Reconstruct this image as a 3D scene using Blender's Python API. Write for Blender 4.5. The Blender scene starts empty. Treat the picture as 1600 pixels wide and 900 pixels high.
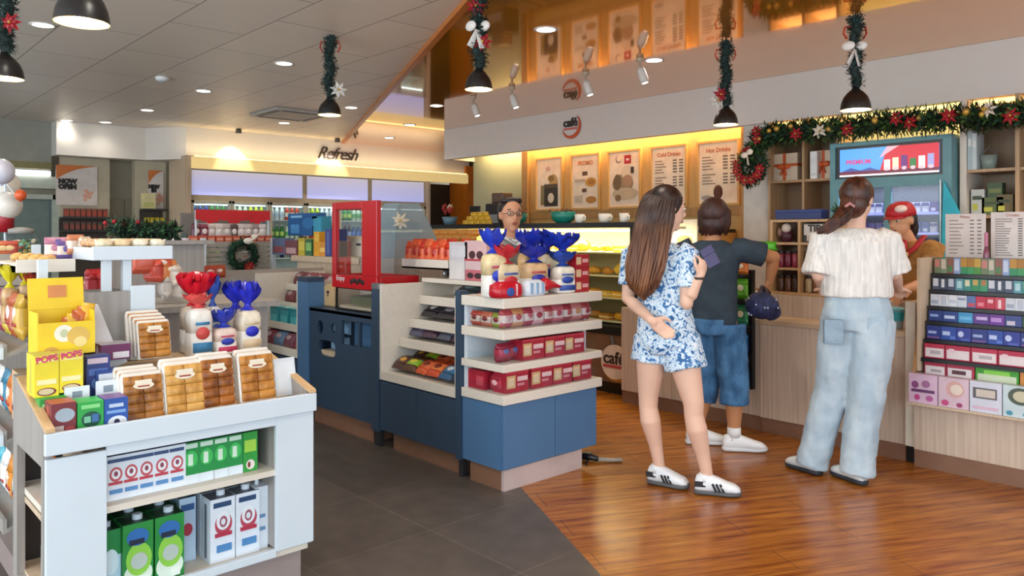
import bpy, bmesh, math, random
from mathutils import Vector, Matrix
random.seed(7)
SC = bpy.context.scene
COL = SC.collection
PI = math.pi

# ------------------------------------------------------------ camera geometry
# the shop's own axes: X runs along the service counter, Y towards the cafe wall, Z up
FPX, HOR, EYE = 1200.0, 365.0, 1.35
_n = math.hypot(1110, 1200)
AX = (1110/_n, -1200/_n)
BX = (1200/_n, 1110/_n)
YAW = math.atan2(-AX[1], BX[1])

def ray(px, py):
    c0, c2 = (px-800)/FPX, (HOR-py)/FPX
    return (c0*AX[0]+AX[1], c0*BX[0]+BX[1], c2)
def W(px, py, z=0.0):
    r = ray(px, py); t = (z-EYE)/r[2]; return Vector((r[0]*t, r[1]*t, z))
def WY(px, py, Y):
    r = ray(px, py); t = Y/r[1]; return Vector((r[0]*t, Y, EYE+r[2]*t))
def WX(px, py, X):
    r = ray(px, py); t = X/r[0]; return Vector((X, r[1]*t, EYE+r[2]*t))
def J(px, py, d):
    r = ray(px, py); return Vector((r[0]*d, r[1]*d, EYE+r[2]*d))
FWD = Vector((AX[1], BX[1], 0)); RGT = Vector((AX[0], BX[0], 0)); UP = Vector((0, 0, 1))

cam_d = bpy.data.cameras.new('camera'); cam = bpy.data.objects.new('camera', cam_d); COL.objects.link(cam)
cam_d.sensor_width = 36; cam_d.lens = 36*FPX/1600
cam_d.shift_y = -(450-HOR)/1600.0
cam_d.clip_start = 0.05
cam.location = (0, 0, EYE); cam.rotation_euler = (PI/2, 0, YAW)
SC.camera = cam

SC.view_settings.view_transform = 'Standard'
SC.view_settings.look = 'None'
SC.view_settings.gamma = 1
SC.view_settings.use_curve_mapping = False
SC.view_settings.exposure = 0.12

world = bpy.data.worlds.new('world'); SC.world = world; world.use_nodes = True
bg = world.node_tree.nodes['Background']
bg.inputs[0].default_value = (0.80, 0.90, 1.0, 1); bg.inputs[1].default_value = 1.7

def area(name, loc, target, sx, sy, power, col=(1, 1, 1)):
    l = bpy.data.lights.new(name, 'AREA'); l.shape = 'RECTANGLE'; l.size = sx; l.size_y = sy
    l.energy = power; l.color = col
    o = bpy.data.objects.new(name, l); COL.objects.link(o); o.location = loc
    o.rotation_euler = (Vector(target)-Vector(loc)).to_track_quat('-Z', 'Y').to_euler()
    return o
# daylight through the shop front behind the camera
area('daylight_front', (3.2, -0.5, 1.6), (-6, 3.5, 1.0), 5.0, 2.4, 125, (0.72, 0.88, 1.0))
area('daylight_side', (-3.5, -3.2, 1.7), (-5, 5, 1.1), 7.0, 2.4, 190, (0.90, 0.96, 1.0))

# ------------------------------------------------------------ materials
def lin(h):
    h = h.lstrip('#'); v = [int(h[i:i+2], 16)/255 for i in (0, 2, 4)]
    return tuple((c/12.92 if c <= .04045 else ((c+.055)/1.055)**2.4) for c in v)+(1,)
MC = {}
def mat(name, col='#888888', rough=.5, metal=0, emit=0, trans=0, var=.06, scale=8, spec=.5, coat=0, stretch=None, col2=None, bump=0, alpha=1, sss=0):
    if name in MC: return MC[name]
    m = bpy.data.materials.new(name); MC[name] = m; m.use_nodes = True
    nt = m.node_tree; p = nt.nodes['Principled BSDF']; c = lin(col)
    p.inputs['Roughness'].default_value = rough; p.inputs['Metallic'].default_value = metal
    p.inputs['Specular IOR Level'].default_value = spec; p.inputs['Coat Weight'].default_value = coat
    p.inputs['Transmission Weight'].default_value = trans; p.inputs['Alpha'].default_value = alpha
    if trans: p.inputs['IOR'].default_value = 1.1
    if sss:
        p.inputs['Subsurface Weight'].default_value = sss; p.inputs['Subsurface Radius'].default_value = (.01, .004, .002)
    tc = nt.nodes.new('ShaderNodeTexCoord'); mp = nt.nodes.new('ShaderNodeMapping')
    if stretch: mp.inputs['Scale'].default_value = stretch
    nz = nt.nodes.new('ShaderNodeTexNoise'); nz.inputs['Scale'].default_value = scale; nz.inputs['Detail'].default_value = 3
    rp = nt.nodes.new('ShaderNodeValToRGB')
    c2 = lin(col2) if col2 else tuple(x*(1-var*2) for x in c[:3])+(1,)
    rp.color_ramp.elements[0].color = c2; rp.color_ramp.elements[1].color = c
    rp.color_ramp.elements[0].position = .35; rp.color_ramp.elements[1].position = .62
    nt.links.new(tc.outputs['Object'], mp.inputs[0]); nt.links.new(mp.outputs[0], nz.inputs['Vector'])
    nt.links.new(nz.outputs['Fac'], rp.inputs[0]); nt.links.new(rp.outputs[0], p.inputs['Base Color'])
    if emit:
        nt.links.new(rp.outputs[0], p.inputs['Emission Color']); p.inputs['Emission Strength'].default_value = emit
    if bump:
        b = nt.nodes.new('ShaderNodeBump'); b.inputs['Strength'].default_value = bump; b.inputs['Distance'].default_value = .01
        nt.links.new(nz.outputs['Fac'], b.inputs['Height']); nt.links.new(b.outputs[0], p.inputs['Normal'])
    return m
def H(hexcol, rough=.45, **k):
    return mat('paint_'+hexcol.lstrip('#')+('_%d' % int(rough*100)), hexcol, rough, **k)
def glass(name='clear_acrylic', col=(.95, .98, 1), amount=.02):
    if name in MC: return MC[name]
    m = bpy.data.materials.new(name); MC[name] = m; m.use_nodes = True; nt = m.node_tree
    nt.nodes.clear(); o = nt.nodes.new('ShaderNodeOutputMaterial'); mx = nt.nodes.new('ShaderNodeMixShader')
    t = nt.nodes.new('ShaderNodeBsdfTransparent'); t.inputs[0].default_value = col+(1,)
    g = nt.nodes.new('ShaderNodeBsdfGlossy'); g.inputs['Roughness'].default_value = .06; g.inputs['Color'].default_value = (.9, .93, .95, 1)
    lw = nt.nodes.new('ShaderNodeFresnel'); lw.inputs[0].default_value = 1.4
    ad = nt.nodes.new('ShaderNodeMath'); ad.operation = 'ADD'; ad.inputs[1].default_value = amount*.5; ad.use_clamp = True
    ge = nt.nodes.new('ShaderNodeNewGeometry'); inv = nt.nodes.new('ShaderNodeMath'); inv.operation = 'SUBTRACT'; inv.inputs[0].default_value = 1; ml = nt.nodes.new('ShaderNodeMath'); ml.operation = 'MULTIPLY'
    nt.links.new(ge.outputs['Backfacing'], inv.inputs[1]); nt.links.new(lw.outputs[0], ad.inputs[0]); nt.links.new(ad.outputs[0], ml.inputs[0]); nt.links.new(inv.outputs[0], ml.inputs[1]); nt.links.new(ml.outputs[0], mx.inputs[0])
    nt.links.new(t.outputs[0], mx.inputs[1]); nt.links.new(g.outputs[0], mx.inputs[2]); nt.links.new(mx.outputs[0], o.inputs[0])
    return m

def floor_mat(name, kind):
    m = bpy.data.materials.new(name); MC[name] = m; m.use_nodes = True; nt = m.node_tree; L = nt.links.new
    p = nt.nodes['Principled BSDF']; tc = nt.nodes.new('ShaderNodeTexCoord'); mp = nt.nodes.new('ShaderNodeMapping')
    L(tc.outputs['Object'], mp.inputs[0]); br = nt.nodes.new('ShaderNodeTexBrick')
    nz = nt.nodes.new('ShaderNodeTexNoise'); mix = nt.nodes.new('ShaderNodeMixRGB')
    L(mp.outputs[0], br.inputs['Vector'])
    if kind == 'wood':
        mp.inputs['Rotation'].default_value = (0, 0, math.radians(-63))
        br.inputs['Brick Width'].default_value = 1.2; br.inputs['Row Height'].default_value = .19; br.inputs['Scale'].default_value = 1
        br.inputs['Mortar Size'].default_value = .0016; br.offset = .37
        br.inputs['Color1'].default_value = lin('#b5732a'); br.inputs['Color2'].default_value = lin('#a96721'); br.inputs['Mortar'].default_value = lin('#5e3410')
        m2 = nt.nodes.new('ShaderNodeMapping'); m2.inputs['Scale'].default_value = (1.6, 17, 1); L(mp.outputs[0], m2.inputs[0]); L(m2.outputs[0], nz.inputs['Vector'])
        nz.inputs['Scale'].default_value = 1.6; nz.inputs['Detail'].default_value = 7; nz.inputs['Roughness'].default_value = .6
        rp = nt.nodes.new('ShaderNodeValToRGB'); L(nz.outputs['Fac'], rp.inputs[0])
        rp.color_ramp.elements[0].position = .32; rp.color_ramp.elements[0].color = lin('#b08a62'); rp.color_ramp.elements[1].position = .62; rp.color_ramp.elements[1].color = (1.0, 1.0, 1.0, 1)
        mix.blend_type = 'MULTIPLY'; mix.inputs[0].default_value = 1; L(br.outputs['Color'], mix.inputs[1]); L(rp.outputs[0], mix.inputs[2])
        L(mix.outputs[0], p.inputs['Base Color']); p.inputs['Roughness'].default_value = .24; p.inputs['Specular IOR Level'].default_value = .45
    elif kind == 'tile':
        mp.inputs['Location'].default_value = (2.82+.6*9, -2.10+.6*9, 0)
        br.inputs['Brick Width'].default_value = .6; br.inputs['Row Height'].default_value = .6; br.inputs['Scale'].default_value = 1
        br.inputs['Mortar Size'].default_value = .003; br.offset = 0
        br.inputs['Color1'].default_value = lin('#524a44'); br.inputs['Color2'].default_value = lin('#59514b'); br.inputs['Mortar'].default_value = lin('#6d645c')
        L(tc.outputs['Object'], nz.inputs['Vector']); nz.inputs['Scale'].default_value = 9; nz.inputs['Detail'].default_value = 6
        rp = nt.nodes.new('ShaderNodeValToRGB'); L(nz.outputs['Fac'], rp.inputs[0])
        rp.color_ramp.elements[0].position = .3; rp.color_ramp.elements[0].color = (.8, .8, .8, 1); rp.color_ramp.elements[1].position = .7; rp.color_ramp.elements[1].color = (1.1, 1.1, 1.1, 1)
        mix.blend_type = 'MULTIPLY'; mix.inputs[0].default_value = 1; L(br.outputs['Color'], mix.inputs[1]); L(rp.outputs[0], mix.inputs[2])
        L(mix.outputs[0], p.inputs['Base Color']); p.inputs['Roughness'].default_value = .42
    else:
        mp.inputs['Location'].default_value = (.2+.6*20, .3+.6*5, 0)
        br.inputs['Brick Width'].default_value = 1.2; br.inputs['Row Height'].default_value = .6; br.inputs['Scale'].default_value = 1
        br.inputs['Mortar Size'].default_value = .006; br.inputs['Mortar Smooth'].default_value = .4; br.offset = .5
        br.inputs['Color1'].default_value = lin('#e8ded2'); br.inputs['Color2'].default_value = lin('#e2d8cc'); br.inputs['Mortar'].default_value = lin('#857c74')
        L(br.outputs['Color'], p.inputs['Base Color']); p.inputs['Roughness'].default_value = .38; p.inputs['Specular IOR Level'].default_value = .35
    return m

def wood_grain(name, c1, c2, axis='z', rough=.45):
    if name in MC: return MC[name]
    s = {'z': (60, 60, 1.6), 'x': (1.6, 60, 60), 'y': (60, 1.6, 60)}[axis]
    return mat(name, c1, rough, col2=c2, scale=1.0, stretch=s)

M_white = mat('white_laminate', '#d3dde4', .35, var=.01)
M_cream = wood_grain('cream_board', '#dfd6c8', '#dad0c1', 'y')
M_creamx = wood_grain('cream_board_x', '#dcd4c8', '#d6cdbf', 'x')
M_lwood = wood_grain('pale_wood', '#cdb79d', '#c0a98e', 'z')
M_counter = wood_grain('counter_wood', '#cfbaa6', '#bca591', 'z')
M_greyl = wood_grain('grey_laminate', '#a09a94', '#938d87', 'z')
M_blue = mat('navy_panel', '#2f4358', .45, var=.02)
M_bluel = mat('blue_panel', '#4c7299', .4, var=.02)
M_kick = mat('brown_kickplate', '#85604a', .45, var=.04)
M_kickg = mat('grey_kickplate', '#9b8c88', .35, var=.03)
M_black = mat('black_plastic', '#17171a', .35)
M_dark = mat('dark_metal', '#2b2a2c', .4)
M_steel = mat('steel', '#9ba0a4', .3, metal=.8)
M_led = mat('warm_led', '#ffe2a0', .5, emit=2.2, var=0)
M_glass = glass()
M_orangewood = mat('orange_wood', '#c8752a', .3)

# ------------------------------------------------------------ mesh builder
class MB:
    def __init__(s): s.v = []; s.f = []; s.m = []; s.mats = []
    def mi(s, m):
        if m is None: return 0
        if m not in s.mats: s.mats.append(m)
        return s.mats.index(m)
    def add(s, vs, fs, m=None):
        b = len(s.v); k = s.mi(m); s.v += [tuple(x) for x in vs]
        for f in fs: s.f.append(tuple(b+i for i in f)); s.m.append(k)
        return s
    def box(s, x0, x1, y0, y1, z0, z1, m=None, X=None):
        x0, x1 = min(x0, x1), max(x0, x1); y0, y1 = min(y0, y1), max(y0, y1); z0, z1 = min(z0, z1), max(z0, z1)
        vs = [(x0, y0, z0), (x1, y0, z0), (x1, y1, z0), (x0, y1, z0), (x0, y0, z1), (x1, y0, z1), (x1, y1, z1), (x0, y1, z1)]
        if X is not None: vs = [X @ Vector(v) for v in vs]
        return s.add(vs, [(0, 3, 2, 1), (4, 5, 6, 7), (0, 1, 5, 4), (1, 2, 6, 5), (2, 3, 7, 6), (3, 0, 4, 7)], m)
    def prism(s, poly, axis, a, b, m=None):
        n = len(poly)
        def P(p, t):
            return {'x': (t, p[0], p[1]), 'y': (p[0], t, p[1]), 'z': (p[0], p[1], t)}[axis]
        vs = [P(p, a) for p in poly]+[P(p, b) for p in poly]
        fs = [tuple(range(n)), tuple(range(2*n-1, n-1, -1))]+[(i, n+i, n+(i+1) % n, (i+1) % n) for i in range(n)]
        return s.add(vs, fs, m)
    def quad(s, a, b, c, d, m=None): return s.add([a, b, c, d], [(0, 1, 2, 3)], m)
    def loft(s, rings, m=None, cap=True, closed=True):
        n = len(rings[0]); vs = [v for r in rings for v in r]; fs = []
        for k in range(len(rings)-1):
            for i in range(n if closed else n-1):
                j = (i+1) % n; fs.append((k*n+i, k*n+j, (k+1)*n+j, (k+1)*n+i))
        if cap and closed: fs.append(tuple(range(n-1, -1, -1))); fs.append(tuple((len(rings)-1)*n+i for i in range(n)))
        return s.add(vs, fs, m)
    def lathe(s, prof, c=(0, 0, 0), n=20, m=None, cap=True):
        c = Vector(c)
        return s.loft([[c+Vector((r*math.cos(2*PI*i/n), r*math.sin(2*PI*i/n), z)) for i in range(n)] for r, z in prof], m, cap)
    def tube(s, path, radii, n=10, m=None, cap=True):
        path = [Vector(p) for p in path]
        if not isinstance(radii, (list, tuple)): radii = [radii]*len(path)
        rings = []; prev = None
        for i, p in enumerate(path):
            t = (path[min(i+1, len(path)-1)]-path[max(i-1, 0)])
            t = t.normalized() if t.length > 1e-9 else Vector((0, 0, 1))
            ref = prev if prev is not None else (Vector((0, 0, 1)) if abs(t.z) < .9 else Vector((1, 0, 0)))
            a = t.cross(ref).normalized(); b = a.cross(t); prev = b
            r = radii[i]; ra, rb = (r if isinstance(r, tuple) else (r, r))
            rings.append([p+a*ra*math.cos(2*PI*k/n)+b*rb*math.sin(2*PI*k/n) for k in range(n)])
        return s.loft(rings, m, cap)
    def ell(s, c, r, n=14, k=9, m=None, R=None):
        c = Vector(c); rings = []
        for j in range(k+1):
            t = -PI/2+PI*j/k
            t = max(min(t, PI/2-.02), -PI/2+.02)
            ring = []
            for i in range(n):
                v = Vector((r[0]*math.cos(t)*math.cos(2*PI*i/n), r[1]*math.cos(t)*math.sin(2*PI*i/n), r[2]*math.sin(t)))
                if R is not None: v = R @ v
                ring.append(c+v)
            rings.append(ring)
        return s.loft(rings, m, True)
    def build(s, name, m=None, parent=None, loc=None, rz=0, smooth=False, bevel=0, label=None):
        me = bpy.data.meshes.new(name)
        o = bpy.data.objects.new(name, me)
        vs = s.v
        if parent is not None:
            if loc is None: loc = getattr_loc(parent); rel = Vector((0, 0, 0))
            else: rel = Vector(loc)-getattr_loc(parent)
        if loc is not None:
            L = Vector(loc); vs = [tuple(Vector(v)-L) for v in s.v]
        me.from_pydata(vs, [], s.f); me.update()
        mats = s.mats if s.mats else [m or M_white]
        for x in mats: me.materials.append(x)
        if len(mats) > 1: me.polygons.foreach_set('material_index', s.m)
        if smooth:
            me.shade_smooth() if hasattr(me, 'shade_smooth') else me.polygons.foreach_set('use_smooth', [True]*len(me.polygons))
        COL.objects.link(o)
        if parent is not None: o.parent = parent; o.location = rel
        elif loc is not None: o.location = loc
        o['_w'] = 1
        del o['_w']
        if bevel:
            b = o.modifiers.new('bevel', 'BEVEL'); b.width = bevel; b.segments = 2; b.limit_method = 'ANGLE'; b.angle_limit = .6
        if label: o['label'] = label
        return o
def getattr_loc(o):
    L = Vector(o.location)
    while o.parent is not None: o = o.parent; L = L+Vector(o.location)
    return L
def tag(o, label=None, cat=None, group=None, kind=None):
    if label: o['label'] = label
    if cat: o['category'] = cat
    if group: o['group'] = group
    if kind: o['kind'] = kind
    return o
def thing(name, loc, label, cat, group=None):
    o = bpy.data.objects.new(name, None); COL.objects.link(o); o.location = loc; o.empty_display_size = .1
    return tag(o, label, cat, group)
def B(name, parent, m, *boxes, bevel=0, label=None):
    b = MB()
    for x in boxes: b.box(*x)
    return b.build(name, m, parent, bevel=bevel, label=label)
def S(name, mb, m, bevel=0):
    o = mb.build(name, m, bevel=bevel); o['kind'] = 'structure'; return o
def dup(o, loc, rz=None, label=None, group=None, parent=None):
    c = o.copy(); COL.objects.link(c)
    if parent is not None: c.parent = parent
    if loc is not None: c.location = loc
    if rz is not None: c.rotation_euler = (c.rotation_euler[0], c.rotation_euler[1], rz)
    if label: c['label'] = label
    if group: c['group'] = group
    for ch in list(o.children): dup(ch, None, None, parent=c)
    return c
def text(name, s, m, parent, loc, size, rx=PI/2, rz=0, ext=.002, align='CENTER', shear=0, label=None, space=1, bold=0, ry=0):
    cu = bpy.data.curves.new(name, 'FONT'); cu.body = s; cu.size = size; cu.extrude = ext; cu.align_x = align; cu.align_y = 'CENTER'
    cu.shear = shear; cu.space_line = .9; cu.resolution_u = 3; cu.space_character = space; cu.offset = bold
    t = bpy.data.objects.new('tmp', cu); COL.objects.link(t)
    me = bpy.data.meshes.new_from_object(t.evaluated_get(bpy.context.evaluated_depsgraph_get()))
    bpy.data.objects.remove(t); bpy.data.curves.remove(cu)
    me.materials.clear(); me.materials.append(m)
    o = bpy.data.objects.new(name, me); COL.objects.link(o)
    o.parent = parent
    o.location = Vector(loc)-getattr_loc(parent) if parent else Vector(loc)
    o.rotation_euler = (rx, ry, rz)
    if label: o['label'] = label
    return o
# ------------------------------------------------------------ structure
ZC = 3.0
def bline(x): return 2.78-.5*(x+2.91)         # edge between wood and tile floors
b = MB(); b.add([(4, -4, 0), (4, bline(4), 0), (-14, bline(-14), 0), (-14, -4, 0)], [(0, 1, 2, 3)])
S('floor', b, floor_mat('dark_floor_tiles', 'tile'))
b = MB(); b.add([(4, bline(4), 0), (4, 11, 0), (-14, 11, 0), (-14, bline(-14), 0)], [(0, 1, 2, 3)])
S('floor', b, floor_mat('wood_plank_floor', 'wood'))
def cline(x): return 3.49-.4615*(x+4.23)
b = MB(); b.box(-14, 4, -4, 11, ZC, ZC+.05); S('ceiling', b, floor_mat('white_ceiling_tiles', 'ceil'))
M_oc = mat('gloss_orange_ceiling', '#f0a024', .085, metal=.52, var=0, coat=.9)
b = MB(); b.prism([(4, cline(4)), (4, 11), (-14, 11), (-14, cline(-14))], 'z', 2.97, 2.999); S('ceiling', b, M_oc)
b = MB(); b.prism([(4, cline(4)-.06), (4, cline(4)), (-14, cline(-14)), (-14, cline(-14)-.06)], 'z', 2.955, 2.999); S('trim_1', b, M_orangewood)

M_wallw = mat('white_wall_paint', '#dbd5cd', .6, var=.01)
M_wallg = mat('grey_green_wall', '#98978b', .6, var=.03)
M_wallb = mat('beige_partition', '#c0b59c', .6, var=.03)
# header over the coolers, on the back wall
b = MB(); b.box(-12.7, -12.1, 4.35, 10.0, 2.56, 2.999); b.box(-13.0, -12.7, 2.72, 4.35, 2.5, 2.999); b.prism([(-12.7, 4.35), (-12.1, 4.35), (-12.7, 3.95)], 'z', 2.5, 2.999)
S('wall_back', b, M_wallw)
b = MB(); b.box(-13.6, -13.5, -4, 11, 0, 3.0)
S('wall_far', b, M_wallb)
b = MB(); b.box(-13.1, -13.0, -1.5, 2.72, 2.4, 2.999); S('wall_left', b, M_wallg)
b = MB(); b.box(-13.08, -12.98, -1.5, 2.72, 2.3, 2.4); S('trim_2', b, mat('olive_band', '#8a8256', .6))
b = MB(); b.box(-12.9, -9.4, 10.2, 10.3, 0, 2.97); b.box(-9.5, 4, 7.95, 8.05, 0, 2.97)
S('wall_right', b, mat('sage_wall', '#8e9077', .6, var=.02))
# orange column at the end of the coolers
b = MB(); b.box(-12.6, -12.05, 9.88, 10.15, 0, 2.72); S('trim_3', b, mat('orange_column', '#c9741f', .35))
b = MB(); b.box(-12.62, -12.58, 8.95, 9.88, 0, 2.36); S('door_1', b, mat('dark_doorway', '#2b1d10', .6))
# lit cove over the coolers
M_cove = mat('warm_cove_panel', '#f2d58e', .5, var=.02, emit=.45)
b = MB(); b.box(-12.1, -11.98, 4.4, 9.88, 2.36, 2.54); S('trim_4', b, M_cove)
b = MB(); b.box(-12.03, -11.99, 4.45, 9.85, 2.545, 2.555); o = S('cove_light', b, M_led); 
b = MB(); b.box(-12.7, -12.02, 4.30, 4.40, 0, 2.55); b.box(-12.7, -12.02, 8.90, 8.96, 0, 2.36); S('trim_5', b, M_lwood)
for y in (5.3, 7.9):
    l = area('cove_glow', (-11.93, y, 2.62), (-12.1, y, 2.9), 2.6, .05, 3, (1, .78, .45))
# cafe fascia
M_fasc = mat('fascia_white', '#d8d1ca', .55, var=.01)
b = MB(); b.box(-9.5, 3.5, 7.35, 7.43, 2.5, 2.969); b.box(-9.5, -9.42, 7.43, 10.2, 2.5, 2.969); S('wall_fascia', b, M_fasc)
b = MB(); b.box(-9.42, 3.5, 7.93, 7.95, 2.62, 2.70); S('cove_light', b, M_led)
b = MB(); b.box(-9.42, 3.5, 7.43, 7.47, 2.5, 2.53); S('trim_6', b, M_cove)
for x in (-8.2, -6.2, -4.2, -2.2, -.2):
    area('cove_glow', (x, 7.75, 2.72), (x, 7.95, 2.35), 1.9, .12, 34, (1, .74, .36))
# poster wall of honey wood with its frame
M_honey = wood_grain('honey_wood', '#d3a866', '#c39a58', 'z')
b = MB(); b.box(-8.1, -4.50, 7.80, 7.95, 1.05, 2.80); S('wall_cafe', b, M_honey)
b = MB(); b.box(-8.16, -8.04, 7.74, 7.81, 0, 2.62); b.box(-4.50, -4.36, 7.60, 7.95, 0, 2.62); b.box(-8.04, -4.50, 7.77, 7.80, 1.56, 1.66); S('trim_7', b, wood_grain('oak', '#b98d55', '#a87d48', 'z'))
b = MB(); b.box(-9.45, -8.16, 7.9, 7.94, 0, 2.9); S('wall_shutter', b, mat('sage_shutter', '#93947c', .6, var=.02))

# far left doorway and partitions
b = MB(); b.box(-13.2, -13.1, 2.05, 2.82, 1.86, 1.93); b.box(-13.2, -13.1, 2.76, 2.84, 0, 1.93); b.box(-13.2, -13.1, 2.05, 2.82, 2.02, 2.2)
S('trim_8', b, mat('pale_frame', '#bdc3b4', .5))
b = MB(); b.box(-13.3, -13.25, 2.0, 2.78, 0, 1.9); S('door_2', b, mat('grey_glass_door', '#6f8079', .3))
t = thing('tube_light', (-13.15, 2.35, 2.22), 'long white tube light above the grey doorway', 'light')
B('lit_tube', t, mat('white_lamp', '#ffffff', .5, emit=3.5, var=0), (-13.12, -13.05, 2.12, 2.72, 2.21, 2.27), bevel=.01)
B('housing', t, M_white, (-13.2, -13.12, 2.1, 2.74, 2.19, 2.29))

def poster_wall(name, label, X, y0, y1, z0, z1, lines):
    t = thing(name, (X, (y0+y1)/2, z0), label, 'poster')
    b = MB(); w, h = y1-y0, z1-z0
    b.box(X-.02, X, y0, y1, z0, z1, H('#ddd3cb'))
    # orange sweep in the top left corner
    pts = [(y0, z1), (y0+w*.98, z1)]+[(y0+w*(.98-.98*k/8), z1-h*(.02+.34*(k/8)**2)) for k in range(1, 9)]
    b.prism([(p[0], p[1]) for p in pts], 'x', X, X+.004, H('#d5793a'))
    b.build('sheet', None, t)
    text('lettering', lines, H('#2c2622'), t, (X+.006, y0+w*(.27 if w > .4 else .36), z0+h*.52), min(h*.15, w*.3), rz=PI/2, bold=.01, ext=.001)
    b = MB()
    for i in range(9):
        a = i*2.4; b.ell((X+.004, y0+w*.74+.07*math.cos(a)*(i/9), z0+h*.26+.1*math.sin(a)*(i/9)), (.003, .028, .028), m=H('#e2a98f'))
    b.build('orange_illustration', None, t)
poster_wall('paper_poster', 'white poster with orange sweep and black words left of the beige partition', -13.0, 2.78, 3.34, 1.78, 2.38, 'NOW\nOPEN')
poster_wall('paper_poster', 'white poster with orange sweep beside the wooden cooler frame', -12.9, 4.05, 4.28, 1.75, 2.36, 'NEW\nIN')
b = MB(); b.box(-13.10, -13.025, 2.84, 3.52, 0, 2.5); b.box(-13.10, -12.935, 3.86, 4.33, 0, 2.5); S('wall_panel', b, M_wallb)
# beige partition panels on the far wall
b = MB()
for y0 in (3.36, 3.86): b.box(-13.5, -13.45, y0, y0+.49, 0, 1.9)
b.box(-13.5, -13.44, 3.34, 4.36, 1.9, 1.93); S('trim_9', b, mat('beige_panel', '#b5ab90', .6))

# ------------------------------------------------------------ ceiling fittings
M_lamp = mat('lamp_white', '#fff6e6', .5, emit=9, var=0)
M_lring = H('#e8e6e2')
def downlight(loc, label, w=26, grp='round recessed ceiling downlights'):
    t = thing('downlight', loc, label, 'ceiling light', grp)
    b = MB(); b.lathe([(.075, -.004), (.095, -.004), (.097, 0), (.075, 0)], loc, 20, cap=False); b.build('trim_ring', M_lring, t, smooth=True)
    b = MB(); b.lathe([(.0001, -.002), (.076, -.002), (.076, -.0005), (.0001, -.0005)], loc, 20); b.build('diffuser', M_lamp, t)
    l = bpy.data.lights.new('downlight_lamp', 'SPOT'); l.energy = w*1.7; l.spot_size = 2.3; l.spot_blend = .9; l.shadow_soft_size = .07; l.color = (1, .93, .82)
    o = bpy.data.objects.new('downlight_lamp', l); COL.objects.link(o); o.location = (loc[0], loc[1], loc[2]-.02)
for i, (px, py, lb) in enumerate([(67, 39, 'round downlight in white tiles left of the big black pendant'), (444, 99, 'round downlight in white tiles just left of the garlanded pendant'),
        (318, 142, 'round downlight in the middle of the white tile ceiling'), (230, 172, 'round downlight in white tiles above the white bulkhead'),
        (165, 191, 'round downlight at the far edge of white tiles, second from left'), (104, 188, 'round downlight at the far edge of white tiles, leftmost'),
        (444, 192, 'round downlight behind the ceiling air vent'), (549, 168, 'round downlight right of the garlanded pendant over white tiles')]):
    p = W(px, py, ZC); downlight((p.x, p.y, ZC-.001), lb, 7 if px < 240 and py > 150 else 22, grp=None)
for px, py, lb in [(853, 46, 'round downlight in glossy orange ceiling, nearest'), (1022, 94, 'round downlight in orange ceiling beside the track spots'),
        (682, 165, 'round downlight in orange ceiling by the fascia corner'), (608, 215, 'round downlight at the far tip of the orange ceiling'), (640, 195, 'round downlight far in the orange ceiling, second from the tip')]:
    p = W(px, py, 2.97); downlight((p.x, p.y, 2.969), lb, grp=None)
# unseen part of the ceiling nearer the shop front carries the same lamps
for x, y in [(-3.2, 1.2), (-1.2, 2.6), (-1.0, .2), (-4.6, .8), (-2.4, 3.0), (-9.5, 1.0)]:
    downlight((x, y, (2.969 if y > cline(x) else ZC-.001)), 'round downlight overhead near the shop front', grp='downlights near the shop front')

for x, y in [(-1.0, 6.4), (-.6, 5.6)]: downlight((x, y, 2.969), 'added unseen downlight that brightens the cashier behind the service counter', 48, 'added unseen downlights behind the service counter')  # added lamps outside the view, put in to brighten the cashier
t = thing('smoke_detector', W(254, 121, ZC), 'small white smoke detector on the white ceiling tiles', 'smoke detector')
c = Vector(t.location); MB().lathe([(.07, 0), (.07, -.02), (.05, -.04), (.02, -.045)], c, 18).build('cover', H('#e6e6e4'), t, smooth=True)
MB().lathe([(.015, -.045), (.012, -.055)], c, 10).build('sensor_tip', H('#99aaaa'), t, smooth=True)
# cassette vent
c = W(455, 178, ZC); t = thing('air_conditioner', c, 'square ceiling cassette air vent between downlights', 'air conditioner')
b = MB(); b.box(c.x-.42, c.x+.42, c.y-.42, c.y+.42, ZC-.03, ZC-.001); b.build('panel', H('#b9b4ac'), t, bevel=.01)
b = MB()
for k in range(4):
    Mx = Matrix.Translation(c) @ Matrix.Rotation(k*PI/2, 4, 'Z'); b.box(-.3, .3, .31, .37, -.034, -.028, X=Mx)
b.build('air_slot', H('#3c3a38'), t)
for k in range(2):
    p = W(360+k*180, 196+k*18, ZC-.02); t = thing('ceiling_spot', p, 'small dark spot fitting above the back header, ' + ('left one' if k == 0 else 'beside the cursive sign'), 'spotlight')
    p = Vector((-11.8, 5.05+k*1.75, ZC)); t.location = p
    MB().lathe([(.04, 0), (.05, -.07), (.045, -.07)], p, 14).build('can', H('#5b5751'), t, smooth=True)
    l = bpy.data.lights.new('wall_washer_lamp', 'SPOT'); l.energy = 45; l.spot_size = 1.25; l.spot_blend = .5; l.color = (1, .93, .8); l.shadow_soft_size = .02
    o = bpy.data.objects.new('wall_washer_lamp', l); COL.objects.link(o); o.location = p-Vector((0, 0, .09)); o.rotation_euler = (Vector((-.5, 0, -1))).to_track_quat('-Z', 'Y').to_euler()

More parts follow.
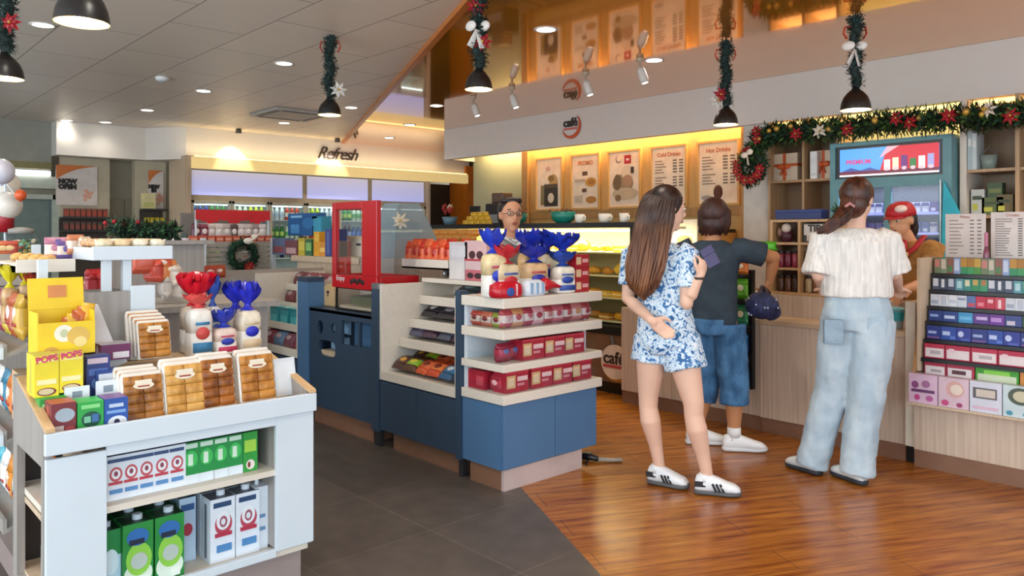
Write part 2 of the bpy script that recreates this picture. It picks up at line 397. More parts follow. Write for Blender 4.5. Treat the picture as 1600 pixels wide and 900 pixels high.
# track spots on the orange ceiling
for (px, py), lb in zip([(740, 150), (800, 135), (915, 112), (1000, 90)], ['far left', 'second from left', 'third from left', 'far right']):
    c = W(px, py, 2.97); c.z = 2.969
    t = thing('ceiling_spot', c, 'small white adjustable spot under orange ceiling, %s of the four' % lb, 'spotlight')
    MB().lathe([(.035, 0), (.035, -.03), (.012, -.035), (.012, -.10)], c, 14).build('mount', H('#b8a48c'), t, smooth=True)
    d = Vector((.25, .2, -1)).normalized()
    b = MB(); p0 = c+Vector((0, 0, -.09)); b.tube([p0, p0+d*.03, p0+d*.12, p0+d*.15], [.025, .04, .042, .036], 14); b.build('lamp_head', H('#d8d2c8'), t, smooth=True)
    b = MB(); b.tube([p0+d*.146, p0+d*.153], [.031, .028], 12); b.build('bulb', M_lamp, t)

# pendants
def leafy(mb, path, R, n, size, mats, rnd, flat=False):
    """needle tufts around a polyline"""
    seg = [(path[i], path[i+1]) for i in range(len(path)-1)]
    for k in range(n):
        a, c = rnd.choice(seg); p = a.lerp(c, rnd.random()); d = Vector((rnd.gauss(0, 1), rnd.gauss(0, 1), rnd.gauss(0, 1))).normalized()
        t = (c-a).normalized(); d = (d-t*d.dot(t)*.6).normalized(); s = d.cross(t); s = s.normalized() if s.length > .01 else Vector((1, 0, 0))
        q = p+d*R*rnd.uniform(.25, 1); ln = size*rnd.uniform(.7, 1.3); w = ln*.22
        e = (d+t*rnd.uniform(-.8, .8)).normalized()
        mb.add([q-s*w*.4, q+e*ln*.5-s*w, q+e*ln, q+e*ln*.5+s*w, q+s*w*.4], [(0, 1, 2, 3, 4)], rnd.choice(mats))
def poinsettia(mb, c, r, nrm, m, mc, rnd):
    nrm = nrm.normalized(); a = nrm.cross(Vector((.3, .2, 1))).normalized(); b_ = nrm.cross(a)
    for lay, (rr, z, cnt) in enumerate([(1, 0, 7), (.65, .25, 6)]):
        for k in range(cnt):
            th = 2*PI*k/cnt+lay*.4+rnd.uniform(-.1, .1); d = a*math.cos(th)+b_*math.sin(th); s = -a*math.sin(th)+b_*math.cos(th)
            o = c+nrm*r*z*.5
            mb.add([o, o+d*r*rr*.5+s*r*.2*rr+nrm*r*.18, o+d*r*rr+nrm*r*.05, o+d*r*rr*.5-s*r*.2*rr+nrm*r*.18], [(0, 1, 2, 3)], m)
    mb.ell(c+nrm*r*.3, (r*.13,)*3, 8, 5, mc)
G1, G2, G3 = H('#1d2f2b', .8), H('#2b443c', .8), H('#4a5d58', .8)
RED, GOLD, ORG = H('#a51622', .5), H('#c9a24a', .4, metal=.4), H('#cf4a2c', .5)
def pendant(x, y, zb, D, label, deco, top=ZC, garl=True, seed=1):
    rnd = random.Random(seed); t = thing('pendant_lamp', (x, y, zb), label, 'pendant lamp'); c = Vector((x, y, zb)); r = D/2; h = D*.72
    prof = [(r, 0), (r*.985, h*.12), (r*.93, h*.35), (r*.78, h*.62), (r*.52, h*.84), (r*.28, h*.97), (r*.2, h*1.12), (.018, h*1.2)]
    inn = [(.01, h*.9), (r*.7, h*.6), (r*.88, h*.3), (r*.96, 0)]
    MB().lathe(prof, c, 28, cap=False).build('shade', H('#1f1c1b', .35), t, smooth=True)
    MB().lathe(inn+[(r, 0)], c, 28, cap=False).build('shade_lining', mat('cream_enamel', '#f0d8a4', .4, var=0), t, smooth=True)
    MB().ell(c+Vector((0, 0, h*.33)), (r*.42, r*.42, r*.42)).build('bulb', mat('warm_bulb', '#ffe0a8', .5, emit=9, var=0), t, smooth=True)
    MB().tube([c+Vector((0, 0, h*1.1)), Vector((x, y, top))], .006, 8).build('cable', M_black, t)
    l = bpy.data.lights.new('pendant_bulb', 'POINT'); l.energy = 9; l.color = (1, .8, .5); l.shadow_soft_size = .03
    o = bpy.data.objects.new('pendant_bulb', l); COL.objects.link(o); o.location = c+Vector((0, 0, .01))
    if not garl: return
    zt = top-.02; path = [c+Vector((0, 0, h*1.15+(zt-zb-h*1.15)*k/10)) for k in range(11)]
    path = [p+Vector((.012*math.sin(k*1.7), .012*math.cos(k*1.3), 0)) for k, p in enumerate(path)]
    g = MB(); g.tube(path, [.034]*11, 8, G1); leafy(g, path, .052, 1700, .026, [G1, G1, G2, G2, G3], rnd)
    g.build('tinsel_garland', None, t)
    for kind, f, side in deco:
        p = path[0].lerp(path[-1], f); fr = -FWD
        b = MB()
        if kind == 'bow':       # white ribbon bow
            b.ell(p+fr*.05+RGT*(.045+side)+UP*.03, (.05, .02, .035), m=H('#e9e4dc')); b.ell(p+fr*.05-RGT*(.045-side)+UP*.03, (.05, .02, .035), m=H('#e9e4dc'))
            b.tube([p+fr*.06+RGT*side, p+fr*.06+RGT*(side-.05)-UP*.11], [(.02, .004), (.028, .004)], 8, H('#e9e4dc')); b.tube([p+fr*.06+RGT*side, p+fr*.06+RGT*(side+.03)-UP*.12], [(.02, .004), (.025, .004)], 8, H('#e9e4dc'))
            b.build('white_bow', None, t, smooth=True)
        elif kind == 'rib':     # orange ribbon loops both sides
            for sg in (-1, 1): b.tube([p+RGT*sg*.03+UP*.03, p+RGT*sg*.075+UP*.04, p+RGT*sg*.085-UP*.01, p+RGT*sg*.06-UP*.05], [(.016, .005)]*4, 8, ORG)
            b.build('orange_ribbon', None, t, smooth=True)
        elif kind == 'flower':
            poinsettia(b, p+fr*.04+RGT*side, .07, fr, RED, GOLD, rnd); b.build('red_flower', None, t)
        elif kind == 'star':
            poinsettia(b, p+fr*.03+RGT*side, .075, fr+RGT*.4, H('#e4ded4'), GOLD, rnd); b.build('white_flower', None, t)
p = J(515, 180, 6.39); pendant(p.x, p.y, p.z, .19, 'black dome pendant with dark tinsel and orange ribbon over the white ceiling side', [('rib', .86, 0), ('star', .1, .07)], seed=1)
p = J(748, 140, 5.1); pendant(p.x, p.y, p.z, .185, 'black dome pendant with big white bow at the orange ceiling edge', [('bow', .44, -.01), ('flower', .3, .02), ('flower', .75, -.02)], seed=2)
p = J(1134, 195, 6.39); pendant(p.x, p.y, p.z, .20, 'black dome pendant with red flower and small orange ribbon above the man', [('rib', .8, 0), ('flower', .15, -.06), ('star', .06, -.09)], seed=3, top=2.97)
p = J(1337, 172, 5.66); pendant(p.x, p.y, p.z, .215, 'black dome pendant with white ribbon tails above the woman in white', [('rib', .78, 0), ('bow', .5, -.03)], seed=4, top=2.97)
p = J(128, 36, 3.5); pendant(p.x, p.y, p.z, .232, 'large plain black dome pendant with lit cream lining at top left', [], garl=False, seed=5)
p = J(8, 123, 4.6); pendant(p.x, p.y, p.z, .2, 'black dome pendant with tinsel cut by the left edge of the picture', [('flower', .3, .05)], seed=6)

# signs
def roundlogo(name, label, c, r, ax, parent_y):
    """round cafe sign, white disc with the word, a red strip and an orange crescent; faces -Y"""
    t = thing(name, (c[0], c[1], c[2]), label, 'sign'); c = Vector(c)
    return t
t = thing('cafe_sign', WY(893, 197, 7.34), 'round cafe word logo with red crescent on the white fascia', 'sign'); c = Vector(t.location)
b = MB(); k = 26; r = .165
pts = [(c.x+r*math.cos(a), c.z+r*math.sin(a)) for a in [math.radians(-150+i*190/k) for i in range(k+1)]]+[(c.x-.02+r*.93*math.cos(a), c.z+.03+r*.93*math.sin(a)) for a in [math.radians(40-i*190/k) for i in range(k+1)]]
for i in range(k):
    a0, a1, b1, b0 = pts[i], pts[i+1], pts[2*k-i], pts[2*k+1-i]
    b.prism([a0, a1, b1, b0], 'y', c.y-.012, c.y, H('#cf5a34'))
b.build('orange_crescent', None, t)
text('lettering', 'café', H('#39302c'), t, (c.x-.02, c.y-.002, c.z+.045), .155, ext=.006, bold=.004)
B('red_strip', t, H('#cf6a5a'), (c.x-.14, c.x+.09, c.y-.01, c.y, c.z-.045, c.z-.02))
t = thing('refresh_sign', WX(527, 241, -12.08), 'dark cursive Refresh lettering on the white header', 'sign'); c = Vector(t.location)
text('lettering', 'Refresh', H('#3a2c24'), t, (c.x, c.y, c.z), .30, rz=PI/2, ext=.01, shear=.45, space=.86)
# ------------------------------------------------------------ product makers
def onX(X, px0, px1, pyt, pyb):
    a, c = WX(px0, pyb, X), WX(px1, pyb, X); m = (px0+px1)/2
    return Vector((X, (a.y+c.y)/2, WX(m, pyb, X).z)), abs(c.y-a.y), WX(m, pyt, X).z-WX(m, pyb, X).z
def onY(Y, px0, px1, pyt, pyb):
    a, c = WY(px0, pyb, Y), WY(px1, pyb, Y); m = (px0+px1)/2
    return Vector(((a.x+c.x)/2, Y, WY(m, pyb, Y).z)), abs(c.x-a.x), WY(m, pyt, Y).z-WY(m, pyb, Y).z
def deco_on(b, w, h, yf, deco):
    for k, (s, u0, v0, u1, v1, c) in enumerate(deco):
        m = H(c) if isinstance(c, str) else c
        x0, x1, z0, z1 = -w/2+w*u0, -w/2+w*u1, h*v0, h*v1; y = yf-.0006*(k+1)
        if s == 'r': b.box(x0, x1, y, yf, z0, z1, m)
        else:
            n = 18; cx, cz, rx, rz = (x0+x1)/2, (z0+z1)/2, (x1-x0)/2, (z1-z0)/2
            b.prism([(cx+rx*math.cos(2*PI*i/n), cz+rz*math.sin(2*PI*i/n)) for i in range(n)], 'y', y, yf, m)
def carton(name, label, cat, loc, w, d, h, rz, col, deco=(), group=None, top=None, cap=None, capx=0, ledge=None, tilt=0):
    b = MB(); m = H(col)
    b.box(-w/2, w/2, -d/2, d/2, 0, h, m)
    if top: b.box(-w/2+.001, w/2-.001, -d/2+.001, d/2-.001, h, h+.001, H(top))
    deco_on(b, w, h, -d/2, deco)
    # folded seam on the side
    b.box(w/2, w/2+.0006, -d*.1, d*.1, h*.05, h*.9, H(top or col)); b.box(-w/2-.0006, -w/2, -d*.1, d*.1, h*.05, h*.9, H(top or col))
    o = b.build(name); o.location = loc; o.rotation_euler = (tilt, 0, rz); tag(o, label, cat, group)
    if cap:
        b = MB(); b.lathe([(w*.17, 0), (w*.17, h*.075), (w*.14, h*.085)], (capx*w, 0, h), 14, H(cap)); c = b.build('cap', None); c.parent = o
    return o
def sup(mb, c, w, d, z, p, n, m):
    pass
def pillow_rings(w, d, h, prof, n=18, e=.55):
    rings = []
    for t, sw, sd in prof:
        ring = []
        for i in range(n):
            a = 2*PI*i/n; ca, sa = math.cos(a), math.sin(a)
            ring.append(Vector((w/2*sw*math.copysign(abs(ca)**e, ca), d/2*sd*math.copysign(abs(sa)**e, sa), h*t)))
        rings.append(ring)
    return rings
def pouch(name, label, cat, loc, w, d, h, rz, cols, group=None, lean=0, seed=0, deco=True, shiny=.3):
    """sealed snack pouch, bulging middle and crimped ends"""
    rnd = random.Random(seed); c = [H(x, shiny) for x in cols]; b = MB()
    pr = [(0, .96, .05), (.06, .96, .12), (.12, 1, .5), (.3, .95, .95), (.5, .94, 1), (.7, .95, .9), (.88, 1, .45), (.94, .97, .1), (1, .97, .05)]
    R = pillow_rings(w, d, h, pr)
    for r in R:
        for v in r: v.y += rnd.uniform(-.04, .04)*d; v.x += rnd.uniform(-.01, .01)*w
    b.loft(R[:4], c[0]); b.loft(R[3:6], c[1 % len(c)], cap=False); b.loft(R[5:], c[0])
    if deco and len(c) > 2:
        b.ell((0, -d*.44, h*.55), (w*.27, d*.10, h*.17), 12, 7, c[2])
        if len(c) > 3: b.box(-w*.3, w*.3, -d*.5, -d*.38, h*.3, h*.38, c[3])
    o = b.build(name, smooth=True); o.location = loc; o.rotation_euler = (lean, 0, rz); return tag(o, label, cat, group)
def loaf(label, loc, w, d, h, rz, bodycol, printcol, topcol, group=None, seed=0, lean=0, toph=.36, label2='#f0ece4'):
    rnd = random.Random(seed); t = thing('bread_loaf', loc, label, 'bread', group)
    b = MB(); hb = h*(1-toph)
    R = pillow_rings(w, d, hb, [(0, .9, .9), (.04, 1, 1), (.5, .98, .98), (.8, 1, 1), (.93, .9, .92), (1, .55, .6)], 20, .45)
    for r in R:
        for v in r: v.x += rnd.uniform(-.015, .015)*w; v.y += rnd.uniform(-.02, .02)*d
    b.loft(R[:3], H(label2, .25)); b.loft(R[2:], mat('bread_in_bag_'+bodycol[1:], bodycol, .25, scale=30, var=.08), cap=True)
    deco_on(b, w, hb, -d/2-.002, [('r', .08, .1, .92, .3, printcol), ('e', .2, .36, .8, .62, topcol), ('r', .2, .66, .8, .72, printcol)])
    o = b.build('bagged_loaf', None, smooth=True); o.parent = t
    b = MB(); R = []
    n = 22
    for tt, rr in [(0, .34), (.16, .15), (.28, .14), (.5, .36), (.75, .5), (1, .54)]:
        R.append([Vector((w*rr*math.cos(2*PI*i/n)*(1+.30*math.sin(i*2.6+seed)*tt), w*rr*.85*math.sin(2*PI*i/n)*(1+.25*math.cos(i*3.1)*tt), hb+h*toph*tt*(1+.22*math.sin(i*1.9+seed*2)*tt))) for i in range(n)])
    b.loft(R, H(topcol, .25), cap=False)
    R2 = [[v*1 for v in r] for r in R]
    b.loft([[Vector((v.x*.6, v.y*.6, v.z)) for v in R[4]], [Vector((v.x*.5, v.y*.5, v.z*.99)) for v in R[5]]], H(topcol, .25), cap=True)
    o = b.build('twisted_top', None, smooth=True); o.parent = t
    t.rotation_euler = (lean, 0, rz); return t
PX, NY = PI/2, 0.0          # facing +X, facing -Y

# ------------------------------------------------------------ foreground gondola
X0 = -2.75; YL, YR = .56, 1.48
t = thing('display_gondola', (X0-.4, (YL+YR)/2, 0), 'white and wood display gondola in the foreground with slanted bin and open cupboard', 'display shelf')
b = MB()
b.box(X0-.02, X0, YL, .735, .14, .64); b.box(X0-.02, X0, 1.325, YR, .14, .67); b.box(X0-.02, X0, .735, 1.325, .62, .67); b.box(X0-.02, X0, .735, 1.325, .12, .15)
b.build('front_frame', M_white, t, bevel=.002)
B('bin_lip', t, M_white, (X0-.004, X0+.016, YL-.005, YR+.005, .655, .725), bevel=.003)
B('kickplate', t, M_kickg, (X0-.6, X0-.03, YL+.05, YR-.04, 0, .13))
side = [(X0-.021, .655), (X0-.021, .735), (X0-.42, .84), (X0-.66, .86), (X0-.66, .13), (X0-.02, .13), (X0-.02, .655)]
for y, nm in ((YL-.003, 0), (YR-.022, 1)):
    if nm == 0:   # near end has an open niche
        b = MB(); b.prism([(X0-.021, .61), (X0-.021, .65), (X0-.005,.65), (X0-.005, .735), (X0-.42, .84), (X0-.49, .845), (X0-.49, .61)], 'y', y, y+.025)
        b.box(X0-.05, X0-.021, y, y+.025, .13, .61); b.box(X0-.49, X0-.42, y, y+.025, .13, .61); b.box(X0-.42, X0-.05, y, y+.025, .12, .15)
    else:
        b = MB(); b.prism(side, 'y', y, y+.025)
    b.build('side_panel', M_greyl, t, label='grey laminate side panel')
    b = MB(); b.prism([(X0+.012, .727), (X0+.012, .739), (X0-.42, .848), (X0-.42, .836)], 'y', y-.001, y+.026); b.build('wood_edging', wood_grain('pine_edge', '#d6b184', '#c9a374', 'x'), t)
for z, th in ((.45, .022), (.135, .02)):
    B('shelf', t, M_cream, (X0-.5, X0-.012, .58, 1.46, z-th, z))
B('back_panel', t, M_dark, (X0-.52, X0-.5, .58, 1.46, .13, .66)); B('divider', t, M_greyl, (X0-.5, X0-.02, .715, .735, .15, .64)); B('divider', t, M_greyl, (X0-.5, X0-.02, 1.325, 1.345, .15, .64))
b = MB(); b.prism([(X0-.01, .655), (X0-.01, .67), (X0-.33, .70), (X0-.33, .83), (X0-.655, .84), (X0-.655, .655)], 'y', YL+.022, YR-.022); b.build('stepped_bin_deck', wood_grain('pine_deck', '#cfb08a', '#c0a07a', 'y'), t)

# risers behind and the high pastry tray
t2 = thing('pastry_tray_stand', (-3.45, .98, .86), 'white post stand holding the high pastry tray above the foreground gondola', 'display stand')
a = onX(-3.3, 205, 243, 445, 530)
B('white_box_column', t2, M_white, (-3.42, -3.3, a[0].y-a[1]/2, a[0].y+a[1]/2, .84, 1.14), bevel=.003)
B('grey_box_side', t2, M_greyl, (-3.5, -3.31, .82, a[0].y-a[1]/2, .84, 1.12))
for px in (166, 197, 66): 
    q = WX(px, 410, -3.36); B('post', t2, M_white, (q.x-.016, q.x+.016, q.y-.016, q.y+.016, .84 if px > 100 else .9, 1.25))
tr = MB(); ya, yb = WX(145, 400, -3.3).y, WX(270, 400, -3.3).y
tr.box(-3.705, -3.315, ya+.014, yb-.014, 1.247, 1.262); tr.box(-3.315, -3.3, ya, yb, 1.245, 1.30); tr.box(-3.72, -3.315, ya, ya+.014, 1.245, 1.295); tr.box(-3.72, -3.315, yb-.014, yb, 1.245, 1.295)
tr.build('front_tray', M_white, t2, bevel=.002)
tr = MB(); q0 = ya-.03
tr.box(-4.25, -3.45, q0-.20, q0-.0, 1.20, 1.225); tr.box(-3.45, -3.43, q0-.20, q0, 1.20, 1.25); tr.box(-4.25, -3.45, q0-.2, q0-.185, 1.2, 1.235)
tr.build('side_tray', M_cream, t2)
# pastries wrapped in clear film
rnd = random.Random(3)
proto = None
cols = ['#e6c79a', '#ecd9b4', '#dba877', '#f0e4ca', '#e0b98a']
for r in range(10):
    for k in range(4):
        y = ya+.05+k*(yb-ya-.10)/3; x = -3.345-(r % 5)*.072; z = 1.264+(.034 if r > 4 else 0)
        b = MB(); c = cols[rnd.randrange(5)]
        b.loft(pillow_rings(.064, .056, .031, [(0, .8, .8), (.3, 1, 1), (.7, .95, .9), (1, .4, .4)], 14, .8), mat('pastry_'+c[1:], c, .35, scale=40, var=.12))
        b.add([(-.028, -.008, .02), (-.034, -.015, .028), (-.034, .015, .028), (-.028, .008, .02)], [(0, 1, 2, 3)], H('#efe9df', .2)); b.add([(.028, -.008, .02), (.034, -.015, .028), (.034, .015, .028), (.028, .008, .02)], [(0, 1, 2, 3)], H('#efe9df', .2))
        o = b.build('wrapped_pastry', smooth=True); o.location = (x, y, z); o.rotation_euler = (0, 0, rnd.uniform(-.25, .25)+PI/2)
        tag(o, 'small wrapped golden pastry on the high white tray of the foreground stand', 'pastry', 'wrapped pastries on the high white tray')
for k in range(7):
    o = MB().ell((0, 0, .02), (.035, .028, .02), m=mat('bun_gold', '#d8a860', .4, scale=20)).build('wrapped_bun', smooth=True); o.location = (-3.50-.09*k, q0-.09+.03*(k % 2), 1.225)
    tag(o, 'golden bun on the cream side tray behind the yellow display box', 'bun', 'buns on the cream side tray')
for k, c in enumerate(['#b8748c', '#6d5a9c', '#d88f6a', '#e8d8c0', '#c98a5a']):
    a = WX(88+k*15, 392-k, -3.62); pouch('snack_pouch', 'small %s snack pouch heaped at the left end of the high tray' % ['pink', 'violet', 'salmon', 'ivory', 'tan'][k], 'snack', (a.x, a.y, 1.262 if a.y > ya else 1.235), .09, .04, .10-.008*k, PX+.3*k, [c, '#e6d6c8', c], seed=k)

# clear packs of crackers in the bin (several behind one another)
def crackers(mname, c1, c2):
    return mat(mname, c1, .4, col2=c2, scale=28, stretch=(1, 1, .5), bump=.5)
CR = [crackers('cracker_brown', '#b87a35', '#7a4515'), crackers('cracker_pale', '#dca757', '#b77f34'), crackers('cracker_glazed', '#a8601c', '#6e3809'), crackers('cracker_amber', '#c48436', '#935614')]
M_clam = mat('clear_pack_rim', '#e9e2d6', .15, var=.02)
def cracker_pack(label, pos, w, h, m, group, lean=-.2):
    t = thing('cracker_pack', pos, label, 'crackers', group); d = .028; b = MB()
    b.loft(pillow_rings(w, d, h, [(0, .96, 1), (.01, 1, 1), (.9, 1, 1), (.97, .95, .9), (1, .9, .8)], 24, .3), M_clam); o = b.build('clear_tray', smooth=False); o.parent = t
    b = MB(); nx = 2
    for i in range(nx):
        for j in range(5):
            x0 = -w*.46+i*w*.46; z0 = h*.03+j*h*.182
            if i == j == 0: b.box(-w*.45, w*.45, -d/2-.002, -d/2, h*.03, h*.93, m)
            b.loft([[Vector((p.x+x0+w*.23, -d/2-.003-p.z, p.y+z0+h*.08)) for p in r] for r in pillow_rings(w*.465, h*.185, .005, [(0, 1, 1), (.6, .98, .97), (1, .92, .90)], 18, .3)], m)
    o = b.build('crackers', smooth=True); o.parent = t
    b = MB(); deco_on(b, w, h, -d/2-.011, [('r', .3, .76, .7, .84, '#f2e6d0'), ('e', .25, .66, .75, .80, '#efe2c9'), ('r', .36, .70, .64, .73, '#a33f2a')]); o = b.build('printed_label'); o.parent = t
    t.rotation_euler = (lean, 0, PX); return t
for (x0, x1, yt, yb, X, mi, n, lb) in [(190, 258, 578, 660, -2.86, 0, 3, 'dark brown crackers at left of the front row'), (256, 322, 560, 648, -2.86, 1, 2, 'pale golden crackers second in the front row'),
        (313, 368, 552, 636, -2.86, 2, 2, 'glazed dark crackers third in the front row'), (373, 431, 546, 626, -2.86, 3, 2, 'amber crackers at right of the front row'), (214, 268, 497, 560, -3.12, 3, 4, 'amber crackers standing alone on the upper step')]:
    for k in range(n):
        p, w, h = onX(X-k*.036, x0-k*3, x1-k*3, yt-k*2, yb-k*2); w = w*.97
        p.z = max(p.z, .675 if X > -3 else .83); 
        p.z += .006*k; p.y -= .006*k; cracker_pack('pack of %s%s' % (lb, '' if k == 0 else ', %s behind' % ['', 'next one', 'two', 'three'][k]), p+Vector((0, 0, .002*k)), w, h*.95, CR[mi], None)
p, w, h = onX(-2.9, 436, 456, 565, 618)
carton('white_sleeve', 'white upright card sleeve at the right end of the front cracker row', 'card', p, .09, .03, .15, PX, '#dfe6ec', [('r', .1, .1, .9, .9, '#e9eef2')], tilt=-.2)

# small boxes at the left end of the bin
def fx(label, cat, X, px, d, col, deco, name='small_box', group=None, zmin=.672, top=None, tilt=0):
    p, w, h = onX(X, *px); z1 = p.z+h; p.z = max(p.z, zmin); h = z1-p.z
    p.x -= d/2; return carton(name, label, cat, p, w, d, h, PX, col, deco, group, top, tilt=tilt)
fx('dark red chewing gum box with grey oval at the front left corner of the bin', 'box', -2.80, (80, 119, 630, 684), .09, '#7e2f33', [('e', .15, .45, .95, .85, '#a8b4bf'), ('r', .1, .1, .5, .35, '#d9c6c0'), ('r', .55, .1, .9, .3, '#b8494d')], top='#b8553f')
fx('bright green box with dark round emblem beside the dark red box', 'box', -2.80, (121, 162, 628, 677), .09, '#2fa84a', [('e', .15, .2, .9, .7, '#17503a'), ('r', .25, .35, .5, .55, '#7cc2a0'), ('r', .55, .35, .8, .6, '#3e6fa8'), ('r', .15, .8, .85, .92, '#8ee08c')], top='#3dc257')
fx('royal blue box with white peak emblem beside the green box', 'box', -2.80, (163, 200, 622, 668), .09, '#2756a8', [('e', .15, -.0, .95, .4, '#e6edf5'), ('e', .4, .1, .65, .3, '#232d4a'), ('r', .1, .5, .9, .6, '#7fa9e0'), ('r', .2, .7, .8, .82, '#c4d4ee')], top='#7d5b9a')
fx('low green box lying behind the dark red box', 'box', -2.90, (62, 105, 622, 662), .08, '#3aa045', [('r', .1, .1, .9, .4, '#5e3a28'), ('r', .1, .6, .9, .8, '#bfe6a8')], top='#44b44c')
fx('white price card over the bright green box', 'price card', -2.92, (101, 140, 604, 628), .004, '#eef3f6', [('r', .3, .3, .7, .7, '#8c99a5')], name='price_card', zmin=.7)
fx('white price card over the royal blue box', 'price card', -2.92, (150, 188, 594, 620), .004, '#eef3f6', [('r', .3, .3, .7, .7, '#8c99a5')], name='price_card', zmin=.7)
fx('navy box with pale band behind the two price cards, left', 'box', -2.98, (135, 172, 556, 622), .07, '#29397e', [('r', .05, .82, .9, .95, '#d9c2cf'), ('r', .1, .55, .9, .7, '#4f6fb8'), ('e', .2, .2, .8, .5, '#5d82c6')], zmin=.69)
fx('navy box with white stripe standing behind the right price card', 'box', -2.97, (150, 190, 578, 630), .06, '#25458f', [('r', .1, .7, .9, .9, '#dfe7f2'), ('e', .2, .2, .8, .6, '#4a78c4')], zmin=.69)
fx('maroon and grey box lying on the step beside the navy box', 'box', -3.1, (158, 204, 538, 562), .1, '#70285a', [('r', .4, .1, .95, .5, '#e6dfe2')], zmin=.83, top='#b5b3bb')
for (a, lb) in (((54, 92, 556, 620), 'left of the pair'), ((93, 130, 553, 612), 'right of the pair')):
    o = fx('yellow biscuit box with pink word under the big yellow display box, '+lb, 'box', -2.93, a, .12, '#f0d92c', [('e', .1, .02, .9, .22, '#7a2a20'), ('e', .15, .05, .8, .2, '#d9c39a'), ('r', .1, .3, .9, .42, '#f6ecb0'), ('r', .05, .85, .95, .9, '#f7e98a')], top='#c8bb55', zmin=.7)
    p = o.location; text('lettering', 'POPS', H('#d23a6a'), o, p, .028, bold=.0012, ext=.001); tt = o.children[-1]; tt.location = (0, -.0615, .125); tt.rotation_euler = (PI/2, -.12, 0)
# open yellow display box
p, w, h = onX(-3.05, 58, 148, 503, 556)
t = thing('display_box', p-Vector((.07, 0, 0)), 'big open yellow card display box with biscuit picture above the yellow boxes', 'display box')
YW = '#f3cf1a'; b = MB()
b.box(-w/2, w/2, -.075, .075, 0, h*.04, H(YW)); b.box(-w/2, w/2, -.075, -.071, 0, h, H(YW)); b.box(-w/2, -w/2+.004, -.07, .075, 0, h*1.3, H(YW)); b.box(w/2-.004, w/2, -.07, .075, 0, h*1.3, H(YW)); b.box(-w/2, w/2, .071, .075, 0, h*1.3, H(YW))
deco_on(b, w, h, -.075, [('e', .28, .42, .62, .92, '#f3efe0'), ('e', .38, .55, .52, .80, '#c9cfa8'), ('e', .5, .3, .9, .85, '#e0b757'), ('e', .62, .25, .85, .55, '#f1d98c'), ('r', .05, 0, .6, .18, '#efae1c'), ('e', .1, .05, .35, .3, '#d3a24b')])
o = b.build('box_body'); o.parent = t
b = MB(); X = Matrix.Translation((0, .075, h*1.3)) @ Matrix.Rotation(math.radians(-8), 4, 'X')
b.box(-w/2, w/2, -.003, 0, 0, h*.95, H(YW), X=X); b.box(-w*.15, w*.18, -.006, -.003, h*.35, h*.72, H('#d98a4a'), X=X); o = b.build('printed_lid'); o.parent = t
for k in range(5):
    b = MB(); b.loft(pillow_rings(.045, .03, .10, [(0, 1, .3), (.2, 1, 1), (.8, 1, 1), (1, 1, .2)], 12, .7), H(['#c96a2a', '#e6b53a', '#b5541f'][k % 3], .3)); o = b.build('biscuit_packet', smooth=True); o.parent = t; o.location = (w*.02+k*w*.09, .0, .03+k*.012); o.rotation_euler = (0, .2, 0)
t.rotation_euler = (0, 0, PX)
# support shelf under the display box
# leaning white card stand
p = WX(168, 520, -3.2); t = thing('card_holder', (p.x, p.y, .84), 'white leaning card holder right of the yellow display box', 'card holder')
X = Matrix.Translation((-3.2, p.y, .84)) @ Matrix.Rotation(.35, 4, 'X')
b = MB(); b.box(-.01, .01, -.06, .05, .02, .24, H('#d9d5d6'), X=X); b.build('card', None, t); b = MB(); b.box(-.03, .05, -.07, .06, 0, .03, M_white, X=X); b.build('foot', None, t)

# loaves behind crackers
fr = [(283, 330, 432, 548, '#d8c8b4', '#3f77b5', '#d3152b', 'white bag with red twisted top, leftmost of the bread in the foreground bin', -3.36),
      (292, 328, 462, 552, '#efe9df', '#3c84b4', '#d8524e', 'white printed bread bag in front of the red topped bag', -3.24),
      (322, 342, 436, 540, '#e9e4dc', '#2d5fae', '#2d54ad', 'blue topped narrow bread bag between the red top and the bright blue tops', -3.36),
      (332, 366, 486, 548, '#e8cfc0', '#c63a64', '#2a3fb5', 'bread bag with dark blue cone top and pink label in the foreground bin', -3.24),
      (352, 384, 445, 538, '#ede2cd', '#d56a72', '#2530c0', 'bread bag with bright blue ruffled top, second from the right', -3.36),
      (370, 404, 446, 548, '#efe3cb', '#e0c9a6', '#2630c4', 'cream bread bag with bright blue ruffled top at the right of the bin', -3.26)]
for k, (x0, x1, yt, yb, body, pr, tp, lb, X) in enumerate(fr):
    p, w, h = onX(X, x0, x1, yt, yb); p.z = .84; h = WX((x0+x1)/2, yt, X).z-.84
    loaf(lb, p, w, .09, h, PX, body, pr, tp, seed=k, toph=.38 if k != 1 else .2)
# clear wrapped rolls heap behind (pale orange and red top packs)
for k, (px, py) in enumerate([(250, 415), (262, 425), (275, 432), (258, 450), (240, 425), (270, 455), (225, 412), (150, 440), (160, 446), (143, 446)]):
    a = WX(px, py, -4.0); c = ['#d86040', '#e08a4a', '#e9dfd2', '#c9c2ba', '#c84a38', '#d9cfc4', '#d05a40', '#b02a30', '#c03038', '#a8242c'][k]
    p = a-Vector((0, 0, .05)); p.z = max(p.z, 1.001)
    pouch('wrapped_roll', ('%s wrapped snack roll heaped behind the white column' % ['orange red', 'amber', 'ivory', 'grey clear', 'brick red', 'pale grey', 'vermilion'][k]) if k < 7 else 'crimson wrapped sweet behind the yellow lid, %s of three' % ['middle', 'right', 'left'][k-7], 'snack', p, .11, .06, .11, PX+.5*k, [c, c, '#efe6da'], seed=k+40)
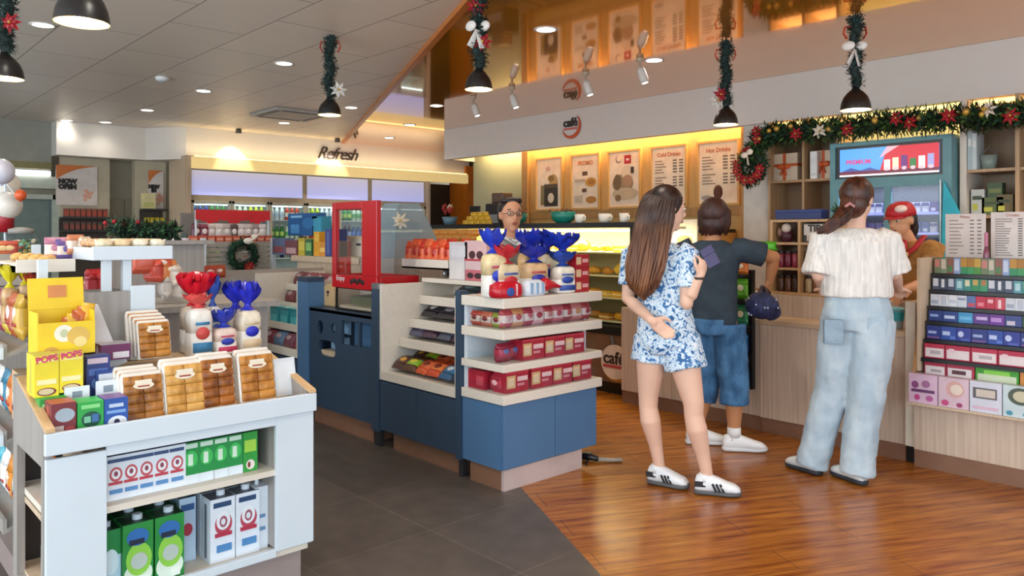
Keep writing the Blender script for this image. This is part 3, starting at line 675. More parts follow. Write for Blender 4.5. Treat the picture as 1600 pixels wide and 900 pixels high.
# back ledge that carries those rolls
t = thing('display_table', (-4.0, 1.2, 0), 'grey laminate table behind the foreground gondola carrying heaped snacks', 'display table')
B('table_top', t, M_greyl, (-4.4, -3.80, .9, 1.85, .97, 1.0)); B('table_body', t, M_greyl, (-4.35, -3.84, .95, 1.8, .05, .97)); B('kickplate', t, M_kickg, (-4.3, -3.9, 1, 1.75, 0, .05))

# milk cartons in the cupboard
def row(fn, n, **k): return [fn(i) for i in range(n)]
mdeco = [('r', .1, .85, .9, .93, '#39507a'), ('e', .2, .42, .85, .75, '#c75a63'), ('e', .3, .48, .75, .7, '#f0f2f5'), ('e', .42, .54, .62, .66, '#8a4658'), ('r', .15, .36, .85, .42, '#c24250'), ('r', .2, .16, .85, .25, '#5b8fc4')]
gdeco = [('r', .1, .86, .9, .97, '#cfe6d4'), ('e', .1, .4, .9, .8, '#3fbf5e'), ('r', .3, .45, .6, .72, '#d7f0da'), ('r', 0, 0, 1, .22, '#dfe9ef')]
first = None
for k in range(5):
    p, w, h = onX(-2.80, 169+k*24, 193+k*24, 728-k*6, 789-k*12.5)
    p.z = .451; p.x = -2.83
    if first is None: first = carton('milk_carton', 'x', 'milk carton', p, .062, .05, .15, PX, '#e3ebf3', mdeco, 'small white milk cartons', top='#33415c')
    o = first if k == 0 else dup(first, p)
    tag(o, 'small white milk carton with pink emblem on the upper cupboard shelf', 'milk carton', 'small white milk cartons on the upper shelf')
first = None
for k in range(5):
    xs = [(289, 311), (312, 336), (335, 358), (358, 380), (381, 404)][k]
    p, w, h = onX(-2.80, xs[0], xs[1], 700, 750); p.z = .451; p.x = -2.83
    if k < 4:
        if first is None: first = carton('juice_carton', 'x', 'carton', p, .056, .045, .148, PX, '#1f9146', gdeco, top='#0f5c2c'); first['group'] = 'green drink cartons on the upper shelf'
        o = first if k == 0 else dup(first, p)
        tag(o, 'small green drink carton with white base on the upper cupboard shelf', 'drink carton', 'green drink cartons on the upper shelf')
    else:
        carton('juice_carton', 'green carton with lime print and brown base, rightmost on the upper cupboard shelf', 'drink carton', p, .056, .045, .148, PX, '#2d9a3c', [('r', .1, .5, .9, .8, '#a5d64b'), ('e', .2, .05, .8, .3, '#e9ddd6'), ('e', .3, .1, .5, .25, '#7a3a2e')], top='#196b2c')
for r in range(1, 3):
    for k in range(9):
        o = dup(first, Vector((-2.83-r*.055, .80+k*.058, .451)), label='green drink carton in the shaded rear rows of the upper cupboard shelf', group='drink cartons in the rear rows')
wdeco = [('r', .12, .86, .85, .94, '#27466e'), ('e', .18, .42, .88, .76, '#b8455a'), ('e', .24, .5, .8, .78, '#e9eef4'), ('e', .36, .54, .68, .72, '#a05a6c'), ('e', .42, .58, .6, .68, '#dfe6ef'), ('r', .18, .4, .86, .46, '#b5304a'), ('r', .25, .16, .85, .27, '#4f88bf')]
grdeco = [('e', .03, .02, .97, .42, '#dcebdd'), ('e', .1, .2, .95, .7, '#8fd04c'), ('e', .12, .66, .85, .92, '#2f6fb5'), ('r', .2, .68, .7, .76, '#1e2740'), ('e', .25, .3, .8, .55, '#b9c9c0'), ('r', .55, .05, .85, .16, '#e9f2ea')]
first = carton('milk_carton', 'tall white milk carton with red ribbon emblem in the lower cupboard', 'milk carton', (-2.86, 1.145, .136), .092, .09, .235, PX, '#dfe8f2', wdeco, 'tall white milk cartons in the lower cupboard', top='#5b6470', cap='#dfe9f2', capx=.1)
for r in range(4):
    for k in range(2):
        if r or k: dup(first, Vector((-2.86-.097*r, 1.145+.096*k, .136)))
o = carton('milk_carton', 'narrow white carton at the right end of the lower cupboard', 'milk carton', (-2.87, 1.300, .136), .05, .09, .24, PX, '#dfe8f2', [('r', .2, .5, .8, .56, '#6f93bd'), ('r', .2, .3, .8, .36, '#6f93bd')], cap='#dfe9f2')
gf = carton('juice_carton', 'tall green soy drink carton with blue oval in the lower cupboard', 'drink carton', (-2.84, .845, .136), .098, .09, .225, PX, '#268a3b', grdeco, 'tall green cartons in the lower cupboard', top='#143d22', cap='#c9d8e2', capx=.1)
for r in range(4):
    for k in range(2):
        if r or k: dup(gf, Vector((-2.84-.097*r, .845+.104*k, .136)))
for r in range(3):
    o = carton('juice_carton', 'tall green and pale blue carton at the left of the lower cupboard%s' % ['', ', second row', ', third row'][r], 'drink carton', (-2.86-.097*r, .765, .136), .06, .09, .215, PX, '#1f8a44', [('r', 0, 0, 1, .6, '#b9def0'), ('e', .1, .3, .9, .7, '#d9f0fa')], top='#143d22', cap='#c9d8e2')
for r in range(3):
    o = carton('milk_carton', 'tall pale blue carton between the green and white cartons%s' % ['', ', second row', ', third row'][r], 'milk carton', (-2.95-.097*r, 1.05, .136), .06, .09, .235, PX, '#bcd3ea', [('r', .1, .8, .9, .9, '#2c5a96'), ('e', .2, .4, .8, .6, '#b5304a')], top='#3b4a5c', cap='#c9d8e2')
# things in the niche of the near side and on the neighbouring end shelves
B('niche_lining', bpy.data.objects['display_gondola'], M_lwood, (X0-.42, X0-.05, .700, .714, .15, .61))
for k, (z, c, lb) in enumerate([(.42, '#c8752a', 'orange snack bag in the upper side niche of the foreground gondola'), (.16, '#d9892e', 'orange and white box in the lower side niche of the foreground gondola')]):
    B('niche_shelf', bpy.data.objects['display_gondola'], M_lwood, (X0-.5, X0-.07, YL+.02, .715, z-.02, z))
    if k == 0: pouch('snack_pouch', lb, 'snack', (X0-.2, .635, z), .17, .06, .17, NY, [c, '#c23a2a', '#e8c27a'])
    else: carton('small_box', lb, 'box', (X0-.16, .635, z), .16, .08, .17, NY, c, [('r', 0, 0, .6, .8, '#e8eef2'), ('r', .1, .85, .9, .95, '#f2e8d8')])
t = thing('end_shelf', (-3.5, .5, 0), 'grey end shelf with slanted trays at the left edge beside the foreground gondola', 'display shelf')
B('back_board', t, M_greyl, (-3.85, -3.26, .71, .74, .1, .95)); B('kickplate', t, M_kickg, (-3.8, -3.27, .6, .72, 0, .1))
for z in (.93, .62, .30):
    b = MB(); b.prism([(.53, z-.03), (.53, z+.02), (.542, z+.02), (.542, z-.012), (.71, z+.045), (.71, z+.03)], 'x', -3.85, -3.26)
    b.build('slanted_tray', M_greyl, t); 
B('price_rail', t, M_white, (-3.86, -3.25, .52, .53, .90, .94))
B('price_rail', t, M_white, (-3.86, -3.25, .52, .53, .59, .63))
k = 0
for z in (.95, .64, .32):
    for i in range(4):
        x = -3.34-i*.12; c = ['#c9a13a', '#b5562e', '#d9c03c', '#a33a52', '#7a3a7c', '#d87a2e', '#3a7d9c', '#e0dcd4', '#4a9cae', '#d9892e', '#eee', '#4fb0c0'][k]
        c = '#eeeeee' if c == '#eee' else c
        pouch('snack_pouch', '%s snack pouch, %s from the right, %s tray of the end shelf' % (['mustard', 'rust', 'yellow', 'crimson', 'purple', 'orange', 'blue', 'pale', 'turquoise', 'amber', 'white', 'teal'][k], ['first', 'second', 'third', 'fourth'][i], {.95: 'top', .64: 'middle', .32: 'bottom'}[z]), 'snack', (x, .60, z+.005), .11, .05, .17, NY, [c, c, '#efe6d8', '#b0382e'], seed=k+60); k += 1
# tall snack bags with yellow tops above the end shelf
for k, (x0, x1, yt, yb, c) in enumerate([(2, 28, 418, 500, '#c9a070'), (27, 50, 412, 510, '#d8b68a'), (34, 60, 440, 520, '#b8442c')]):
    p, w, h = onX(-3.55, x0, x1, yt, yb); zb = 1.0
    t2_ = None
    loaf('%s snack bag with yellow twisted top at the far left, %s' % (['clear', 'cream', 'rust red'][k], ['outermost', 'middle', 'inner'][k]), (p.x, p.y, zb), w, .07, max(.2, p.z+h-zb), PX, c, '#b5562e', '#d8c81f' if k < 2 else '#b03a2a', seed=k+9, label2=c)
# ------------------------------------------------------------ navy gondola island
YF = 2.68
def zf(px, py, Y=YF): return WY(px, py, Y)
post_l, post_m, post_r = -5.12, -4.17, -3.32
# snack shelf unit A
def tier_unit(name, label, xl, xr, zb, steps, base=True):
    t = thing(name, ((xl+xr)/2, YF+.2, 0), label, 'snack shelf')
    B('side_panel', t, M_creamx, (xl, xl+.02, YF, YF+.62, .43, 1.03), bevel=.002)
    B('side_panel', t, M_cream, (xr-.02, xr, YF, YF+.62, .43, 1.0), bevel=.002)
    B('back_panel', t, M_creamx, (xl+.02, xr-.02, YF+.58, YF+.6, .43, 1.0))
    for (y, z, th) in steps:
        b = MB(); b.box(xl+.02, xr-.02, y+.0125, YF+.58, z-.02, z-.0005); b.box(xl+.02, xr-.02, y, y+.012, z-th, z+.012)
        b.build('shelf', M_cream, t, bevel=.002)
    m = (xl+xr)/2
    B('base_cabinet', t, M_blue, (xl, xr, YF+.02, YF+.6, .11, .43))
    B('cabinet_door', t, M_blue, (xl+.004, m-.003, YF, YF+.02, .115, .42), bevel=.002); B('cabinet_door', t, M_blue, (m+.003, xr-.004, YF, YF+.02, .115, .42), bevel=.002)
    B('kickplate', t, M_kick, (xl+.1, xr, YF+.04, YF+.58, 0, .11))
    return t
xa, xb = -4.13, -3.35
stA = [(YF, .475, .045)]
for px, py in ((622, 530), (639, 500), (656, 464)):
    q = WX(px, py, xa+.02); stA.append((q.y, q.z, .045))
tier_unit('snack_shelf_unit', 'navy based snack shelf unit with cream tiers between navy posts', xa, xb, .43, stA)
B('island_counter', None, M_blue, (0, 0, 0, 0, 0, 0)) if False else None
def post(x0, x1, label, cap=False, y1=YF+.04, m=None):
    t = thing('divider_post', ((x0+x1)/2, YF, 0), label, 'post'); B('column', t, m or M_blue, (x0, x1, YF-.012, y1, .1, 1.0)); B('cap', t, M_steel if cap else M_blue, (x0, x1, YF-.012, y1, 1.0, 1.035)); B('foot', t, M_dark, (x0+.004, x1-.004, YF+.01, y1, 0, .1))
    return t
post(post_m-.035, xa-.002, 'navy post with grey cap left of the tiered snack shelves', True)
post(xb+.002, -3.305, 'narrow navy post between tiered shelves and the corner shelf')
post(-5.2, -5.045, 'wide navy post right of the turquoise tub shelf', y1=YF+.12, m=M_bluel)
# goods on unit A
rnd = random.Random(5)
names = ['bottom', 'second', 'third', 'top']
def flat_packs(xl, xr, steps, spec, unit, rows=1):
    for ti, (y, z, th) in enumerate(steps):
        if ti >= len(spec): break
        cs = spec[ti]; n = len(cs); x = xl+.03 + (0 if ti == 0 else .0); wd = (xr-xl-.06)/n
        for k, c in enumerate(cs):
            if c is None: continue
            for r in range(2 if ti == 0 else 1):
                cols = c if isinstance(c, tuple) else (c, c, '#d8d2cc')
                nm, hx = cols[0]
                o = pouch('snack_pouch', '%s snack pouch, %s column, %s tier of the %s%s' % (nm, ['first', 'second', 'third', 'fourth', 'fifth', 'sixth', 'seventh', 'eighth'][k], names[ti], unit, [', front', ', rear'][r] if ti == 0 else ''), 'snack', (x+wd*(k+.5), y+.07+r*.14, z+.026+r*.03), wd*.98, .05, .13, NY+rnd.uniform(-.12, .12), [hx, cols[1], cols[2]], seed=rnd.randrange(999), lean=-1.05)
flat_packs(xa, xb, stA, [
    [(('brown', '#4a2c22'), '#5b3428', '#d9a23a'), (('lime and brown', '#5a3a22'), '#8ab82e', '#e8d34a'), (('orange', '#d0582c'), '#d8683a', '#7a2a1e'), (('deep orange', '#c44a26'), '#e07a3a', '#7a2a1e'), (('blue', '#2f5f86'), '#3f7aa6', '#d9e0e6'), (('navy', '#26334f'), '#2f3f60', '#c8d2dc')],
    [(('violet grey', '#54506a'), '#6a6484', '#b9b4c4'), (('dark plum', '#4a3446'), '#5c4458', '#b9a4b4'), (('slate', '#4c5266'), '#5c6478', '#aab0c0'), (('mauve', '#5a3f4c'), '#6e5260', '#bfa4b0'), (('charcoal', '#3a3642'), '#4a4654', '#9a96a4')],
    [(('black and white', '#26242a'), '#2f2d34', '#d9d5d2'), (('dark grey', '#2f2c33'), '#3b3840', '#8a8690'), (('red', '#a03038'), '#b53a40', '#e0b4b0'), (('crimson', '#8f2833'), '#a8343e', '#e8c8c4')],
    [None, (('grey green', '#3a4546'), '#46565a', '#8a9a9c'), (('maroon', '#8a3238'), '#9c3c42', '#d8a8a4')]], 'navy snack unit')

# unit B: cup and cutlery station
t = thing('serving_station', (-4.62, YF+.2, 0), 'navy serving station with round and oval cut outs under the red display', 'serving counter')
L_, R_ = -5.04, -4.21
hb = MB()
ztop = .82
def hole_panel():
    """front board with real openings"""
    Z0, Z1 = .16, ztop
    holes = []
    for px0, px1, y0, y1 in ((496, 505, 500, 522), (517, 526, 506, 520), (498, 524, 532, 557), (534, 559, 502, 540), (562, 582, 505, 544)):
        a, c = WY(px0, y0, YF), WY(px1, y1, YF); holes.append((a.x, c.x, WY((px0+px1)/2, y1, YF).z, WY((px0+px1)/2, y0, YF).z))
    xs = sorted(set([L_, R_]+[h[0] for h in holes]+[h[1] for h in holes])); zs = sorted(set([Z0, Z1]+[h[2] for h in holes]+[h[3] for h in holes]))
    b = MB()
    for i in range(len(xs)-1):
        for j in range(len(zs)-1):
            cx, cz = (xs[i]+xs[i+1])/2, (zs[j]+zs[j+1])/2
            if any(h[0] < cx < h[1] and h[2] < cz < h[3] for h in holes): continue
            b.box(xs[i], xs[i+1], YF, YF+.02, zs[j], zs[j+1])
    return b, holes
b, holes = hole_panel(); b.build('front_panel', M_blue, t)
for i, h in enumerate(holes):    # rounded rims for the cut outs, boxes for the pockets
    b = MB(); cx, cz, rx, rz = (h[0]+h[1])/2, (h[2]+h[3])/2, (h[1]-h[0])/2, (h[3]-h[2])/2
    if i < 3:
        n = 24; p = 4 if i == 2 else 1.2
        e = .5 if i == 2 else 1
        o_ = [(cx+rx*math.copysign(abs(math.cos(2*PI*k/n))**e, math.cos(2*PI*k/n)), cz+rz*math.copysign(abs(math.sin(2*PI*k/n))**e, math.sin(2*PI*k/n))) for k in range(n)]
        q_ = []
        for k in range(n):
            a = 2*PI*k/n; s_ = max(abs(math.cos(a)), abs(math.sin(a))); q_.append((cx+rx*math.cos(a)/s_, cz+rz*math.sin(a)/s_))
        for k in range(n):
            j = (k+1) % n; b.prism([o_[k], q_[k], q_[j], o_[j]], 'y', YF-.001, YF+.02)
        b.build('cut_out_rim', M_blue, t)
    B('pocket', t, M_bluel if i > 2 else mat('pale_blue_inner', '#9cc6e8', .5), (h[0]-.005, h[1]+.005, YF+.10, YF+.11, h[2]-.02, h[3]+.02), label='blue recessed pocket')
B('inner_ledge', t, M_lwood, (holes[2][0], holes[2][1], YF+.02, YF+.1, holes[2][2], holes[2][2]+.035))
B('carcass', t, M_blue, (L_, R_, YF+.11, YF+.62, .13, ztop-.02)); B('worktop', t, M_blue, (L_, R_, YF, YF+.62, ztop-.02, ztop+.005))
B('front_base', t, M_blue, (L_, R_, YF+.0, YF+.11, .13, .16)); B('kickplate', t, M_kick, (L_, R_-.05, YF+.04, YF+.55, 0, .13))
B('back_board', t, M_creamx, (L_, -4.77, YF+.42, YF+.44, ztop, 1.02)); B('side_board', t, M_cream, (-4.235, -4.21, YF+.01, YF+.1, ztop, .99))
# tan wooden bin with a small dark mark
p, w, h = onY(YF+.12, 499, 526, 452, 490)
t = thing('wooden_bin', (p.x, p.y, ztop+.006), 'tan curved wooden board with a small dark mark on the navy station', 'wooden board')
b = MB(); pts = []
for k in range(13): a = PI*k/12; pts.append((p.x+.085*math.cos(a)*(1.1 if k < 6 else .9), ztop+.09+.075*math.sin(a)))
b.prism([(p.x-.08, ztop+.006), (p.x+.09, ztop+.006)]+pts, 'y', p.y, p.y+.04); b.build('board', mat('tan_board', '#c9aa7c', .5), t, bevel=.004)
b = MB(); b.box(p.x-.015, p.x+.018, p.y-.003, p.y, ztop+.10, ztop+.115, H('#33241a')); b.box(p.x-.004, p.x+.006, p.y-.003, p.y, ztop+.075, ztop+.10, H('#33241a')); b.build('dark_mark', None, t)
# glass box under the red display
t = thing('glass_cabinet', (-4.53, YF+.1, ztop+.006), 'low dark glass food cabinet directly under the red framed display', 'food cabinet')
b = MB(); x0, x1, y0, y1, z0, z1 = -4.76, -4.245, YF+.05, YF+.45, ztop+.006, .985
for (a, c) in ((x0, x0+.012), (x1-.012, x1)): 
    for (e, f) in ((y0, y0+.012), (y1-.012, y1)): b.box(a, c, e, f, z0, z1)
b.box(x0, x1, y0, y1, z0, z0+.012); b.box(x0, x1, y0, y1, z1-.012, z1); b.build('frame', M_black, t)
B('glass_pane', t, M_glass, (x0+.012, x1-.012, y0+.003, y0+.006, z0+.012, z1-.012)); B('wooden_base', t, M_lwood, (x0+.02, x1-.02, y0+.02, y1-.02, z0+.012, z0+.03)); B('inner_tray', t, mat('olive_tray', '#7d7a5c', .4), (x0+.03, x1-.1, y0+.1, y0+.3, z0+.03, z0+.09))
# red framed display
M_red = mat('red_enamel', '#b3121c', .28, var=.02); M_redt = glass('red_acrylic', (.85, .25, .3), .3)
z0, z1 = 1.0, 1.565; x0, x1 = -4.775, -4.21; y0, y1 = YF+.03, WX(655, 428, -4.21).y
t = thing('red_display', ((x0+x1)/2, (y0+y1)/2, z0), 'tall red framed clear display cabinet standing on the navy island', 'display cabinet')
B('base_rim', t, M_red, (x0, x1, y0, y0+.03, z0-.02, z0+.07), bevel=.004); B('base_rim', t, M_red, (x1-.03, x1, y0+.03, y1, z0-.0, z0+.07), bevel=.004)
B('base_rim', t, M_red, (x0, x0+.03, y0+.03, y1, z0-.0, z0+.07), bevel=.004); B('base_rim', t, M_red, (x0+.03, x1-.03, y1-.03, y1, z0-.0, z0+.07), bevel=.004)
B('floor_plate', t, M_red, (x0+.03, x1-.03, y0+.03, y1-.03, z0, z0+.015))
B('post', t, M_red, (x1-.18, x1, y0, y0+.035, z0+.07, z1), bevel=.004, label='wide red right hand post'); B('post', t, M_red, (x0, x0+.04, y0, y0+.035, z0+.07, z1), bevel=.003)
B('lower_panel', t, M_redt, (x0+.04, x0+.22, y0+.012, y0+.02, z0+.07, z0+.30), label='translucent red lower panel')
B('top_rail', t, M_red, (x0+.04, x1-.18, y0, y0+.035, z1-.05, z1), bevel=.003); B('top_rail', t, M_red, (x0, x0+.04, y0+.035, y1, z1-.05, z1), bevel=.003)
B('post', t, M_red, (x0, x0+.04, y1-.03, y1, z0+.07, z1-.05)); B('glass_pane', t, M_glass, (x0+.22, x1-.18, y0+.012, y0+.018, z0+.07, z1-.05)); B('glass_pane', t, M_glass, (x1-.01, x1-.004, y0+.035, y1, z0+.07, z1-.14))
B('door_handle', t, M_black, (x1-.24, x1-.19, y0-.006, y0, z0+.27, z0+.285))
text('lettering', 'Enjoy', H('#e8d8d8'), t, (x0+.12, y0-.003, z0+.045), .05, ext=.001)
b = MB()
for k in range(5): b.ell((x0+.26+.035*k, y0-.002, z0+.028+.01*(k % 2)), (.02, .003, .018), 10, 6, H('#2a1214'))
b.build('dark_emblem', None, t)

# ------------------------------------------------------------ corner shelf at the end of the island
XE = -2.965; y0, y1 = YF, 3.42; xl = -3.30
t = thing('corner_shelf', ((XE+xl)/2, 3.05, 0), 'blue based end shelf of the island with four cream shelves facing the wood floor', 'display shelf')
B('base_cabinet', t, M_bluel, (xl, XE-.02, y0, y1-.01, .11, .45)); mid = WX(868, 700, XE).y
B('cabinet_door', t, M_bluel, (XE-.02, XE, y0+.004, mid-.002, .115, .45), bevel=.002); B('cabinet_door', t, M_bluel, (XE-.02, XE, mid+.002, y1-.004, .115, .45), bevel=.002)
B('kickplate', t, M_kick, (xl+.05, XE-.03, y0+.015, y1-.1, 0, .11)); B('kickplate', t, mat('pink_grey_kick', '#c4b0ab', .3), (XE-.03, XE-.01, y0+.015, y1-.12, 0, .11))
B('core_panel', t, M_white, (xl, xl+.025, y0+.012, y1, .45, 1.0)); B('end_panel', t, M_white, (xl+.03, XE-.06, y1-.05, y1-.03, .45, 1.0))
shz = [(.455, .505), (.625, .665), (.795, .845), (.958, 1.012)]
for a, c in shz: B('shelf', t, M_cream, (xl-.0, XE+.015, y0-.01, y1+.03, a, c), bevel=.003)
for a in (.505, .665, .845):
    B('acrylic_guard', t, M_glass, (XE-.004, XE, y0, y1, a, a+.07)); B('acrylic_guard', t, M_glass, (xl+.06, XE-.004, y0-.004, y0, a, a+.05))
RB = [('r', .04, .2, .42, .8, '#d9b07a'), ('r', .1, .3, .36, .7, '#e9c9a4'), ('r', .5, .5, .95, .72, '#e8c2c0'), ('r', .5, .28, .8, .4, '#d98a90'), ('r', 0, .9, 1, 1, '#d03a48')]
cr = None
pos = []
for zi, (z, ys) in enumerate([(.507, [2.80, 2.985, 3.155, 3.31]), (.667, [2.92, 3.09, 3.25])]):
    for k, y in enumerate(ys):
        p = Vector((XE-.07, y, z))
        if cr is None: cr = carton('biscuit_box', 'x', 'biscuit box', p, .165, .10, .112, PX, '#b01f34', RB)
        o = cr if (zi, k) == (0, 0) else dup(cr, p)
        tag(o, 'crimson biscuit box with tan picture, %s on the %s shelf of the blue end unit' % (['nearest', 'second', 'third', 'last'][k], ['lowest', 'middle'][zi]), 'biscuit box')
for k, y in enumerate((2.74, 2.83)):
    pouch('snack_pouch', 'dark red snack pouch with blue print beside the crimson boxes, %s' % ['front', 'rear'][k], 'snack', (XE-.07-.02*k, y, .667), .10, .06, .10, PX, ['#8f2238', '#a83048', '#5a6aa0'], seed=k+80)
carton('biscuit_box', 'crimson box facing the tiled aisle on the lowest shelf of the end unit', 'biscuit box', (XE-.24, y0+.06, .507), .14, .08, .10, 0, '#b01f34', [('r', .5, .2, .9, .7, '#c94a5a')])
pouch('snack_pouch', 'red pouch beside the aisle facing crimson box on the lowest shelf', 'snack', (XE-.10, y0+.045, .507), .09, .04, .09, 0, ['#a8283c', '#b83a4c', '#e8b4b4'], seed=90)
c3 = ['#b84a52', '#c98a5a', '#a83a4a', '#d8a0a4', '#b04048', '#c0606a', '#a03040', '#c87a78', '#b0404c']
for k, y in enumerate([2.75+.078*i for i in range(9)]):
    pouch('candy_bag', 'clear %s candy bag, number %d from the corner, upper shelf of end unit' % (['rose', 'tan', 'crimson', 'pink', 'red', 'coral', 'wine', 'salmon', 'ruby'][k], k+1), 'candy', (XE-.06, y, .847), .085, .06, .10, PX+.1*(-1)**k, [c3[k], '#d9c0b8', c3[(k+3) % 9]], seed=k+100)
for k in range(3):
    pouch('candy_bag', 'flat %s candy bag facing the tiled aisle on the upper shelf, %s' % (['orange red', 'brown', 'green yellow'][k], ['left', 'middle', 'right'][k]), 'candy', (XE-.27+.09*k, y0+.05, .847), .09, .05, .08, 0, [['#b04030', '#c06a50', '#8f9a3a'][k], '#c8b0a0', '#7a2a2a'], seed=k+120)
# bread on top
ZT = 1.014
tops = [(757, 785, 362, 460, '#e6cf9e', '#b84a60', '#2740c0', 'cream bread bag with blue top at the left corner of the end unit', -3.06),
        (772, 806, 386, 452, '#e3d0a8', '#3f62b5', '#c8303a', 'bread bag with red top and small blue print behind the red roll pack', -3.04),
        (812, 848, 362, 450, '#dcb27a', '#c84a5a', '#2436b0', 'bread bag with tall blue top in the middle of the end unit', -3.18),
        (818, 850, 385, 455, '#e0b98a', '#c8505a', '#2233a8', 'brown bread bag with low blue top behind the white pack', -3.07),
        (838, 868, 366, 450, '#e8d8b8', '#d06a74', '#2038b4', 'bread bag with wide blue ruffle right of the middle', -3.16),
        (862, 896, 368, 450, '#ead9b4', '#d86a78', '#2440c0', 'bread bag with wide blue ruffle next to the stacked red boxes', -3.10),
        (866, 892, 395, 458, '#efe6d4', '#3a5ab0', '#2c4fae', 'white bread bag with slim blue print beside the stacked red boxes', -3.02)]
for k, (a0, a1, yt, yb, body, pr, tp, lb, X) in enumerate(tops):
    p, w, h = onX(X, a0, a1, yt, yb); h = WX((a0+a1)/2, yt, X).z-ZT; p.z = ZT
    loaf(lb, p, w, .09, h, PX+.15*(k % 3-1), body, pr, tp, seed=k+20, toph=.33)
p, w, h = onX(-3.0, 768, 812, 436, 466)
t = thing('bread_pack', (p.x, p.y, ZT), 'red sealed bread pack lying at the front corner of the end unit top', 'bread'); b = MB()
b.loft(pillow_rings(w, .1, .085, [(0, .9, .9), (.2, 1, 1), (.75, .97, .95), (1, .6, .5)], 20, .6), H('#bf1426', .25)); o = b.build('wrapper', smooth=True); o.parent = t
b = MB(); b.ell((-.01, -.05, .03), (.028, .006, .024), m=H('#32529c')); b.box(.03, .035, -.055, -.02, .01, .07, H('#e8c8cc')); o = b.build('printed_badge'); o.parent = t; t.rotation_euler = (0, 0, PX)
p, w, h = onX(-3.0, 814, 848, 432, 462)
t = thing('bread_pack', (p.x, p.y, ZT), 'white and blue striped bread pack with red cone tail on the end unit top', 'bread'); b = MB()
b.loft(pillow_rings(w, .09, .085, [(0, .9, .9), (.2, 1, 1), (.75, .97, .95), (1, .6, .5)], 20, .6), H('#dfe6ee', .25)); o = b.build('wrapper', smooth=True); o.parent = t
b = MB(); 
for i in range(3): b.box(-w*.3+i*w*.25, -w*.22+i*w*.25, -.049, -.03, .01, .07, H('#8fb0cf'))
o = b.build('blue_stripes'); o.parent = t
b = MB(); b.tube([(w*.35, 0, .04), (w*.6, 0, .055), (w*.95, 0, .05), (w*1.15, 0, .04)], [(.035, .03), (.045, .04), (.02, .02), (.04, .01)], 12, H('#c01826', .3)); o = b.build('red_cone_tail', smooth=True); o.parent = t
t.rotation_euler = (0, 0, PX)
for k in range(3):
    p = WX(907, 440, -3.0); carton('biscuit_box', 'crimson biscuit box in the stack of three on the end unit top, %s' % ['lowest', 'middle', 'topmost'][k], 'biscuit box', (p.x-.03, p.y, ZT+k*.072), .115, .09, .071, PX, '#ad1a28', [('r', .05, .2, .4, .8, '#e3c39a'), ('r', .5, .35, .92, .65, '#e0a8a8')])

# ------------------------------------------------------------ raised ledge behind the tiered shelves
t = thing('island_ledge', (-3.75, 3.15, 1.0), 'cream ledge along the top of the navy island behind the tiered shelves', 'counter')
B('ledge_board', t, M_cream, (-4.12, -3.33, 3.0, 3.36, 1.032, 1.06), bevel=.003); B('support', t, M_creamx, (-4.1, -3.36, 3.3, 3.32, 1.0, 1.032))
for x in (-4.0, -3.83, -3.45):
    b = MB(); b.tube([(x, 3.1, 1.06), (x, 3.1, 1.115)], .014, 12); b.build('steel_leg', M_steel, t, smooth=True)
p, w, h = onY(3.02, 628, 700, 404, 420)
t = thing('candy_tray', (p.x, p.y+.13, 1.116), 'pale wooden tray full of orange wrapped snacks on the island ledge', 'tray')
b = MB(); xa_, xb_ = p.x-w/2, p.x+w/2; b.box(xa_, xb_, 3.02, 3.30, 1.116, 1.128); b.box(xa_, xb_, 3.02, 3.032, 1.116, 1.18); b.box(xa_, xb_, 3.288, 3.30, 1.116, 1.18); b.box(xa_, xa_+.012, 3.032, 3.288, 1.116, 1.18); b.box(xb_-.012, xb_, 3.032, 3.288, 1.116, 1.18)
b.build('tray_box', M_cream, t)
for i in range(7):
    for j in range(2):
        x = xa_+.04+i*(w-.08)/6; c = ['#d8421e', '#e2562a', '#cc3018', '#e06838'][(i+j*2) % 4]
        pouch('orange_candy_bag', 'bright orange wrapped snack in the pale wooden tray on the ledge', 'candy', (x, 3.07+j*.13, 1.13), .085, .07, .17+.015*((i*3+j) % 2), .2*math.sin(i*2+j), [c, '#e86a3c', '#b5281a'], group='orange wrapped snacks in the wooden tray', seed=i*3+j)
for k, (a, lb, cc, dd) in enumerate([((702, 726, 398, 427), 'plain white', '#d8d2d0', [('r', .1, .1, .9, .9, '#dfd9d6')]), ((727, 756, 402, 427), 'pink and black printed', '#c86a74', [('r', 0, .55, 1, 1, '#e0c0c0'), ('e', .1, .1, .45, .4, '#3a2226'), ('e', .5, .1, .9, .4, '#3a2226')]),
                         ((702, 730, 378, 398), 'pale grey', '#c9c4c8', [('r', .1, .2, .9, .8, '#d4d0d4')]), ((726, 760, 376, 402), 'upper pink and black printed', '#dcb4b4', [('e', .2, .1, .5, .5, '#4a2026'), ('e', .55, .1, .85, .5, '#4a2026'), ('r', 0, .0, 1, .1, '#b53a48')])]):
    p, w, h = onY(3.02, *a); z = 1.062 if k < 2 else 1.182; hh = .12 if k < 2 else max(.1, p.z+h-z)
    carton('sweets_box', lb+' sweets box right of the orange snack tray, '+['lower left', 'lower right', 'upper left', 'upper right'][k], 'box', (p.x, 3.02+.07, z), w, .14, hh, 0, cc, dd)

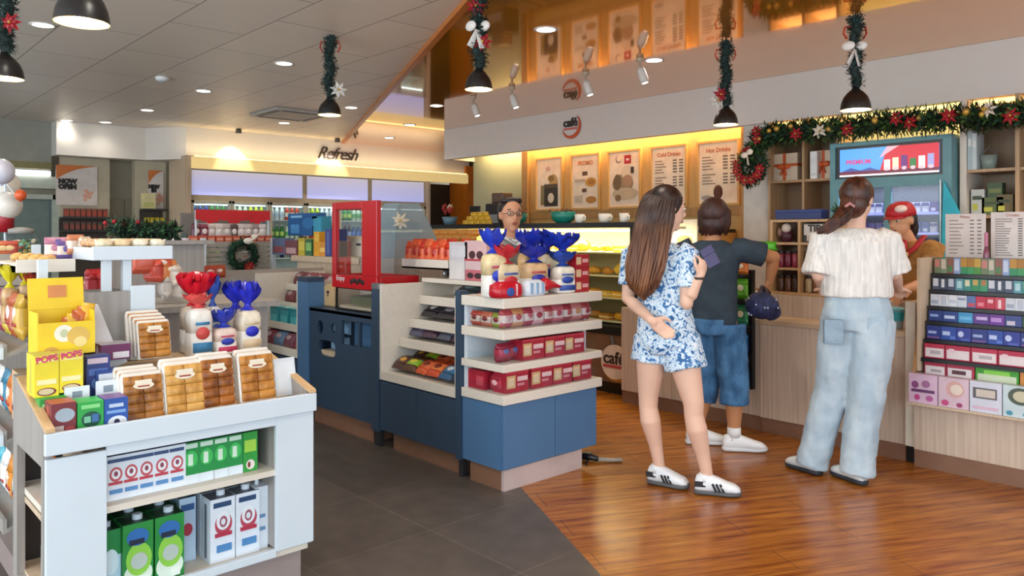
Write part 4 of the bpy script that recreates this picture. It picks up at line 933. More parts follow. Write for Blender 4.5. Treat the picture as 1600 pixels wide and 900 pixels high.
# ------------------------------------------------------------ turquoise tub shelf further left (unit C)
xl, xr = -5.95, -5.22
stC = [(YF, .475, .045)]
q = WY(417, 500, YF+.12); stC += [(YF+.10, WY(440, 506, YF+.1).z, .045), (YF+.18, WY(448, 474, YF+.18).z, .04), (YF+.26, WY(456, 446, YF+.26).z, .04)]
t = tier_unit('snack_shelf_unit', 'navy based snack shelf unit holding turquoise tubs at left of the wide navy post', xl, xr, .43, stC)
B('side_panel', t, mat('grey_beige_panel', '#a79c92', .5), (-5.972, -5.952, 2.32, 3.3, .08, 1.06), label='tall grey beige end panel')
for ti, (y, z, th) in enumerate(stC):
    for k in range(4):
        x = xr-.12-k*.17
        if ti == 1:
            o = carton('snack_tub', 'turquoise ribbed snack tub, %s from the wide navy post' % ['first', 'second', 'third', 'fourth'][k], 'tub', (x, y+.08, z+.001), .14, .12, .125, 0, '#2b98a4', [('r', .1+.2*i, .05, .2+.2*i, .5, '#63c8cf') for i in range(4)]+[('r', 0, .85, 1, 1, '#1f7f8c')], top='#7fd0d4')
        else:
            c = {0: ['#8a3040', '#7a4458', '#5f7fa0', '#7a2a38'], 2: ['#7c3a44', '#8a4a50', '#6a3040', '#7c3a44'], 3: ['#8a3a40', '#7a3038', '#8a4048', '#6a3038']}[ti][k]
            pouch('snack_pouch', '%s snack pouch, %s from the post, %s tier by the turquoise tubs' % (['dark red', 'plum', 'blue grey', 'wine'][k] if ti == 0 else ['maroon', 'brick', 'wine', 'umber'][k], ['first', 'second', 'third', 'fourth'][k], names[ti]), 'snack', (x, y+.07, z+.001), .16, .07, .12, 0, [c, c, '#b8a0a4'], seed=k+ti*7+200, lean=-.5)
# ------------------------------------------------------------ wall coolers
XC = -12.1
yd = [4.42, 5.06, 5.70, 6.36, 7.0, 7.65, 8.28, 8.9]
t = thing('drink_cooler', (XC, 6.7, 0), 'long wall cooler with beige door frames and lavender lit header under the cursive sign', 'cooler')
B('carcass', t, mat('cooler_back', '#c4d2c8', .45), (XC-.6, XC-.45, yd[0], yd[-1], 0, 1.93)); B('base_panel', t, mat('beige_metal', '#a8977c', .45), (XC-.02, XC, yd[0], yd[-1], 0, .12)); B('header_rail', t, mat('beige_metal', '#a8977c', .45), (XC-.03, XC+.01, yd[0], yd[-1], 1.87, 1.95))
lav = bpy.data.materials.new('lavender_lightbox'); lav.use_nodes = True; nt = lav.node_tree; p_ = nt.nodes['Principled BSDF']
tc = nt.nodes.new('ShaderNodeTexCoord'); sx = nt.nodes.new('ShaderNodeSeparateXYZ'); mr = nt.nodes.new('ShaderNodeMapRange'); rp = nt.nodes.new('ShaderNodeValToRGB')
nt.links.new(tc.outputs['Object'], sx.inputs[0]); nt.links.new(sx.outputs['Z'], mr.inputs[0]); mr.inputs[1].default_value = 1.95; mr.inputs[2].default_value = 2.34
nt.links.new(mr.outputs[0], rp.inputs[0]); rp.color_ramp.elements[0].color = lin('#aeb4ec'); rp.color_ramp.elements[1].color = lin('#b9b4c4')
nt.links.new(rp.outputs[0], p_.inputs['Base Color']); nt.links.new(rp.outputs[0], p_.inputs['Emission Color']); p_.inputs['Emission Strength'].default_value = .55
for i, (a, c) in enumerate([(4.44, 6.30), (6.38, 7.60), (7.68, 8.86)]):
    b = MB(); b.box(XC-.02, XC, a, c, 1.955, 2.34); b.build('header_light_panel', lav, t, label='lavender lit header panel')
for yy in (6.30, 7.60): B('header_divider', t, mat('beige_metal', '#a8977c', .45), (XC-.02, XC+.01, yy, yy+.08, 1.95, 2.35))
for i in range(len(yd)-1):
    a, c = yd[i]+.01, yd[i+1]-.01
    d = MB(); d.box(XC, XC+.02, a, a+.035, .12, 1.87); d.box(XC, XC+.02, c-.035, c, .12, 1.87); d.box(XC, XC+.02, a, c, 1.83, 1.87); d.box(XC, XC+.02, a, c, .12, .16)
    o = d.build('door', mat('pale_metal_frame', '#b6ad98', .4), t)
    B('door_handle', o, M_black, (XC+.02, XC+.05, c-.03, c-.01, .9, 1.3)); B('glass_pane', o, M_glass, (XC+.006, XC+.012, a+.035, c-.035, .16, 1.83))
    for z in (.3, .62, .94, 1.26, 1.58): B('shelf', t, H('#d8dcd8'), (XC-.42, XC-.04, a, c, z-.015, z))
    B('shelf_light', t, mat('cool_tube', '#dff4ee', .5, emit=6.0, var=0), (XC-.06, XC-.03, a+.04, c-.04, 1.80, 1.815))
bt = None; rnd = random.Random(11)
def bottle(col, cap, lab, r=.036, h=.24):
    o = MB().lathe([(r*.9, 0), (r, h*.03), (r, h*.62), (r*.75, h*.75), (r*.38, h*.86), (r*.38, h*.93)], (0, 0, 0), 12, H(col, .2)).build('drink_bottle', smooth=True)
    c = MB().lathe([(r*.45, h*.92), (r*.45, h)], (0, 0, 0), 10, H(cap)).build('cap'); c.parent = o
    l = MB().lathe([(r*1.02, h*.22), (r*1.02, h*.52)], (0, 0, 0), 12, H(lab), cap=False).build('label_band', smooth=True); l.parent = o
    return o
kinds = [('#c9d83a', '#2c6a3a', '#e8e84a'), ('#2a4f9c', '#e8e8e8', '#4a78d0'), ('#e8f0f0', '#3a6ab0', '#c8dcea'), ('#2f8a3c', '#f0f0f0', '#bfe06a'), ('#c8452c', '#f0d040', '#e8e0d0'), ('#d8e8c8', '#3aa04a', '#5fb85a'), ('#1f3050', '#c03030', '#8aa8d8')]
nmk = ['lime yellow', 'blue', 'clear', 'green', 'red', 'pale green', 'dark navy']
prot = {}
for i in range(len(yd)-1):
    for z, zi in ((1.58, 'top'), (1.26, 'second'), (.94, 'third')):
        if i > 4: continue
        kd = [0, 1, 3, 5, 4, 2, 6][(i*2+int(z*10)) % 7]
        for k in range(6):
            if z < 1 and k % 2: continue
            if k == 3: kd = (kd+2) % 7
            loc = Vector((XC-.10, yd[i]+.09+k*.092, z+.001))
            if kd not in prot:
                prot[kd] = bottle(*kinds[kd]); o = prot[kd]; o.location = loc
            else: o = dup(prot[kd], loc)
            tag(o, '%s drink bottle behind %s cooler door, %s shelf' % (nmk[kd], ['leftmost', 'second', 'third', 'fourth', 'fifth', 'sixth', 'last'][i], zi), 'bottle', '%s bottles on the %s shelf of cooler door %d' % (nmk[kd], zi, i+1))

# far left wall shelves with bottles
def wshelf(label, X, y0, y1, zs, goods, nm):
    t = thing('bracket_shelf', (X+.12, (y0+y1)/2, zs[-1]), label, 'shelf')
    for z in zs: B('board', t, M_dark, (X, X+.26, y0, y1, z-.03, z))
    B('back_board', t, H('#4a4038'), (X-.02, X, y0, y1, zs[-1]-.6, zs[0]-.03))
    for zi, z in enumerate(zs):
        g = goods[zi]
        if not g: continue
        n = int((y1-y0)/.075); f0 = None
        for k in range(n):
            loc = (X+.18, y0+.05+k*.075, z+.002)
            if f0 is None: f0 = carton('jar', 'x', 'jar', loc, .06, .06, .12, PX, g[0], [('r', .1, .15, .9, .7, g[1])], top=g[1])
            o = f0 if k == 0 else dup(f0, Vector(loc))
            tag(o, 'small %s jar on the %s shelf %s' % (g[2], ['upper', 'lower', 'bottom'][zi], nm), 'jar', '%s jars %s %d' % (g[2], nm, zi))
wshelf('black wall shelf with red jars under the left white poster', -13.0, 2.82, 3.48, [1.60, 1.40, 1.15], [('#8a5040', '#b84a3a', 'red'), ('#6a5048', '#a05044', 'brick'), ('#5a5450', '#d0c0b0', 'grey')], 'under the left poster')
wshelf('black wall shelf with yellow goods under the right white poster', -12.9, 3.92, 4.26, [1.74, 1.48], [None, ('#c8b020', '#e0d040', 'yellow')], 'under the right poster')
carton('paper_bag', 'cream bag standing on the upper black shelf by the right poster', 'bag', (-12.75, 4.0, 1.741), .2, .08, .24, PX, '#ded3a0', [('r', .1, .1, .9, .4, '#c9c77a')])

# wreath unit in the middle distance
XW = -7.1
yw0, yw1 = WX(300, 385, XW).y, WX(427, 385, XW).y
t = thing('slatted_gondola', (XW-.3, (yw0+yw1)/2, 0), 'grey slatted gondola end with white posts that carries the green wreath', 'display shelf')
B('body', t, M_greyl, (XW-.6, XW-.02, yw0, yw1, 0, 1.0))
for k in range(6): B('slat', t, mat('grey_wood_slat', '#a89f94', .5), (XW-.02, XW, yw0, yw1, 1.0+k*.045, 1.037+k*.045))
for px in (318, 427): q = WX(px, 385, XW+.02); B('post', t, M_white, (XW+.0, XW+.035, q.y-.02, q.y+.02, .98, 1.31))
B('shelf', t, M_greyl, (XW-.6, XW, yw0, yw1, .97, 1.0)); B('top_board', t, M_greyl, (XW-.6, XW-.02, yw0, yw1, 1.25, 1.275))
c = WX(380, 398, XW+.06)
t = thing('christmas_wreath', c, 'green wreath with white bow and red flower hanging on the slatted gondola', 'wreath')
rnd = random.Random(4); R_ = .115; ring = [c+Vector((0, R_*math.cos(2*PI*k/24), R_*math.sin(2*PI*k/24))) for k in range(25)]
b = MB(); b.tube(ring, [.033]*25, 10, H('#143a24', .8)); leafy(b, ring, .045, 700, .035, [H('#173f28', .8), H('#1f5234', .8), H('#0f2c1c', .8)], rnd); b.build('fir_ring', None, t)
b = MB(); poinsettia(b, c+Vector((.05, .03, -.12)), .055, Vector((1, -.6, 0)), RED, GOLD, rnd); poinsettia(b, c+Vector((.05, .05, -.10)), .045, Vector((1, -.6, 0)), RED, GOLD, rnd); b.build('red_flower', None, t)
b = MB(); b.ell(c+Vector((.05, .03, .13)), (.015, .05, .03), m=H('#e4dccf')); b.ell(c+Vector((.05, .09, .17)), (.015, .035, .025), m=H('#e4dccf')); b.tube([c+Vector((.05, .02, .12)), c+Vector((.06, .08, .15)), c+Vector((.06, .14, .21))], [(.02, .006)]*3, 8, H('#e4dccf')); b.build('white_bow', None, t, smooth=True)
# lace topped shelf with red banner behind the wreath
t = thing('promotion_stand', (XW-.35, (yw0+yw1)/2, 1.276), 'promotion stand with scalloped red banner above the wreath', 'display stand')
ya_, yb_ = WX(306, 345, XW-.1).y, WX(422, 345, XW-.1).y
b = MB(); n = 14; za, zb = 1.48, 1.575
for i in range(n):
    y0_, y1_ = ya_+(yb_-ya_)*i/n, ya_+(yb_-ya_)*(i+1)/n
    dz = .035*math.sin(i/ (n-1)*PI*3)**2
    b.box(XW-.11, XW-.10, y0_, y1_, za-dz, zb, H('#c41420'))
b.build('red_banner', None, t)
B('post', t, M_white, (XW-.13, XW-.115, ya_, ya_+.015, 1.276, 1.57)); B('post', t, M_white, (XW-.13, XW-.115, yb_-.015, yb_, 1.276, 1.57))
B('backing', t, H('#7c7672'), (XW-.5, XW-.48, ya_, yb_, 1.276, 1.55))
for k in range(10):
    y = ya_+.04+k*(yb_-ya_-.08)/9; c_ = ['#6a3844', '#8a3a50', '#c8bcb4', '#d6cdc6', '#b8aca4', '#5a4a48', '#d0c6c0', '#c4bab4', '#9a8e88', '#d8d0ca'][k]
    pouch('snack_pouch', '%s snack pouch, number %d from the left under the red banner' % (['plum', 'rose', 'silver', 'ivory', 'beige', 'umber', 'white', 'pearl', 'grey', 'pale'][k], k+1), 'snack', (XW-.2, y, 1.276), .09, .06, .17, PX, [c_, c_, '#e8e0da'], seed=k+300)
for k in range(10):
    y = yw0+.03+k*(yw1-yw0-.06)/9
    if k == 0: f0 = carton('packet', 'x', 'packet', (XW-.06, y, 1.276), .07, .05, .055, PX, '#c8583c', [('r', .1, .2, .9, .6, '#e0a08a')])
    o = f0 if k == 0 else dup(f0, Vector((XW-.06, y, 1.276)))
    tag(o, 'small brick red packet in the row along the top of the slatted gondola', 'packet', 'brick red packets above the slats')
# pink heap left of the wreath
for k, (px, py, c_, nm) in enumerate([(283, 392, '#c87aa0', 'pink'), (292, 398, '#b8487a', 'magenta'), (278, 400, '#9a4a6a', 'plum'), (297, 385, '#d8a0b8', 'pale pink'), (272, 376, '#4aa0a8', 'teal'), (288, 376, '#3a5a48', 'green')]):
    p = WX(px, py, -6.6); pouch('snack_pouch', '%s snack pouch in the heap left of the slatted gondola' % nm, 'snack', (p.x, p.y, p.z-.06), .11, .07, .12, PX+.3*k, [c_, '#e8d0d8', c_], seed=k+320)
t = thing('display_table', (-6.6, 2.35, 0), 'grey table carrying the pink snack heap left of the slatted gondola', 'display table'); B('table_top', t, M_greyl, (-6.85, -6.35, 2.05, 2.62, 1.03, 1.06)); B('table_body', t, M_greyl, (-6.8, -6.4, 2.1, 2.58, 0, 1.03))
# lying long table with red goods
t = thing('display_table', (-5.7, 1.9, 0), 'low grey display table with rows of red goods behind the bread bags', 'display table')
B('table_top', t, M_greyl, (-6.0, -5.42, 1.55, 2.31, 1.0, 1.03)); B('table_body', t, M_greyl, (-5.95, -5.46, 1.6, 2.28, 0, 1.0))
for k in range(8):
    c_ = ['#c04a38', '#d8d0c8', '#c85a34', '#b03a34', '#d86a34', '#cfc6be', '#c04830', '#b8502c'][k]
    pouch('snack_pouch', '%s snack pouch, number %d from the left on the low grey table' % (['scarlet', 'white', 'orange', 'red', 'amber', 'cream', 'vermilion', 'rust'][k], k+1), 'snack', (-5.50-.05*(k % 2), 1.60+k*.09, 1.031), .09, .06, .09, PX, [c_, c_, '#f0e0d0'], seed=k+340)

# back shelf with blue and yellow boxes
t = thing('display_table', (-6.2, 3.3, 0), 'long wood topped table with blue and yellow boxes left of the red display', 'display table')
B('table_top', t, M_lwood, (-6.6, -5.42, 3.32, 3.85, 1.10, 1.15)); B('table_body', t, M_lwood, (-6.55, -5.45, 3.36, 3.8, 0, 1.10))
p0 = 0
for k, (a, col, de, lb) in enumerate([((450, 495, 333, 373), '#1f5a94', [('r', .1, .1, .4, .5, '#4a90c8'), ('e', .5, .3, .9, .8, '#2a70a8'), ('r', .1, .8, .5, .9, '#8ac0e0')], 'big dark blue carton on the raised stack left of the red display'), ((488, 503, 338, 358), '#2a88a8', [('r', .1, .1, .9, .9, '#3a9ab8')], 'small teal carton beside the big dark blue carton'),
        ((490, 499, 362, 397), '#e0a02c', [('r', .1, .6, .9, .9, '#e8b84a')], 'tall amber packet left of the navy packets'), ((499, 508, 378, 397), '#d8923a', [('r', .1, .3, .9, .6, '#f0c870')], 'short amber packet beside the tall amber one'),
        ((508, 517, 358, 397), '#3a4a86', [('r', .3, .1, .7, .9, '#5a6aa6')], 'navy packet, left of two beside the red display post'), ((517, 526, 358, 397), '#2f3a70', [('r', .3, .1, .7, .9, '#7a5a9a')], 'navy packet, right of two beside the red display post'),
        ((466, 476, 372, 397), '#b8a838', [('r', .1, .3, .9, .8, '#d8c85a')], 'yellow green packet under the big blue carton'), ((477, 487, 374, 397), '#3a6a4a', [('r', .1, .3, .9, .8, '#8ac06a')], 'dark green packet under the big blue carton'),
        ((425, 445, 372, 390), '#5a6a8a', [('r', .1, .1, .9, .5, '#8a4a50')], 'grey blue pack at the left end of the wood topped table'), ((445, 464, 376, 392), '#7a4a50', [('r', .1, .1, .9, .5, '#c8a0a0')], 'maroon pack at the left end of the wood topped table')]):
    p, w, h = onY(3.36+(.25 if k in (0, 1) else 0), *a); zt = p.z+h; zb = 1.151 if k > 1 else 1.33
    carton('carton' if k < 2 else 'packet', lb, 'box', (p.x, p.y+.05, zb), w, .1, max(zt-zb, .06), 0, col, de)
t = thing('carton_riser', (-5.9, 3.66, 1.151), 'cream riser block carrying the dark blue and teal cartons', 'riser'); B('riser_body', t, M_cream, (-6.55, -5.6, 3.58, 3.76, 1.151, 1.328)); B('riser_edge', t, M_lwood, (-6.55, -5.6, 3.57, 3.58, 1.30, 1.328))

# grey clear cone cover with pale flower, left of orange snacks
c = J(628, 372, 6.2); t = thing('food_cover', (c.x, c.y, 1.16), 'tapered clear grey food cover with pale flower right of the red display', 'food cover')
b = MB(); zb = 1.16; zt = J(620, 318, 6.2).z
b.loft([[Vector((c.x+sx_*w_, c.y+sy_*w_, z_)) for sx_, sy_ in ((-1, -1), (1, -1), (1, 1), (-1, 1))] for z_, w_ in ((zb, .22), (zb+.15, .2), (zt, .1))], mat('smoke_acrylic', '#8fa0a8', .12, var=.02, alpha=.75)); b.build('cover', None, t)
b = MB(); poinsettia(b, J(626, 345, 5.95), .075, -FWD, H('#ddd0b8'), GOLD, random.Random(1)); b.build('pale_flower', None, t)
B('stand', t, M_greyl, (c.x-.24, c.x+.24, c.y-.24, c.y+.24, 0, zb))

# left foreground display with balloons and jar
t = thing('slatted_shelf', (-4.9, .95, 0), 'grey slatted shelf unit behind the high tray at the far left', 'display shelf')
q0, q1 = WX(0, 400, -4.9).y-.3, WX(52, 400, -4.9).y
for k in range(5): B('slat', t, mat('grey_wood_slat', '#a89f94', .5), (-4.92, -4.9, q0, q1, .95+k*.06, 1.0+k*.06))
B('post', t, M_white, (-4.9, -4.87, q1-.01, q1+.03, .6, 1.29)); B('body', t, M_greyl, (-5.4, -4.93, q0, q1, 0, 1.22))
c = WX(33, 375, -5.1); t = thing('candy_jar', (c.x, c.y, 1.221), 'round glass jar of mixed sweets on the far left slatted shelf', 'jar')
b = MB(); b.lathe([(.07, 0), (.085, .02), (.085, .1), (.06, .13)], (c.x, c.y, 1.221), 16, M_glass); b.build('glass_body', None, t, smooth=True)
b = MB(); rnd = random.Random(2)
for k in range(60):
    a, r_ = rnd.uniform(0, 2*PI), .065*math.sqrt(rnd.random()); b.ell((c.x+r_*math.cos(a), c.y+r_*math.sin(a), 1.235+rnd.uniform(0, .08)), (.012, .012, .009), 7, 5, H(rnd.choice(['#c8b86a', '#7ac0a0', '#c86a5a', '#d8c8a8', '#5a8a5a'])))
b.build('sweets', None, t); 
MB().lathe([(.065, .13), (.065, .155), (.02, .165)], (c.x, c.y, 1.221), 16).build('lid', H('#8a8680'), t, smooth=True)
for k, (px, py, r_, col, lb) in enumerate([(8, 290, .095, '#e8e2d8', 'upper white balloon at the left edge'), (12, 321, .09, '#e6dfd4', 'lower white balloon at the left edge'), (32, 305, .036, '#d2592a', 'small orange balloon between the white balloons'), (2, 268, .08, '#cfd0e0', 'pale lilac balloon behind the white balloons')]):
    c = J(px, py, 5.4-.1*k); o = thing('balloon', c, lb, 'balloon')
    MB().ell(c, (r_, r_, r_*1.08), 22, 14).build('air_bag', H(col, .35), o, smooth=True); MB().lathe([(.003, -r_*1.05), (.012, -r_*1.2)], c, 8).build('knot', H(col, .35), o); e_ = J(8, 350, 5.3); MB().tube([c-Vector((0, 0, r_*1.15)), Vector((e_.x, e_.y, 1.70))], .003, 6).build('ribbon', M_white, o)
c = J(8, 350, 5.3); t = thing('balloon_stand', (c.x, c.y, 1.221), 'thin stand with red sleeve under the white balloons', 'stand')
MB().tube([(c.x, c.y, 1.221), (c.x, c.y, 1.72)], .008, 8).build('stem', M_white, t); MB().tube([(c.x, c.y, 1.36), (c.x, c.y, 1.54)], .055, 14).build('red_sleeve', H('#9c1420'), t, smooth=True)
for k, (px, c_) in enumerate([(3, '#c85a2a'), (14, '#b84a3a')]):
    p = WX(px, 385, -4.98); pouch('snack_pouch', 'orange red snack pouch beside the candy jar, %s' % ['outer', 'inner'][k], 'snack', (p.x, p.y, 1.221), .09, .05, .09, PX, [c_, c_, '#e8c890'], seed=k+360)
# greenery garland lying behind the pastry tray
pa, pb = J(175, 358, 5.0), J(275, 362, 5.3); t = thing('fir_garland', (pa+pb)/2, 'green fir garland with red berries lying behind the high pastry tray', 'garland')
path = [pa.lerp(pb, k/12)+Vector((0, 0, .012*math.sin(k*2))) for k in range(13)]; rnd = random.Random(9)
b = MB(); b.tube(path, [.03]*13, 8, G2); leafy(b, path, .05, 700, .05, [H('#26402a', .8), H('#345c38', .8), H('#1c3020', .8)], rnd); b.build('fir_needles', None, t)
for k in range(14): b = MB(); b.ell(rnd.choice(path)+Vector((rnd.uniform(-.04, .04), rnd.uniform(-.04, .04), .04)), (.014,)*3, 8, 6, RED); b.build('red_berry', None, t)
t = thing('display_table', (-5.0, 2.0, 0), 'grey table under the fir garland behind the pastry tray', 'display table'); 
mid_ = (pa+pb)/2; B('table_top', t, M_greyl, (-5.36, mid_.x+.3, mid_.y-.35, mid_.y+.35, 1.28, 1.305)); B('table_leg', t, M_greyl, (-5.34, mid_.x+.25, mid_.y-.3, mid_.y+.3, 0, 1.28))
# ------------------------------------------------------------ cafe display case
xr, xl, yf, yb = -3.93, -7.9, 5.0, 5.75
t = thing('bakery_display_case', ((xl+xr)/2, 5.35, 0), 'long black framed lit bakery display case with brown front panel', 'display case')
B('base_panel', t, mat('brown_case_panel', '#7b5b45', .45), (xl, xr-.0, yf, yb, .10, .50)); B('plinth', t, M_black, (xl, xr-.03, yf+.04, yb, 0, .10))
B('bottom_rail', t, M_black, (xl, xr, yf-.01, yb, .50, .57)); B('top_rail', t, M_black, (xl, xr, yf-.01, yb, 1.40, 1.445)); B('corner_post', t, M_black, (xr-.045, xr, yf-.005, yf+.04, .57, 1.40)); B('corner_post', t, M_black, (xl, xl+.04, yf-.005, yf+.04, .57, 1.40)); B('corner_post', t, M_black, (xr-.04, xr, yb-.04, yb, .57, 1.40))
B('front_glass', t, M_glass, (xl+.04, xr-.045, yf, yf+.006, .57, 1.40)); B('side_glass', t, M_glass, (xr-.006, xr, yf+.04, yb-.04, .57, 1.40))
B('back_wall', t, mat('cream_case_back', '#e0cf8e', .5, var=.02), (xl+.04, xr-.045, yb-.02, yb, .57, 1.40))
B('light_bar', t, mat('case_tube', '#ffedb0', .5, emit=2.6, var=0), (xl+.05, xr-.06, yf+.06, yf+.085, 1.365, 1.39))
for z in (.60, .80, .99, 1.19): B('glass_shelf', t, mat('case_shelf', '#e6d8a0', .2, var=.02), (xl+.05, xr-.05, yf+.10, yb-.03, z-.012, z))
for x in (-4.35, -5.3, -6.3): area('case_light', (x, yf+.15, 1.36), (x, yf+.4, .7), .9, .06, 30, (1, .80, .42))
MB().tube([(xr-.05, yf+.03, 0), (xr-.05, yf+.03, .1)], .02, 10).build('steel_foot', M_steel, t)
rnd = random.Random(8); pr = {}
for zi, z in enumerate((.80, .99, 1.19, .60)):
    n = 0; x = xr-.14
    while x > -6.3:
        kind = rnd.randrange(3); col = rnd.choice(['#e8a818', '#f0c030', '#d08a20', '#e09c28']); key = (kind, col)
        loc = (x, yf+.2+rnd.uniform(-.02, .02), z+.002)
        if key not in pr:
            b = MB(); mm = mat('bake_'+col[1:]+str(kind), col, .35, scale=30, var=.15)
            if kind == 0: b.ell((0, 0, .05), (.07, .06, .05), m=mm); b.ell((0, 0, .09), (.035, .03, .02), m=mm)
            elif kind == 1: b.tube([(-.07, .02, .028), (-.03, -.015, .036), (.03, -.015, .036), (.07, .02, .028)], [.012, .032, .032, .012], 12, mm)
            else: b.box(-.06, .06, -.05, .05, 0, .05, mm); b.box(-.062, .062, -.052, .052, .018, .028, H('#f0e0b0'))
            pr[key] = b.build('pastry', smooth=kind < 2); o = pr[key]; o.location = loc
        else: o = dup(pr[key], Vector(loc))
        nm = ['round bun', 'crescent roll', 'layered slice'][kind]
        tag(o, '%s %s in the lit bakery case, shelf %s' % ({'#e8a818': 'golden', '#f0c030': 'bright yellow', '#d08a20': 'brown', '#e09c28': 'amber'}[col], nm, ['two', 'three', 'four', 'one'][zi]+' from the bottom'), 'pastry', 'bakery case shelf %d %s %s' % (zi, nm, col[1:]))
        o.rotation_euler = (0, 0, rnd.uniform(-.5, .5)); x -= .15; n += 1
# round sign on the case front
c = WY(960, 566, yf-.03); t = thing('cafe_sign', c, 'round white cafe sign with orange crescent on the brown case front', 'sign'); r = .145
b = MB(); b.prism([(c.x+.012+r*1.06*math.cos(2*PI*k/32), c.z-.012+r*1.06*math.sin(2*PI*k/32)) for k in range(32)], 'y', c.y+.005, c.y+.02); b.build('orange_crescent', H('#c9862e'), t)
b = MB(); b.prism([(c.x+r*math.cos(2*PI*k/32), c.z+r*math.sin(2*PI*k/32)) for k in range(32)], 'y', c.y, c.y+.006); b.build('white_disc', H('#e6d6c4'), t)
text('lettering', 'café', H('#3a2c26'), t, (c.x-.004, c.y-.003, c.z+.03), .145, ext=.002, bold=.003)
B('red_strip', t, H('#c44a50'), (c.x-.12, c.x+.11, c.y-.003, c.y, c.z-.05, c.z-.025))
b = MB(); b.tube([(c.x-.03, c.y+.02, c.z+r), (c.x-.05, c.y+.02, c.z+r+.06)], .012, 8); b.build('hanger', M_steel, t)

# things on the case
ZK = 1.446
for k, (px, w_) in enumerate([(906, .07), (945, .085), (975, .06)]):
    p = WY(px, 345, 5.35); o = MB().lathe([(w_*.4, 0), (w_*.62, .02), (w_*.72, .085), (w_*.68, .085), (w_*.5, .02)], (0, 0, 0), 20, H('#efe8da', .25)).build('coffee_cup', smooth=True); o.location = (p.x, p.y, ZK)
    c_ = MB().tube([(w_*.6, 0, .07), (w_*1.0, 0, .06), (w_*.95, 0, .03), (w_*.6, 0, .022)], .007, 8, H('#efe8da', .25)).build('handle', smooth=True); c_.parent = o
    tag(o, '%s white cup on top of the bakery case' % ['left', 'middle wide', 'right'][k], 'cup')
for k, px in enumerate((806, 880)):
    p = WY(px, 350, 5.3); o = MB().lathe([(.06, 0), (.10, .03), (.125, .11), (.115, .11), (.09, .035)], (0, 0, 0), 24, H('#17806e', .35)).build('bowl', smooth=True); o.location = (p.x, p.y, ZK)
    tag(o, 'teal bowl on the bakery case, %s' % ['beside the grey uniformed person', 'right under the posters'][k], 'bowl')
    b = MB(); rr = random.Random(k); b.ell((0, 0, .1), (.1, .1, .03), m=H('#7a5230', .8))
    for i in range(16): b.ell((rr.uniform(-.08, .08), rr.uniform(-.08, .08), .12), (.03, .03, .02), 8, 6, H(rr.choice(['#8a5a30', '#a8743a', '#6a4222'])))
    b2 = b.build('snacks', smooth=True); b2.parent = o
# yellow packs, flower pot and small tins left of the staff
for i in range(3):
    for k in range(5-i):
        p = WY(728+k*9+i*4, 346-i*7, 5.35)
        o = pouch('yellow_packet', 'yellow packet in the pile on the bakery case left of the grey uniformed person', 'packet', (p.x, p.y+.02*i, ZK+i*.045), .08, .045, .05, .2, ['#d8a81c', '#e0b428', '#c88c1a'], group='yellow packets piled on the bakery case', seed=k+i*5)
p = WY(703, 340, 5.3); t = thing('flower_pot', (p.x, p.y, ZK), 'grey blue pot of red and cream flowers on the bakery case', 'flower pot')
MB().lathe([(.06, 0), (.09, .09), (.082, .09)], (p.x, p.y, ZK), 16).build('pot', H('#5f7f8c'), t, smooth=True)
b = MB(); rr = random.Random(5)
for k in range(7): poinsettia(b, Vector((p.x+rr.uniform(-.09, .09), p.y-.04+rr.uniform(-.04, .04), ZK+.12+rr.uniform(0, .09))), .05, Vector((rr.uniform(-.4, .4), -1, .4)), H(rr.choice(['#b0202c', '#b0202c', '#e0d4b8'])), GOLD, rr)
b.build('flowers', None, t)
p = WY(742, 318, 5.5); t = thing('card_terminal', (p.x, p.y, ZK), 'small dark till screen behind the yellow packets', 'till screen')
MB().tube([(p.x, p.y, ZK), (p.x, p.y, ZK+.13)], .015, 8).build('stem', M_black, t); B('screen', t, M_black, (p.x-.08, p.x+.08, p.y-.01, p.y+.015, ZK+.12, ZK+.21), bevel=.004)
# bread tray at left of the case
for i in range(2):
    for k in range(6):
        p = WY(668+k*14, 366-i*8, 4.7); z = 1.27+i*.05
        o = MB().tube([(-.09, 0, .03), (-.05, 0, .035), (.05, 0, .035), (.09, 0, .03)], [.015, .034, .034, .015], 12, mat('long_roll', '#d8923c', .4, scale=25, var=.12)).build('bread_roll', smooth=True); o.location = (p.x, 4.65+i*.06, z); o.rotation_euler = (0, 0, .3)
        tag(o, 'golden bread roll heaped on the dark tray left of the bakery case', 'bread', 'golden rolls on the dark tray')
t = thing('bread_stand', (-5.6, 4.7, 0), 'dark stand with a bread tray in front of the bakery case', 'bread stand')
x0, x1 = WY(655, 370, 4.65).x, WY(762, 370, 4.65).x
B('tray', t, H('#5a2a20'), (x0, x1, 4.55, 4.85, 1.24, 1.268), bevel=.004); B('stand_body', t, M_dark, (x0+.1, x1-.1, 4.6, 4.82, 0, 1.24))
# coffee machine and dark counter behind at left
t = thing('coffee_machine', (-8.6, 7.2, 0), 'dark coffee machine block on the rear counter beside the corner opening', 'coffee machine')
B('rear_counter', t, M_dark, (-9.3, -7.6, 7.1, 7.6, 0, 1.42)); B('machine_body', t, M_black, (-8.3, -7.9, 7.15, 7.45, 1.42, 1.78), bevel=.02); B('bean_hopper', t, mat('smoke_hopper', '#5a4638', .2), (-8.22, -7.98, 7.2, 7.4, 1.78, 1.93), bevel=.02); B('steel_front', t, M_steel, (-8.26, -7.94, 7.14, 7.15, 1.5, 1.62))
t = thing('rear_counter', (-6.0, 7.5, 0), 'black topped rear counter with drawers under the cafe posters', 'counter')
B('worktop', t, M_black, (-7.55, -4.65, 7.15, 7.74, 1.36, 1.40)); B('cabinet', t, M_honey, (-7.55, -4.65, 7.2, 7.74, 0, 1.36))
for k in range(4): B('drawer_front', t, M_honey, (-7.5+k*.72, -6.82+k*.72, 7.18, 7.2, 1.1, 1.33), bevel=.003)

